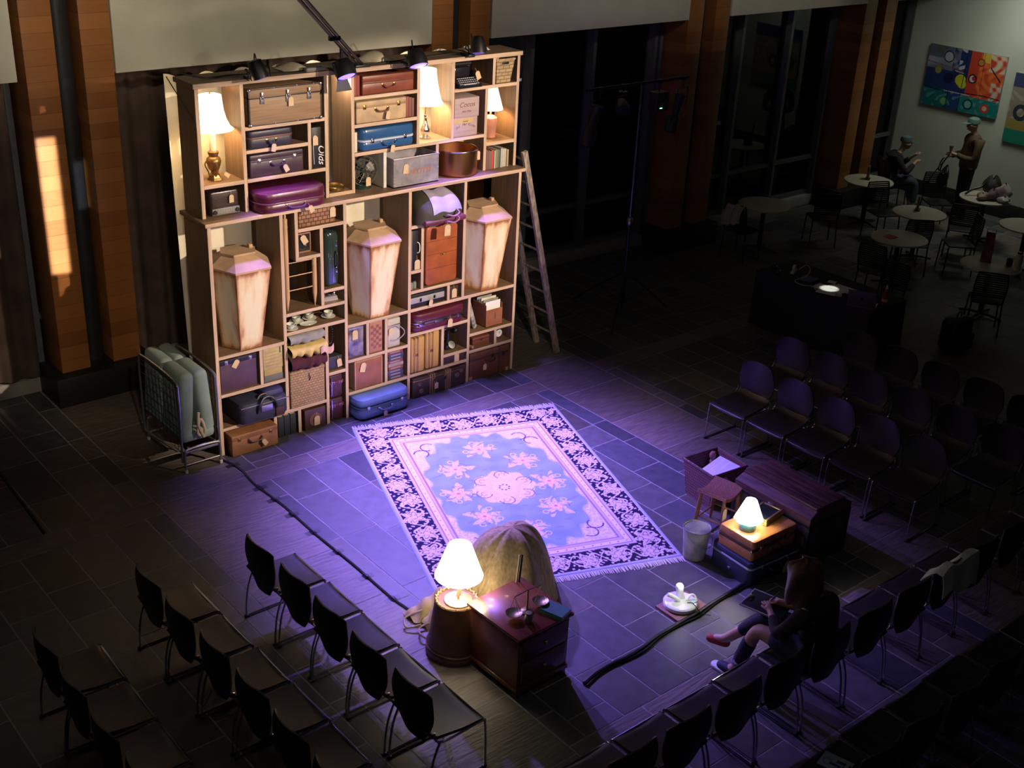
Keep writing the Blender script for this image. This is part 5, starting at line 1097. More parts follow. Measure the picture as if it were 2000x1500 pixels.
for k, y in enumerate((-.23, -.78, -1.05, -1.38, -1.75, -2.15, -2.62, -3.02)):
    tag(MB().grid(lambda u, v, y=y: (-.07+.14*u, y-.03+.06*v, .0015+.022*math.exp(-((u-.5)*.14/.016)**2)), 22, 4, .0012).build('tape_strip', gaf), 'short strip of black gaffer tape across the cable, '+('first', 'second', 'third', 'fourth', 'fifth', 'sixth', 'seventh', 'eighth')[k]+' from the shelf', 'tape', 'gaffer tape strips')
# ------------------------------------------------------------------ lighting stands
o = T('lighting_stand', 'black tripod lighting stand with a cross bar beyond the ladder', 'stand', (6.1, .5, 0)); sm_ = M('black_stand', (.02, .02, .022), .35, .3)
MB().cyl((0, 0, .12), (0, 0, 1.3), .024, seg=14).build('lower_pole', sm_, o); MB().cyl((0, 0, 1.3), (0, 0, 3.06), .016, seg=14).build('upper_pole', M('steel_pole', (.14, .14, .15), .3, .8), o); MB().lathe([(.04, 1.26), (.045, 1.28), (.045, 1.33), (.03, 1.35)], seg=16).build('collar', nickel, o)
for px_, py_ in ((-.6, -.43), (-.16, .78), (.72, -.13)): MB().tube([(0, 0, .62), (px_*.55, py_*.55, .3), (px_, py_, .012)], .014, 8).tube([(0, 0, .18), (px_*.5, py_*.5, .33)], .009, 6).build('leg', sm_, o)
MB().cyl((-.92, 0, 3.06), (.82, 0, 3.06), .02, seg=12).build('cross_bar', sm_, o)
def profile_light(x, lab, kind):
    o = T('stage_light', lab, 'stage light', (x, .5, 3.03), 0, None); 
    MB().tube([(0, 0, .05), (0, 0, -.1)], .008, 6).box(-.02, .02, -.03, .03, .0, .05, .005).build('clamp', sm_, o)
    if kind == 'profile':
        MB().lathe([(0, -.62), (.08, -.6), (.085, -.42), (.055, -.38), (.06, -.2), (.075, -.12), (.05, -.1), (0, -.1)], seg=22).build('housing', par_b, o).matrix_local = Matrix.Translation((0, 0, -.06)) @ Matrix.Rotation(.28, 4, 'Y'); MB().tube([(-.09, 0, -.3), (-.09, 0, -.1), (.09, 0, -.1), (.09, 0, -.3)], .007, 6).build('yoke', sm_, o)
    elif kind == 'par':
        p = MB().lathe([(0, .14), (.06, .13), (.085, .05), (.09, -.06), (.085, -.06), (.08, -.03), (0, -.03)], seg=24).build('housing', par_b, o); p.matrix_local = Matrix.Translation((0, -.02, -.24)) @ Matrix.Rotation(-1.1, 4, 'X') @ Matrix.Rotation(.5, 4, 'Y')
        for k in range(7):
            a = k*PI/3; r = 0 if k == 6 else .045; q = MB().lathe([(.015, -.034), (.012, -.04), (0, -.041)], (r*math.cos(a), r*math.sin(a), 0), 12).build('led_lens', M('led_lens', (.6, .55, .45), .15, .3, coat=1), o); q.matrix_local = p.matrix_local
        MB().tube([(-.1, 0, -.24), (-.1, 0, -.09), (.1, 0, -.09), (.1, 0, -.24)], .007, 6).build('yoke', sm_, o)
    else:
        MB().rplan(-.11, .11, -.08, .08, -.34, -.1, .02, .01).build('housing', par_b, o); MB().box(-.06, .03, -.084, -.078, -.3, -.22).build('control_panel', M('grey_panel', (.06, .065, .06), .4), o)
        MB().box(-.05, -.015, -.087, -.083, -.295, -.285).build('green_led', M('green_led', (.1, .8, .2), .4, emit=(.1, 1., .25), estr=9.), o)
profile_light(5.4, 'black profile stage light hanging at the left end of the cross bar', 'profile'); profile_light(5.78, 'black round stage light with seven small lenses on the cross bar', 'par'); profile_light(6.42, 'black boxy dimmer with a green light on the cross bar', 'dim'); profile_light(6.85, 'black profile stage light hanging at the right end of the cross bar', 'profile')
o = T('tripod_stand', 'black tripod stand at the left edge of the photo', 'stand', (-2.3, .35, 0))
MB().cyl((0, 0, .15), (0, 0, 2.6), .022, seg=12).build('pole', sm_, o)
for px_, py_ in ((.36, -.76), (.3, .5), (-.7, .15)): MB().tube([(0, 0, .95), (px_, py_, .012)], .014, 8).tube([(0, 0, .4), (px_*.55, py_*.55, .44)], .008, 6).build('leg', sm_, o)
MB().cyl((0, 0, .92), (0, 0, 1.0), .035, seg=12).build('collar', sm_, o)
# ------------------------------------------------------------------ stacking chairs
seat_m = M('aubergine_vinyl', (.026, .020, .028), .5, 0, .12, 18, bump=.15); shell_m = M('black_shell', (.012, .012, .016), .45, 0, .1); chr_d = M('chair_chrome', (.55, .55, .57), .2, 1, .03)
def make_chair():
    o = T('stacking_chair', 'x', 'chair')
    def st(u, v):
        x = -.21+.455*u; y = (v-.5)*.45*(1-.10*(1-u)**2); z = .435+.018*(2*v-1)**2+.012*math.cos(u*PI*1.3)
        if u > .88: z -= .03*((u-.88)/.12)**2
        if u < .15: z += .05*((.15-u)/.15)**2
        return (x, y, z)
    MB().grid(st, 16, 12, .022).build('seat', seat_m, o)
    def bk(u, v):
        w = .105+.125*math.sin(min(v*1.7, 1)*PI*.5)-.03*max(0, v-.62)/.38; e = 1
        y = (u-.5)*2*w*e; return (-.205-.045*v+.055*(2*u-1)**2*(.35+.65*v)-.012*math.sin(v*PI), y, .385+.455*v-.045*(2*u-1)**4*max(0, v-.75)/.25)
    MB().grid(bk, 14, 14, .012).build('backrest', shell_m, o)
    for s in (-1, 1):
        y = s*.232; pts = [(.25, y, .012), (.245, y, .2), (.232, y, .40), (.20, y, .425), (-.12, y, .422), (-.185, y*.97, .47), (-.19, y*.95, .52)]
        MB().tube(spline(pts, 3), .0085, 6).tube(spline([(-.15, y, .43), (-.20, y, .30), (-.225, y, .15), (-.235, y, .012)], 3), .0085, 6).tube([(-.235, y, .010), (.25, y, .010)], .0085, 6).build('leg_frame', chr_d, o)
        for x in (-.233, .243): MB().box(x-.018, x+.018, y-.012, y+.012, 0, .02, .004).build('glide', blackp, o)
    for x in (.232, -.15): MB().cyl((x, -.232, .416), (x, .232, .416), .0085, seg=6).build('cross_bar', chr_d, o)
    return o
ORD = ('first', 'second', 'third', 'fourth', 'fifth', 'sixth', 'seventh', 'eighth', 'ninth', 'tenth', 'eleventh', 'twelfth', 'thirteenth')
ch0 = make_chair(); used = [False]
def put_chair(x, y, rz, label, group):
    if not used[0]:
        used[0] = True; ch0.location = (x, y, 0); ch0.rotation_euler = (0, 0, rz); ch0['label'] = label; ch0['group'] = group; return ch0
    return dup(ch0, (x, y, 0), rz, label, group)
rj = random.Random(11)
def jit(): return rj.uniform(-.012, .012)
for r, (xf, y0, n) in enumerate(((-.855, -2.76, 5), (-1.705, -2.65, 6), (-2.595, -2.97, 4))):
    for k in range(n): put_chair(xf+jit(), y0-.508*k, jit(), f'black stacking chair, {ORD[k]} from the shelf in the {("front", "middle", "back")[r]} row on the left', f'chairs in the {("front", "middle", "back")[r]} row on the left')
for k in range(12): put_chair(-.34+.505*k, -5.915+jit(), PI/2+jit(), f'black stacking chair, near right block, front row, {ORD[k]} from the left', 'front row chairs of the near right block')
for k in range(10): put_chair(.44+.501*k, -6.83+jit(), PI/2+jit(), f'black stacking chair, near right block, back row, {ORD[k]} from the left', 'back row chairs of the near right block')
for r, (xf, y0, n) in enumerate(((4.63, -2.79, 5), (5.49, -2.585, 6), (6.31, -2.9, 6))):
    for k in range(n): put_chair(xf+jit(), y0-.512*k, PI+jit(), f'dark stacking chair, far right block, {("front", "middle", "back")[r]} row, {ORD[k]} from the left', f'far right block, {("front", "middle", "back")[r]} row chairs')
# things left on chairs
def drape(name, lab, cat, m, f, nu, nv, th=.008, parts=()):
    o = MB().grid(f, nu, nv, th).build(name, m); return tag(o, lab, cat)
wj = M('white_jersey', (.62, .68, .70), .85, 0, .1, 6)
def jk(u, v):   # hangs over the back rest at x 3.2
    s = (v-.5)*2; x = 3.19+(u-.5)*.50+.03*math.sin(v*5); top = .855+.02*math.sin(u*9)-.10*max(0, .25-u)*2
    if s < 0: return (x, -6.14+.045*-s*0-.05-.05*(-s), top-.26*(-s)*(.7+.5*u)+.01*math.sin(u*13+3*s))
    return (x, -6.14+.10*s, top-.16*s*(.6+.5*u)+.01*math.sin(u*11+4*s))
drape('jacket', 'white jacket draped over the back of a front row chair, right', 'jacket', wj, jk, 26, 22)
o = T('programme', 'pale blue printed programme lying on a back row chair seat', 'leaflet', (.93, -6.76, .462), .25); pb = M('pale_blue_paper', (.34, .42, .55), .8, 0, .08)
MB().box(-.075, .075, -.1, .1, 0, .003).build('sheet', pb, o); dk_ = M('dark_blue_ink', (.05, .07, .16), .8)
MB().box(-.06, .0, -.08, -.05, .0025, .0036).box(-.03, -.005, -.04, .03, .0025, .0036).box(.01, .04, -.06, .0, .0025, .0036).build('printed_marks', dk_, o)
MB().tube([(.03*math.cos(a)-.01, .055+.025*math.sin(a), .0032) for a in [k*2*PI/20 for k in range(20)]], .003, 4, closed=True).build('printed_ring', M('grey_violet_ink', (.22, .2, .36), .8), o)
o = T('programme', 'pale programme lying on a back row chair at the right edge', 'leaflet', (3.98, -6.80, .462), -.2); MB().box(-.11, .11, -.15, .15, 0, .004).build('sheet', M('ivory_sheet', (.6, .58, .5), .8), o)
# ------------------------------------------------------------------ cafe tables
tt_m = M('cream_laminate', (.60, .55, .44), .4, 0, .05, 3); ed_m = M('cream_edge', (.62, .58, .46), .5)
def make_table():
    o = T('cafe_table', 'x', 'table'); R = .40
    MB().lathe([(0, .705), (R-.03, .705), (R, .715), (R, .735), (R-.008, .74), (0, .74)], seg=48).build('table_top', tt_m, o); MB().lathe([(.035, .03), (.035, .69), (.12, .70), (.12, .706)], seg=20).build('pedestal', blackp, o)
    for k in range(4):
        a = k*PI/2+.4; MB().tube([(0, 0, .05), (.16*math.cos(a), .16*math.sin(a), .04), (.30*math.cos(a), .30*math.sin(a), .016)], [.022, .018, .014], 8).build('foot', blackp, o)
    return o
tabs = (((9.83, 1.27), 'round cream cafe table left of the others, with a jacket on its chair'), ((12.45, 1.23), 'round cream cafe table at the foot of the far right pier'), ((11.59, -.31), 'round cream cafe table with a brown menu stand, middle of the group'), ((10.23, -.87), 'round cream cafe table with a small red patch on it'), ((13.28, -.41), 'round cream cafe table heaped with bags by the end wall'), ((12.45, -1.6), 'round cream cafe table cut off by the right edge, in front of the wall'), ((10.30, -2.27), 'round cream cafe table holding a tall red bag'))
t0 = make_table()
for k, ((x, y), lab) in enumerate(tabs):
    if k == 0: t0.location = (x, y, 0); t0['label'] = lab; t0['group'] = 'round cafe tables'
    else: dup(t0, (x, y, 0), k, lab, 'round cafe tables')
bm_ = M('black_metal', (.012, .012, .013), .4, .3)
def make_cafe():
    o = T('cafe_chair', 'x', 'chair'); MB().rplan(-.2, .2, -.2, .2, .435, .455, .05, .006).build('seat', bm_, o)
    b = MB().tube(spline([(-.2, -.19, .5), (-.235, -.2, .7), (-.25, -.18, .86), (-.255, -.14, .88), (-.255, .14, .88), (-.25, .18, .86), (-.235, .2, .7), (-.2, .19, .5)], 4), .012, 8)
    b.build('back_frame', bm_, o)
    for k in range(11): MB().box(-.25+.003*(10-k), -.244+.003*(10-k), -.185, .185, .54+.030*k, .562+.030*k).build('back_slat', bm_, o)
    for x in (-.19, .19):
        for y in (-.19, .19): MB().tube([(x*1.1, y*1.1, 0), (x, y, .44)], .011, 8).build('leg', bm_, o)
    for y in (-.19, .19): MB().tube([(-.19, y, .44), (-.2, y, .5)], .011, 8).build('back_post', bm_, o)
    return o
cf = (((13.3, .42), -2.2, 'black slat-backed metal cafe chair standing alone in front of the standing man'), ((12.35, -.62), .5, 'black metal cafe chair with its back to us at the bag-laden table'), ((10.98, -.62), .9, 'black metal cafe chair between the red-patched table and the menu-stand table'), ((9.82, -2.55), .6, 'black metal cafe chair drawn up at the table with the tall red bag'), ((9.5, -1.05), .2, 'black metal cafe chair hidden in shadow left of the red-patched table'), ((9.28, 1.2), .1, 'black metal cafe chair with a cream jacket over its back'), ((13.62, 1.52), -.7, 'black metal cafe chair with a seated man by the window corner'), ((11.62, -1.02), 2.4, 'black metal cafe chair turned sideways between the bag table and the red bag table'), ((8.62, -1.75), PI, 'black cafe chair standing behind the laptop on the black-draped table'), ((10.9, .95), .9, 'black metal cafe chair in the gap between the jacket table and the pier table'), ((11.95, .55), -2.0, 'black metal cafe chair behind the menu-stand table'))
c0 = make_cafe()
for k, ((x, y), rz, lab) in enumerate(cf):
    if k == 0: c0.location = (x, y, 0); c0.rotation_euler = (0, 0, rz); c0['label'] = lab; c0['group'] = 'black cafe chairs'
    else: dup(c0, (x, y, 0), rz, lab, 'black cafe chairs')
cj = M('cream_jacket_cloth', (.50, .44, .32), .9, 0, .1, 6)
drape('jacket', 'cream jacket hanging over a cafe chair at the left table', 'jacket', cj, lambda u, v: (9.03+.10*(v-.5)*(1 if v > .5 else 1.2)+.012*math.sin(u*14), 1.02+.36*u+.02*math.sin(v*9), .90-.34*abs(v-.5)*2*(.8+.3*u)+.012*math.sin(u*17+v*4)), 22, 20)
# table things
def menu(x, y, lab, m):
    o = T('menu_stand', lab, 'menu stand', (x, y, .7405), .5); MB().box(-.075, .075, -.004, .03, .012, .22, .002).build('card', m, o); MB().box(-.08, .08, -.03, .05, 0, .014, .003).build('base', blackp, o)
menu(12.5, 1.28, 'brown menu card stand on the table by the far pier', M('brown_card', (.14, .08, .045), .6)); menu(11.68, -.22, 'red-brown menu card stand on the middle cafe table', M('red_brown_card', (.2, .08, .06), .6))
o = tag(MB().grid(lambda u, v: (10.05+.16*u, -.86+.15*v, .742+.014*math.sin(u*9+v*5)**2), 10, 10, .003).build('red_napkin', M('red_paper', (.62, .12, .06), .8)), 'small crumpled red napkin on a cafe table', 'napkin')
def sack(name, lab, cat, x, y, z, rx, ry, h, m, seed, grp=None):
    def f(u, v):
        a = u*2*PI; k = math.sin(min(max(v, .0), 1)*PI*.94+.12)**.55; n_ = 1+.14*math.sin(3*a+seed)+.09*math.sin(7*a+2*seed+5*v); return (x+rx*k*n_*math.cos(a), y+ry*k*n_*math.sin(a), z+h*v*(1+.12*math.sin(2*a+seed)*v))
    return tag(MB().grid(f, 30, 14).build(name, m), lab, cat, grp)
sack('shopping_bag', 'white and pink plastic shopping bag in the heap on the cafe table', 'bag', 13.42, -.62, .7405, .15, .13, .24, M('white_pink_plastic', (.6, .45, .45), .4, 0, .3, 5), 1)
sack('shopping_bag', 'clear crinkled plastic bag at the right of the heap', 'bag', 13.25, -.74, .7405, .1, .09, .1, M('pale_plastic', (.55, .54, .5), .3, 0, .1, 9), 2.2)
sack('rucksack', 'dark grey rucksack at the back of the heap on the cafe table', 'bag', 13.5, -.36, .7405, .15, .13, .3, M('dark_grey_nylon', (.05, .045, .05), .7), 3.1)
sack('brown_bag', 'crumpled light brown bag in front of the heap on the cafe table', 'bag', 13.12, -.45, .7405, .12, .1, .12, M('brown_plastic', (.34, .25, .18), .5), 4)
sack('mauve_bag', 'mauve cloth bag in the middle of the heap on the cafe table', 'bag', 13.26, -.55, .7405, .12, .1, .17, M('mauve_cloth', (.2, .13, .15), .8), 5)
tag(MB().tube(spline([(13.1, -.15, .76), (13.2, -.2, .83), (13.32, -.28, .88), (13.4, -.3, .95)], 5), .018, 8).build('folded_umbrella', blackp), 'black folded umbrella leaning on the heap of bags', 'umbrella')
# tall red bag, black cup, green box, white bottle
o = T('paper_bag', 'tall red patterned paper bag on the near cafe table', 'bag', (10.42, -2.12, .7405), .5); rb_ = M('red_patterned_paper', (.26, .07, .05), .6, 0, .5, 9)
MB().raw([(-.13, -.07, 0), (.13, -.07, 0), (.13, .07, 0), (-.13, .07, 0), (-.13, -.06, .36), (.13, -.06, .36), (.13, .06, .36), (-.13, .06, .36), (-.12, -.05, .355), (.12, -.05, .355), (.12, .05, .355), (-.12, .05, .355), (-.12, -.06, .02), (.12, -.06, .02), (.12, .06, .02), (-.12, .06, .02)],
         [(3, 2, 1, 0), (12, 13, 14, 15)]+[(a+i, a+(i+1) % 4, c+(i+1) % 4, c+i) for a, c in ((0, 4), (4, 8), (8, 12)) for i in range(4)]).build('bag', rb_, o, smooth=False)
for y in (-.055, .055): MB().tube(spline([(-.05, y, .35), (-.04, y, .43), (.04, y, .43), (.05, y, .35)], 5), .004, 6).build('handle', rb_, o)
o = T('mug', 'black mug with a handle beside the red bag', 'cup', (10.48, -2.43, .7405)); MB().lathe([(.035, 0), (.04, .006), (.042, .1), (.038, .1), (.036, .01), (0, .008)], seg=22).build('body', blackp, o); MB().tube(spline([(-.04, 0, .085), (-.07, 0, .08), (-.07, 0, .035), (-.038, 0, .025)], 5), .006, 8).build('handle', blackp, o)
o = T('carton', 'green carton behind the white bottle on the near cafe table', 'carton', (10.55, -2.53, .7405), .6); MB().box(-.045, .045, -.03, .03, 0, .17, .004).build('box', M('green_board', (.05, .2, .09), .6), o)
o = T('white_bottle', 'white plastic bottle on the near cafe table at the right edge', 'bottle', (10.4, -2.58, .7405)); MB().lathe([(.045, 0), (.05, .01), (.05, .17), (.04, .2), (.025, .215), (.025, .235), (0, .237)], seg=24).build('body', M('white_plastic', (.6, .6, .58), .4), o); MB().lathe([(.028, .232), (.028, .255), (0, .256)], seg=20).build('cap', blackp, o)
# ------------------------------------------------------------------ black draped technician's table
bk_c = M('black_drape', (.010, .010, .013), .9, 0, .15, 6)
o = T('draped_table', 'long table under a black cloth reaching the floor, behind the chairs', 'table', (7.73, -1.53, 0))
def skirt(u, v):
    P = [(-.38, -.88), (.38, -.88), (.38, .88), (-.38, .88)]; t4 = (u*4) % 4; i = int(t4) % 4; f = t4-int(t4); a, c = P[i], P[(i+1) % 4]; x = a[0]+(c[0]-a[0])*f; y = a[1]+(c[1]-a[1])*f; L_ = math.hypot(x, y); w_ = (.02*math.sin(u*130)+.02)*(1-v); return (x+x/L_*w_, y+y/L_*w_, .735*v)
MB().grid(skirt, 161, 8).build('cloth_skirt', bk_c, o); MB().box(-.385, .385, -.885, .885, .733, .745, .004).build('cloth_top', bk_c, o); MB().box(-.36, .36, -.86, .86, .69, .73).build('table_board', blackp, o)
for x in (-.33, .33):
    for y in (-.8, .8): MB().cyl((x, y, 0), (x, y, .69), .02, seg=10).build('leg', chr_d, o)
tz = .7455
for k, (x, y, a) in enumerate(((7.58, -1.58, .1), (7.66, -1.68, -.25), (7.5, -1.7, .35), (7.74, -1.74, .05))):
    tag(MB(Matrix.Translation((x, y, tz+.0015*k)) @ Matrix.Rotation(a, 4, 'Z')).box(-.105, .105, -.148, .148, 0, .0012).build('paper_sheet', whitep, smooth=False), ('white sheet of paper nearest the blue box on the draped table', 'white sheet of paper in the middle of the lit spread', 'white sheet of paper at the near edge of the lit spread', 'white sheet of paper beside the laptop')[k], 'paper', 'papers on the black table')
o = T('laptop', 'open silver laptop seen from behind on the black-draped table', 'laptop', (7.49, -2.2, tz), R_(116)); al_ = M('grey_laptop', (.17, .17, .18), .35, .6, .04)
MB().rplan(-.17, .17, -.12, .12, 0, .014, .015, .004).build('base', al_, o); MB().box(-.15, .15, -.09, .0, .0141, .0155).build('keyboard', blackp, o)
l_ = MB().rplan(-.17, .17, -.006, .0, 0, .225, .004, .002).build('lid', al_, o); l_.matrix_local = Matrix.Translation((0, .12, .012)) @ Matrix.Rotation(-.25, 4, 'X')
e_ = MB().lathe([(.02, 0), (.018, .0015), (0, .0015)], seg=20).build('round_emblem', M('dark_emblem', (.03, .03, .035), .2, .5), l_); e_.matrix_local = Matrix.Translation((0, .0, .115)) @ Matrix.Rotation(-PI/2, 4, 'X')
o = T('red_bottle', 'red bottle with a white label band at the right end of the draped table', 'bottle', (7.74, -2.34, tz)); MB().lathe([(.034, 0), (.037, .008), (.037, .15), (.018, .19), (.014, .2)], seg=22).build('body', M('red_plastic', (.30, .02, .025), .3), o); MB().lathe([(.038, .04), (.0385, .06), (.038, .075)], seg=22).build('label_band', cream, o); MB().lathe([(.016, .2), (.014, .23), (.005, .25), (0, .251)], seg=14).build('spout', white_c, o)
o = T('blue_box', 'grey-blue electronics box left of the lit papers', 'box', (7.62, -1.28, tz), .2); MB().box(-.1, .1, -.1, .1, 0, .03, .005).build('case', M('blue_case', (.03, .075, .16), .4, 0, .3, 14), o); MB().box(-.05, .03, -.03, .05, .0295, .032, .001).build('blue_label', M('light_blue', (.08, .2, .42), .4), o)
o = T('white_adapter', 'white power adapter with an upright plug on the left half of the draped table', 'adapter', (7.7, -.98, tz), .4); MB().box(-.09, .09, -.025, .025, 0, .03, .006).box(-.03, .03, -.02, .02, .03, .1, .008).build('body', M('dim_white_plastic', (.5, .5, .5), .4), o)
tag(MB().tube(spline([(7.72, -1.04, tz+.05), (7.78, -1.1, tz+.12), (7.74, -1.2, tz+.1), (7.6, -1.25, tz+.05), (7.45, -1.2, tz+.006), (7.4, -1.35, tz+.006), (7.48, -1.46, tz+.006), (7.4, -1.58, tz+.006), (7.42, -1.75, tz+.006)], 8), .006, 6).build('white_cable', M('dim_white_plastic', (.5, .5, .5))), 'pale cable looping over the left half of the draped table', 'cable')
o = T('notepad', 'small white notepad behind the lit papers', 'notepad', (7.82, -1.5, tz), .3); MB().box(-.04, .04, -.05, .05, 0, .012, .002).build('pad', whitep, o)
o = T('mouse', 'small grey computer mouse in front of the lit papers', 'mouse', (7.47, -1.86, tz), .2); MB().rplan(-.03, .03, -.05, .05, 0, .03, .028, .014).build('shell', M('grey_plastic', (.35, .35, .35), .35), o); MB().box(-.003, .003, .02, .045, .028, .033, .002).build('wheel', blackp, o)
for k, (x, y, h) in enumerate(((7.55, -.78, .08), (7.48, -.9, .06))):
    o = T('lens_gadget', ('small dark gadget with a shiny knob at the left end of the draped table', 'smaller dark gadget beside the shiny-knobbed one')[k], 'gadget', (x, y, tz), .3*k); MB().rplan(-.04, .04, -.03, .03, 0, h, .01, .006).build('body', blackp, o); MB().ball((0, -.03, h*.8), .012, 10, 8).build('knob', chrome, o)
o = T('rucksack', 'black rucksack standing on the floor beside the draped table', 'bag', (8.85, -2.75, 0)); MB().rplan(-.2, .2, -.14, .14, 0, .48, .09, .09).build('body', blackl, o); MB().rplan(-.15, .15, -.19, -.13, .06, .28, .04, .03).build('front_pocket', blackl, o); MB().tube(spline([(-.05, .0, .47), (-.03, 0, .53), (.03, 0, .53), (.05, 0, .47)], 5), .01, 8).build('handle', blackp, o)
# ------------------------------------------------------------------ pictures on the end wall
def art1(u, v):   # u across 0..1 (left to right as seen), v up 0..1
    c = np.zeros(u.shape+(3,)); c[:] = (.02, .04, .16)
    def put(m, col, a=1.): 
        m = (np.clip(m, 0, 1)*a)[..., None]; c[:] = c*(1-m)+np.array(col)*m
    n1 = np.sin(7*u+3*np.sin(5*v))*np.sin(6*v+2*np.sin(4*u)); n2 = np.sin(41*u+5*np.sin(13*v))*.5+np.sin(23*v+4*np.sin(17*u))*.5
    put((u < .42)*(v > .62)*(.55+.4*n1), (.42, .46, .50)); put((u < .2)*(v > .8), (.05, .08, .14), .7); put((u > .33)*(u < .55)*(v > .5)*(.5+.5*n2), (.01, .02, .12)); put((u > .42)*(u < .5)*(v > .6)*(n2 > .2), (.5, .52, .6))
    put((u > .55)*(v > .25), (.62, .06, .03)); put((u > .68)*(v > .2)*np.clip(.6+.9*n2, 0, 1), (.85, .19, .04)); put((u > .80)*(v > .72)*np.clip(.6+n2, 0, 1), (.66, .55, .42)); put((u > .86)*(v < .55)*(v > .25)*np.clip(.5+n2, 0, 1), (.66, .52, .50)); put((u > .7)*(u < .8)*(v > .85), (.75, .50, .06))
    put((v < .30)*(u < .3), (.01, .16, .19)); put((v < .3)*(u >= .3)*(u < .5), (.02, .06, .22)); put((v < .27)*(u >= .5), (.01, .22, .22)); put((v < .3)*(n2 > .55), (.12, .35, .36), .7)
    def disc(a, b, r, col, w=None): 
        rr = np.hypot((u-a)*1.38, v-b); put((rr < r) if w is None else (np.abs(rr-r) < w), col)
    disc(.27, .84, .085, (.45, .48, .5)); disc(.27, .84, .085, (.01, .02, .05), .009); disc(.16, .99, .1, (.12, .12, .10)); disc(.47, .5, .095, (.62, .60, .02)); disc(.50, .44, .07, (.66, .64, .03)); disc(.16, .6, .06, (.35, .30, .05)); disc(.62, .56, .065, (.72, .62, .62)); disc(.64, .57, .04, (.5, .02, .06)); disc(.62, .56, .065, (.01, .01, .02), .011)
    disc(.69, .84, .05, (.55, .24, .04)); disc(.69, .84, .055, (.25, .02, .01), .008); disc(.31, .50, .09, (.01, .01, .08)); disc(.30, .11, .065, (.25, .42, .2)); disc(.30, .11, .065, (.02, .25, .12), .010); disc(.62, .14, .072, (.2, .42, .42)); disc(.62, .14, .075, (.0, .05, .07), .014); disc(.84, .13, .075, (.62, .06, .02)); disc(.84, .13, .04, (.75, .5, .4))
    put(np.abs(v-.30+.02*np.sin(6*u)) < .008, (.01, .01, .03)); put((np.abs(v-.285) < .007)*(u > .28)*(u < .62), (.65, .6, .62)); put((np.abs(v-.72+.14*u) < .007)*(u < .5), (.35, .05, .06)); put((np.abs(v-.69+.14*u) < .006)*(u > .38)*(u < .5), (.6, .55, .56)); put((np.abs((v-.72)+1.3*(u-.87)) < .014)*(u > .82)*(u < .97), (.01, .01, .01)); put(np.abs(u-.5) < .003, (.01, .01, .02)); put((np.abs(u-.335) < .004)*(v < .3), (.0, .02, .05)); put((np.abs(u-.75+.03*v) < .003)*(v > .05), (.25, .03, .02))
    return c
def art2(u, v):
    c = np.zeros(u.shape+(3,)); c[:] = (.30, .25, .20); n2 = np.sin(21*u+5*np.sin(9*v))*np.sin(17*v+3*np.sin(11*u))
    def put(m, col): c[:] = np.where(m[..., None], np.array(col), c)
    put(n2 > .3, (.42, .36, .30)); put((v > .8), (.05, .06, .16)); put((v < .2)*(u < .7), (.02, .25, .18)); put((v > .2)*(v < .35), (.36, .28, .08))
    for a, b, r in ((.2, .45, .09), (.55, .42, .08), (.4, .7, .05)): put(np.abs(np.hypot(u-a, v-b)-r) < .03, (.03, .04, .06))
    return c
am = attr_mat('painted_canvas', .5, .3, 60., var=.08)
def picture(label, y0, y1, z0, z1, f):
    # canvas faces -x; its left edge (as seen) is at the larger y
    o = T('painting', label, 'painting', (14.86, (y0+y1)/2, z0)); w = y1-y0; h = z1-z0
    MB().box(.0, .038, -w/2, w/2, 0, h, .003).build('stretcher', M('canvas_side', (.22, .22, .21), .8), o)
    g = color_grid('canvas', am, np.linspace(0, w, 220), np.linspace(0, h, 160), lambda X, Y: X*0, lambda X, Y: f(X/w, Y/h), o)
    g.matrix_local = Matrix(((0, 0, -1, -.002), (-1, 0, 0, w/2), (0, 1, 0, 0), (0, 0, 0, 1)))
picture('large abstract canvas in blue, red and teal on the end wall', .56, 2.03, 1.62, 2.66, art1)
picture('partly seen pale abstract canvas at the right edge of the photo', -.75, .36, 1.3, 2.45, art2)
# ------------------------------------------------------------------ people
def skin_body(name, chains, mat, parent, sub=2):
    """one continuous surface grown around a jointed skeleton (skin + subdivision, applied)"""
    idx, vs, rr, es = {}, [], [], []
    def vid(p, r):
        k = tuple(round(c, 4) for c in p)
        if k not in idx: idx[k] = len(vs); vs.append(p); rr.append(r)
        return idx[k]
    for ch in chains:
        ids = [vid(p, r) for p, r in ch]
        for a, b in zip(ids, ids[1:]):
            if a != b and (a, b) not in es and (b, a) not in es: es.append((a, b))
    me = bpy.data.meshes.new(name); me.from_pydata(vs, es, []); o = bpy.data.objects.new(name, me); COL.objects.link(o)
    sk = o.modifiers.new('skin', 'SKIN'); sk.use_smooth_shade = True; sb = o.modifiers.new('sub', 'SUBSURF'); sb.levels = sub; sb.render_levels = sub
    for i, v in enumerate(me.skin_vertices[0].data):
        r = rr[i]; v.radius = (r, r) if not isinstance(r, tuple) else r; v.use_root = (i == 0)
    dg = bpy.context.evaluated_depsgraph_get(); m2 = bpy.data.meshes.new_from_object(o.evaluated_get(dg)); bpy.data.objects.remove(o); bpy.data.meshes.remove(me)
    m2.materials.clear(); m2.materials.append(mat); m2.shade_smooth(); r = bpy.data.objects.new(name, m2); COL.objects.link(r); r.parent = parent; return r
skin_m = M('skin', (.50, .29, .21), .5, 0, .05, 10); 
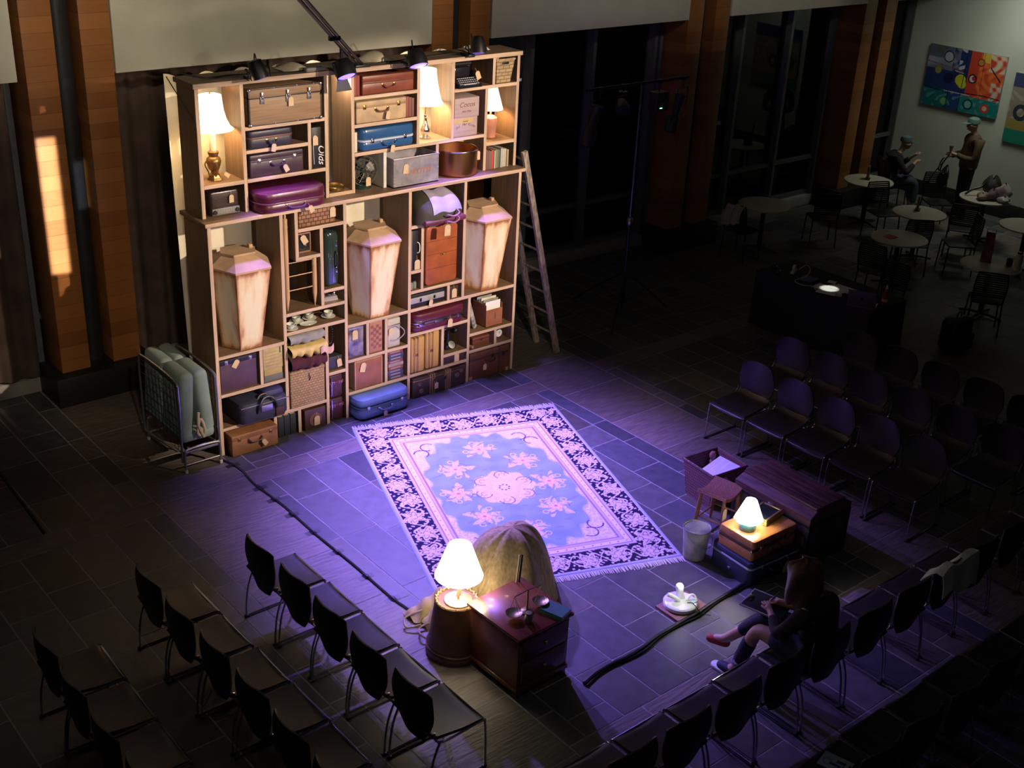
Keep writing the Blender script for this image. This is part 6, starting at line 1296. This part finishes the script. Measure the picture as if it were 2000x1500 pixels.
def hand(w, d, up, curl=.5, side=1):
    """five finger chains from wrist w along direction d, palm normal up"""
    w, d, up = Vector(w), Vector(d).normalized(), Vector(up).normalized(); s = d.cross(up).normalized()*side; palm = w+d*.075; out = []
    out.append([(tuple(w), .026), (tuple(w+d*.03), .028), (tuple(palm), .026)])
    for k, (off, ln) in enumerate(((-.03, .066), (-.010, .076), (.010, .072), (.029, .056))):
        b = palm+s*off; p1 = b+d*ln*.5-up*ln*.15*curl; p2 = p1+d*ln*.3*(1-curl*.5)-up*ln*.4*curl; p3 = p2-up*ln*.25*curl+d*ln*.15*(1-curl)
        out.append([(tuple(palm), .026), (tuple(b), .0105), (tuple(p1), .0095), (tuple(p2), .0085), (tuple(p3), .007)])
    t0 = w+d*.03-s*.03; out.append([(tuple(w+d*.03), .028), (tuple(t0), .012), (tuple(t0+d*.035-s*.014-up*.01), .0105), (tuple(t0+d*.06-s*.008-up*.022), .008)])
    return out
def head_chain(nk, hd, face):
    """neck -> skull with chin, nose and ears; face = unit direction the face looks"""
    nk, hd, f = Vector(nk), Vector(hd), Vector(face).normalized(); up = (hd-nk).normalized(); s = f.cross(up).normalized()
    c = [[(tuple(nk), .052), (tuple(nk.lerp(hd, .45)+f*.01), .056), (tuple(hd-up*.02), .082), (tuple(hd+up*.04-f*.012), .088), (tuple(hd+up*.085-f*.015), .06)],
         [(tuple(hd-up*.02), .082), (tuple(hd-up*.055+f*.06), .040), (tuple(hd-up*.085+f*.082), .022)],
         [(tuple(hd-up*.02), .082), (tuple(hd-up*.012+f*.095), .018), (tuple(hd-up*.025+f*.108), .013)]]
    for q in (-1, 1): c.append([(tuple(hd-up*.02), .082), (tuple(hd-up*.01+s*q*.082-f*.008), .016), (tuple(hd+up*.012+s*q*.09-f*.018), .012)])
    return c
def features(par, hd, face, up=(0, 0, 1)):
    hd, f, up = Vector(hd), Vector(face).normalized(), Vector(up); s = f.cross(up).normalized(); up = s.cross(f)
    for q in (-1, 1): MB().ball(hd+f*.076+s*q*.031+up*.012, .011, 10, 8).build('eye', M('eye_white', (.6, .58, .55), .2), par); 
    for q in (-1, 1): MB().tube([hd+f*.082+s*q*.015+up*.034, hd+f*.082+s*q*.033+up*.038, hd+f*.07+s*q*.047+up*.033], .005, 6).build('eyebrow', M('grey_brown_hair', (.07, .05, .04), .8), par)
    MB().tube([hd+f*.086+s*-.022-up*.056, hd+f*.094-up*.054, hd+f*.086+s*.022-up*.056], .006, 6).build('lips', M('lip', (.36, .14, .12), .5), par)
# --- standing man, local: faces +X, feet on z=0
pm = T('person', 'standing person in brown jacket and green cap holding a black bag by the end wall', 'person', (14.22, .52, 0), R_(140))
HD = (.06, 0, 1.60); NK = (.0, 0, 1.44)
legs = [[((0, 0, .92), .10), ((0, s*.095, .86), .08), ((.01, s*.10, .50), .062), ((-.02, s*.105, .10), .042), ((.02, s*.105, .045), .042), ((.13, s*.11, .032), .032)] for s in (-1, 1)]
torso = [[((0, 0, .92), .10), ((-.01, 0, 1.1), .10), ((-.02, 0, 1.28), .10), ((-.01, 0, 1.38), .065), (NK, .05)]]
wr = {1: (.30, .06, 1.12), -1: (.33, -.05, 1.06)}
arms = [[((-.01, 0, 1.38), .065), ((-.02, s*.15, 1.38), .045), ((-.03, s*.22, 1.30), .042), ((.02, s*.25, 1.07), .038), (((.02+wr[s][0])/2, (s*.25+wr[s][1])/2, 1.07), .038), (wr[s], .028)] for s in (-1, 1)]
hands = hand(wr[1], (.6, -.5, .1), (.2, .2, 1), .8, 1)+hand(wr[-1], (.6, .5, .1), (.2, -.2, 1), .8, -1)
skin_body('body', torso+legs+arms+head_chain(NK, HD, (1, 0, -.15))+hands, skin_m, pm); features(pm, HD, (1, 0, -.15))
jk_m = M('brown_jacket', (.11, .065, .032), .75, 0, .15, 6, bump=.2)
skin_body('jacket', [[((0, 0, .80), .155), ((-.0, 0, .95), .17), ((-.01, 0, 1.12), .17), ((-.02, 0, 1.28), .168), ((-.01, 0, 1.39), .105), ((-.0, 0, 1.44), .075)]]+[[((-.01, 0, 1.39), .105), ((-.02, s*.155, 1.38), .078), ((-.03, s*.225, 1.30), .072), ((.02, s*.255, 1.07), .062), (((.02+wr[s][0])/2, (s*.25+wr[s][1])/2, 1.07), .055), ((wr[s][0]*.88, wr[s][1]*1.1, wr[s][2]), .045)] for s in (-1, 1)], jk_m, pm)
skin_body('trousers', [[((0, 0, .97), .12), ((0, 0, .90), .115), ((0, s*.09, .80), .10), ((.01, s*.10, .50), .076), ((-.02, s*.105, .09), .062), ((-.02, s*.105, .06), .06)] for s in (-1, 1)], M('black_trousers', (.014, .014, .016), .8), pm)
for s in (-1, 1): skin_body('shoe', [[((-.06, s*.107, .045), .045), ((.04, s*.11, .045), .046), ((.16, s*.115, .035), .036)]], blackl, pm)
cap_m = M('sea_green_cap', (.14, .26, .23), .8, 0, .1, 9)
MB(Matrix.Translation((HD[0]-.012, 0, HD[2]+.035))).lathe([(.1, .0), (.102, .03), (.088, .075), (.05, .098), (0, .104)], seg=26).build('cap', cap_m, pm)
MB().grid(lambda u, v: (HD[0]+.06+.11*v*(1-.35*(2*u-1)**2), (u-.5)*.17*(1-.2*v), HD[2]+.042-.02*v), 10, 6, .005).build('cap_peak', cap_m, pm)
tag(MB().lathe([(.02, 0), (.034, .09), (.03, .09), (.017, .004), (0, .003)], (0, 0, 0), 16).build('paper_cup', M('tan_cup', (.3, .2, .12), .7)), 'small tan paper cup held by the standing man', 'cup').location = (14.22+.36*math.cos(R_(140))-.05*math.sin(R_(140)), .52+.36*math.sin(R_(140))+.05*math.cos(R_(140)), 1.16)
o = T('shoulder_bag', 'black shoulder bag with long straps hanging from the hands of the standing man', 'bag', (14.22, .52, 0), R_(140))
MB().grid(lambda u, v: (.34+.10*(1-v)+.05*math.cos(u*2*PI)*math.sin(v*PI*.9+.2)**.6*1.3, .0+.18*math.sin(u*2*PI)*math.sin(v*PI*.9+.2)**.6, .50+.38*v+.03*math.sin(u*12)), 30, 12).build('pouch', blackl, o)
for y in (-.05, .05): MB().tube(spline([(.38, y, 1.08), (.45, y, .95), (.47, y, .82), (.42, y*2, .78)], 5), .012, 6).build('strap', blackp, o)
MB().tube(spline([(.38, .02, 1.06), (.60, .12, .78), (.66, .15, .62), (.5, .12, .62)], 6), .010, 6).build('long_strap', blackp, o)
# --- seated man in the corner
ps = T('person', 'seated person with grey-green cap in dark clothes by the window corner', 'person', (13.62, 1.52, 0), R_(-40))
HD = (.12, 0, 1.16); NK = (.04, 0, 1.0); w2 = {1: (.30, .07, .93), -1: (.32, -.06, .86)}
lg = [[((-.08, 0, .53), .10), ((-.02, s*.09, .53), .08), ((.36, s*.10, .53), .066), ((.38, s*.10, .10), .042), ((.42, s*.10, .045), .042), ((.52, s*.105, .032), .032)] for s in (-1, 1)]
ts = [[((-.08, 0, .53), .10), ((-.08, 0, .68), .10), ((-.05, 0, .86), .10), ((-.0, 0, .95), .065), (NK, .05)]]
ar = [[((-.0, 0, .95), .065), ((-.02, s*.15, .94), .045), ((-.01, s*.21, .87), .042), ((.12, s*.24, .69), .045), (w2[s], .028)] for s in (-1, 1)]
skin_body('body', ts+lg+ar+head_chain(NK, HD, (1, 0, -.3))+hand(w2[1], (.5, -.4, .5), (-.6, 0, .6), .7, 1)+hand(w2[-1], (.6, .5, .2), (-.2, 0, 1), .7, -1), skin_m, ps); features(ps, HD, (1, 0, -.3))
dkc = M('dark_wool', (.022, .02, .024), .9, 0, .15, 8)
skin_body('coat', [[((-.08, 0, .50), .165), ((-.08, 0, .68), .165), ((-.05, 0, .86), .165), ((-.0, 0, .96), .105), ((.02, 0, 1.0), .075)]]+[[((-.0, 0, .96), .105), ((-.02, s*.155, .94), .075), ((-.01, s*.215, .87), .07), ((.12, s*.245, .69), .06), ((.12+(w2[s][0]-.12)*.8, s*.24+(w2[s][1]-s*.24)*.8, .69+(w2[s][2]-.69)*.8), .046)] for s in (-1, 1)], dkc, ps)
skin_body('trousers', [[((-.08, 0, .53), .15), ((-.02, s*.09, .535), .112), ((.36, s*.10, .53), .08), ((.38, s*.10, .12), .062)] for s in (-1, 1)], M('blue_grey_denim', (.06, .075, .10), .85), ps)
for s in (-1, 1): skin_body('shoe', [[((.35, s*.10, .045), .046), ((.43, s*.10, .045), .046), ((.55, s*.11, .035), .036)]], blackl, ps)
MB(Matrix.Translation((HD[0]-.012, 0, HD[2]+.035))).lathe([(.1, .0), (.102, .03), (.088, .075), (.05, .098), (0, .104)], seg=26).build('cap', M('grey_green_cap', (.10, .16, .16), .85), ps)
MB().grid(lambda u, v: (HD[0]+.06+.11*v*(1-.35*(2*u-1)**2), (u-.5)*.17*(1-.2*v), HD[2]+.04-.03*v), 10, 6, .005).build('cap_peak', M('grey_green_cap', (.10, .16, .16)), ps)
# --- seated writer in the front row (faces +Y); world coordinates about the chair
WX = 1.69; pw_ = T('person', 'long-haired person in black seated in the front row, writing on a clipboard, red shoe forward', 'person', (WX, -5.93, 0), PI/2)
# local frame: +X forward (world +Y), +Y is world -X (left in the photo)
HD = (.14, .02, 1.15); NK = (.03, .0, 1.0); w3 = {1: (.36, .02, .66), -1: (.33, -.12, .68)}
lg = [[((-.06, 0, .53), .10), ((0, .09, .53), .08), ((.37, .13, .54), .064), ((.50, .14, .12), .042), ((.53, .14, .06), .042), ((.65, .145, .038), .032)],
      [((-.06, 0, .53), .10), ((0, -.09, .54), .08), ((.38, -.06, .58), .064), ((.68, .03, .24), .042), ((.72, .04, .19), .042), ((.82, .07, .16), .032)]]
ts = [[((-.06, 0, .53), .10), ((-.07, 0, .68), .095), ((-.04, 0, .85), .095), ((-.0, 0, .94), .06), (NK, .046)]]
ar = [[((-.0, 0, .94), .06), ((-.01, s*.14, .93), .04), ((.0, s*.19, .86), .038), ((.12, s*.23, .68), .042), (w3[s], .026)] for s in (-1, 1)]
skin_body('body', ts+lg+ar+head_chain(NK, HD, (.8, .1, -.6))+hand(w3[1], (.6, -.4, .1), (0, 0, 1), .6, 1)+hand(w3[-1], (.6, .4, .1), (0, 0, 1), .8, -1), skin_m, pw_); features(pw_, HD, (.8, .1, -.6), (.6, 0, .8))
bkt = M('black_knit', (.014, .014, .017), .85)
skin_body('top', [[((-.06, 0, .52), .15), ((-.07, 0, .68), .145), ((-.04, 0, .85), .148), ((-.0, 0, .95), .095), ((.015, 0, .99), .065)]]+[[((-.0, 0, .95), .095), ((-.01, s*.145, .93), .068), ((.0, s*.195, .86), .064), ((.12, s*.235, .68), .055), ((.12+(w3[s][0]-.12)*.72, s*.23+(w3[s][1]-s*.23)*.72, .68), .042)] for s in (-1, 1)], bkt, pw_)
jn = M('dark_jeans', (.022, .026, .05), .85, 0, .15, 20)
skin_body('jeans', [[((-.06, 0, .53), .148), ((0, .09, .535), .112), ((.27, .12, .54), .085)], [((-.06, 0, .53), .148), ((0, -.09, .545), .112), ((.38, -.06, .585), .078), ((.62, .012, .31), .056)]], jn, pw_)
skin_body('jean_leg', [[((.40, .132, .46), .066), ((.47, .138, .22), .06), ((.485, .139, .17), .062)]], jn, pw_); MB().tube([(.49+.05*math.cos(a), .139+.05*math.sin(a), .165) for a in [k*PI/9 for k in range(18)]], .012, 8, closed=True).build('rolled_cuff', M('pale_denim', (.16, .19, .26), .85), pw_)
skin_body('sock', [[((.66, .022, .265), .046), ((.70, .034, .20), .047)]], M('pale_blue_sock', (.42, .44, .55), .9), pw_)
skin_body('red_shoe', [[((.67, .02, .165), .042), ((.74, .045, .165), .046), ((.87, .085, .145), .036)]], M('red_canvas', (.36, .04, .03), .7), pw_)
skin_body('dark_shoe', [[((.46, .138, .052), .044), ((.54, .142, .05), .048), ((.68, .148, .04), .036)]], M('navy_canvas', (.03, .035, .07), .7), pw_); MB().rplan(.41, .73, .095, .19, 0.0, .025, .045, .006).build('white_sole', whitep, pw_)
hr = M('auburn_hair', (.10, .035, .022), .55, 0, .3, 6, (20, 20, 2))
H_ = Vector(HD); b = MB()
def hair(u, v):
    a = (u-.5)*2*PI*.80+PI; r = .104+.03*v-.02*v*v; z = H_.z+.105-.12*v**.6*.9-.34*max(0, v-.28); k = math.sin(min(v*2.6, 1)*PI/2)
    return (H_.x-.012+r*math.cos(a)*k-.05*max(0, v-.3), H_.y+r*math.sin(a)*k+.012*math.sin(v*8+u*20), z+.012*math.cos(u*40)*v)
MB().grid(hair, 48, 20, .016).build('hair', hr, pw_)
o = T('clipboard', 'dark clipboard with a pale metal edge resting on the writer\'s lap', 'clipboard', (WX+.03, -5.93+.42, .655), .25); cbm = M('dark_board', (.02, .02, .025), .4)
MB().box(-.125, .125, -.15, .17, 0, .006, .002).build('board', cbm, o); MB().box(-.132, -.122, -.154, .178, -.001, .009).box(-.122, .122, .169, .178, -.001, .009).box(.122, .132, -.154, .178, -.001, .009).build('metal_edge', M('pale_metal_edge', (.6, .6, .6), .5, .2), o); MB().box(-.04, .04, .13, .165, .006, .016, .004).build('clip', chrome, o)
tag(MB().cyl((WX+.05, -5.5, .672), (WX+.085, -5.56, .79), .005, seg=8).build('pen', blackp), 'black pen in the hand of the seated writer', 'pen')
# objects beyond the glass, added to stand in for window reflections
o = T('red_newspaper_box', 'red box outside the glass standing in for a window reflection', 'box', (7.15, 3.5, -.02)); MB().box(-.2, .2, -.2, .2, .7, 1.12, .02).build('body', M('red_paint', (.36, .02, .015), .4), o); MB().box(-.035, .035, -.206, -.198, .86, .95, .004).build('plate', white_c, o); MB().cyl((0, 0, .0), (0, 0, .7), .04).build('post', blackp, o); MB().box(-.14, .14, -.14, .14, 0, .02).build('foot', blackp, o)
lt_ = M('far_light', (.6, .75, .9), .5, emit=(.65, .85, 1.), estr=.8); ly_ = M('far_warm_light', (.9, .7, .4), .5, emit=(1., .75, .4), estr=.9)
for k, (x, y, z, sx, m) in enumerate(((8.3, 5.5, 2.0, .16, lt_), (7.8, 4.6, .95, .10, lt_), (10.5, 6.5, 1.15, .2, lt_), (10.0, 5.2, 1.05, .2, lt_), (7.2, 4., .1, .03, ly_), (9.0, 5., .5, .05, ly_), (10.2, 5.6, 2.0, .05, lt_))):
    o = T('outdoor_light', 'small glow standing in for a reflection in the window, '+('highest pale bar on the left', 'pale short bar on the left', 'farthest pale bar', 'pale bar low in the middle', 'lowest amber dot on the left', 'amber dot in the middle', 'pale dot high in the middle')[k], 'light', (x, y, -.02), 0, 'stand-ins for window reflections'); MB().box(-sx, sx, -.02, .02, z-.02, z+.02, .008).build('lens', m, o); MB().cyl((0, 0, 0), (0, 0, z), .012, seg=8).build('post', blackp, o)
# ------------------------------------------------------------------ lights
def light(kind, loc, energy, col, size=.05, target=None, angle=60, blend=.5, **kw):
    l = bpy.data.lights.new(kind.lower(), kind); l.energy = energy; l.color = col
    o = bpy.data.objects.new(l.name, l); COL.objects.link(o); o.location = loc
    if kind == 'AREA':
        l.size = size
        if 'sy' in kw: l.shape = 'RECTANGLE'; l.size_y = kw['sy']
        if 'spread' in kw: l.spread = R_(kw['spread'])
    else: l.shadow_soft_size = size
    if kind == 'SPOT': l.spot_size = R_(angle); l.spot_blend = blend
    if target is not None: o.rotation_euler = (Vector(target)-Vector(loc)).to_track_quat('-Z', 'Y').to_euler()
    return o
def shutters(o, F, half, soft, up=(0, 0, 1), roll=0.):
    """framing shutters of a profile light: the beam is cut to a rectangle (tangents l,r,b,t) with soft edges"""
    l = o.data; l.use_nodes = True; nt = l.node_tree; N, L = nt.nodes, nt.links; em = [n for n in N if n.type == 'EMISSION'][0]
    F = Vector(F).normalized(); Rr = F.cross(Vector(up)).normalized(); U = Rr.cross(F)
    if roll: q = Matrix.Rotation(roll, 3, F); Rr = q @ Rr; U = q @ U
    g = N.new('ShaderNodeNewGeometry')
    def dot(v):
        d = N.new('ShaderNodeVectorMath'); d.operation = 'DOT_PRODUCT'; d.inputs[1].default_value = v; L.new(g.outputs['Incoming'], d.inputs[0]); return d.outputs['Value']
    f, r, u = dot(F), dot(Rr), dot(U)
    def edge(val, lo, hi):
        dv = N.new('ShaderNodeMath'); dv.operation = 'DIVIDE'; L.new(val, dv.inputs[0]); L.new(f, dv.inputs[1]); out = []
        for (a, sg) in ((lo, 1), (hi, -1)):
            m = N.new('ShaderNodeMapRange'); m.interpolation_type = 'SMOOTHSTEP'; m.inputs['From Min'].default_value = a-soft*sg; m.inputs['From Max'].default_value = a+soft*sg; L.new(dv.outputs[0], m.inputs['Value']); out.append(m.outputs['Result'])
        return out
    outs = edge(r, half[0], half[1])+edge(u, half[2], half[3]); cur = outs[0]
    for q in outs[1:]:
        m = N.new('ShaderNodeMath'); m.operation = 'MULTIPLY'; L.new(cur, m.inputs[0]); L.new(q, m.inputs[1]); cur = m.outputs[0]
    L.new(cur, em.inputs['Strength'])
# unseen warm spot added to brighten the left pier
D_ = Vector((-2.5, -6., 5.)); F_ = Vector((-.2, 2.05, 2.2))-D_
k7 = light('SPOT', D_, 420, (1, .82, .62), .1, D_+F_, 46, .2); shutters(k7, F_, (-.105, .10, -.30, .34), .05)
# unseen spots added to brighten the fascia boards and the pier heads
E_ = Vector((.6, -4.5, 7.6)); F_ = Vector((.6, 2.0, 4.2))-E_
k5 = light('SPOT', E_, 640, (1, .90, .66), .15, E_+F_, 90, .2); shutters(k5, F_, (-.75, .52, -.105, .4), .05)
E2 = Vector((7.0, -4.5, 7.6)); F_ = Vector((7.4, 2.0, 4.2))-E2
k6 = light('SPOT', E2, 330, (1, .93, .74), .15, E2+F_, 90, .2); shutters(k6, F_, (-.48, .60, -.105, .4), .05)
VIO = (.28, .18, 1.)
# the four violet lamps on the shelf
for k, (p, d) in enumerate(PARS):
    P = Vector(p)+d*.04; light('SPOT', P, (360, 1500, 1450, 480)[k], VIO, .06, P+d, 71, .7)
# lamps inside the shades; last point is added to brighten the porcelain fitting
light('POINT', (.25, .29, 3.40), 15, (1, .70, .38), .04); light('POINT', (2.67, .28, 3.38), 36, (1, .78, .50), .05); light('POINT', (3.565, .3, 3.16), 12, (1, .68, .36), .03)
light('POINT', (.02, -3.88, .92), 11, (1, .86, .62), .035); light('POINT', (2.74, -4.47, .60), 9, (1, .88, .72), .03); light('POINT', (1.86, -4.60, .30), 1.6, (1, 1, .95), .02)
# warm front wash on the shelf, shuttered to its face
A_ = Vector((4.2, -8.2, 5.6)); F_ = Vector((1.9, 0, 1.9))-A_
k1 = light('SPOT', A_, 4200, (1, .79, .60), .06, A_+F_, 50, .1); shutters(k1, F_, (-.205, .235, -.155, .20), .025)
B_ = Vector((-1.5, -8.6, 5.2)); F_ = Vector((1.9, 0, 2.2))-B_
k2 = light('SPOT', B_, 800, (1, .80, .62), .06, B_+F_, 50, .1); shutters(k2, F_, (-.205, .215, -.19, .155), .03)
# slivers of a projector on the left pier
C_ = Vector((-3.0, -5.5, 3.4)); F_ = Vector((-.68, 2.05, 2.15))-C_
k3 = light('SPOT', C_, 13000, (.85, .92, 1), .02, C_+F_, 20, .05); shutters(k3, F_, (-.010, .012, -.085, .09), .003, roll=0.)
F_ = Vector((-.3, 2.2, 2.3))-C_; k4 = light('SPOT', C_, 2600, (.9, .95, 1), .02, C_+F_, 12, .05); shutters(k4, F_, (-.006, .006, -.03, .03), .003)
light('POINT', (1.56, .2, 3.56), 11, (1, .82, .6), .02)  # unseen bare bulb added to brighten the top of the narrow open bay
# unseen soft fill added for the room, then far wall and paper lamps
light('AREA', (-3.5, -7.0, 6.5), 15, (1., .86, .66), 2.5, (2.5, 2, 3.6))
light('AREA', (4.5, -5.5, 6.8), 2.5, (.9, .86, .9), 3.0, (5., -3, 0))
light('AREA', (13.8, -.1, 4.2), 13, (.86, .95, .80), 1.2, (14.9, .6, 1.2), spread=120)
light('AREA', (13.7, .2, 5.2), 4, (.95, .95, .8), 1.0, (13.5, .0, 0), spread=85)
tl = light('SPOT', (7.9, -1.62, 2.4), 110, (.95, 1., .9), .01, (7.6, -1.62, .74), 9, .6)
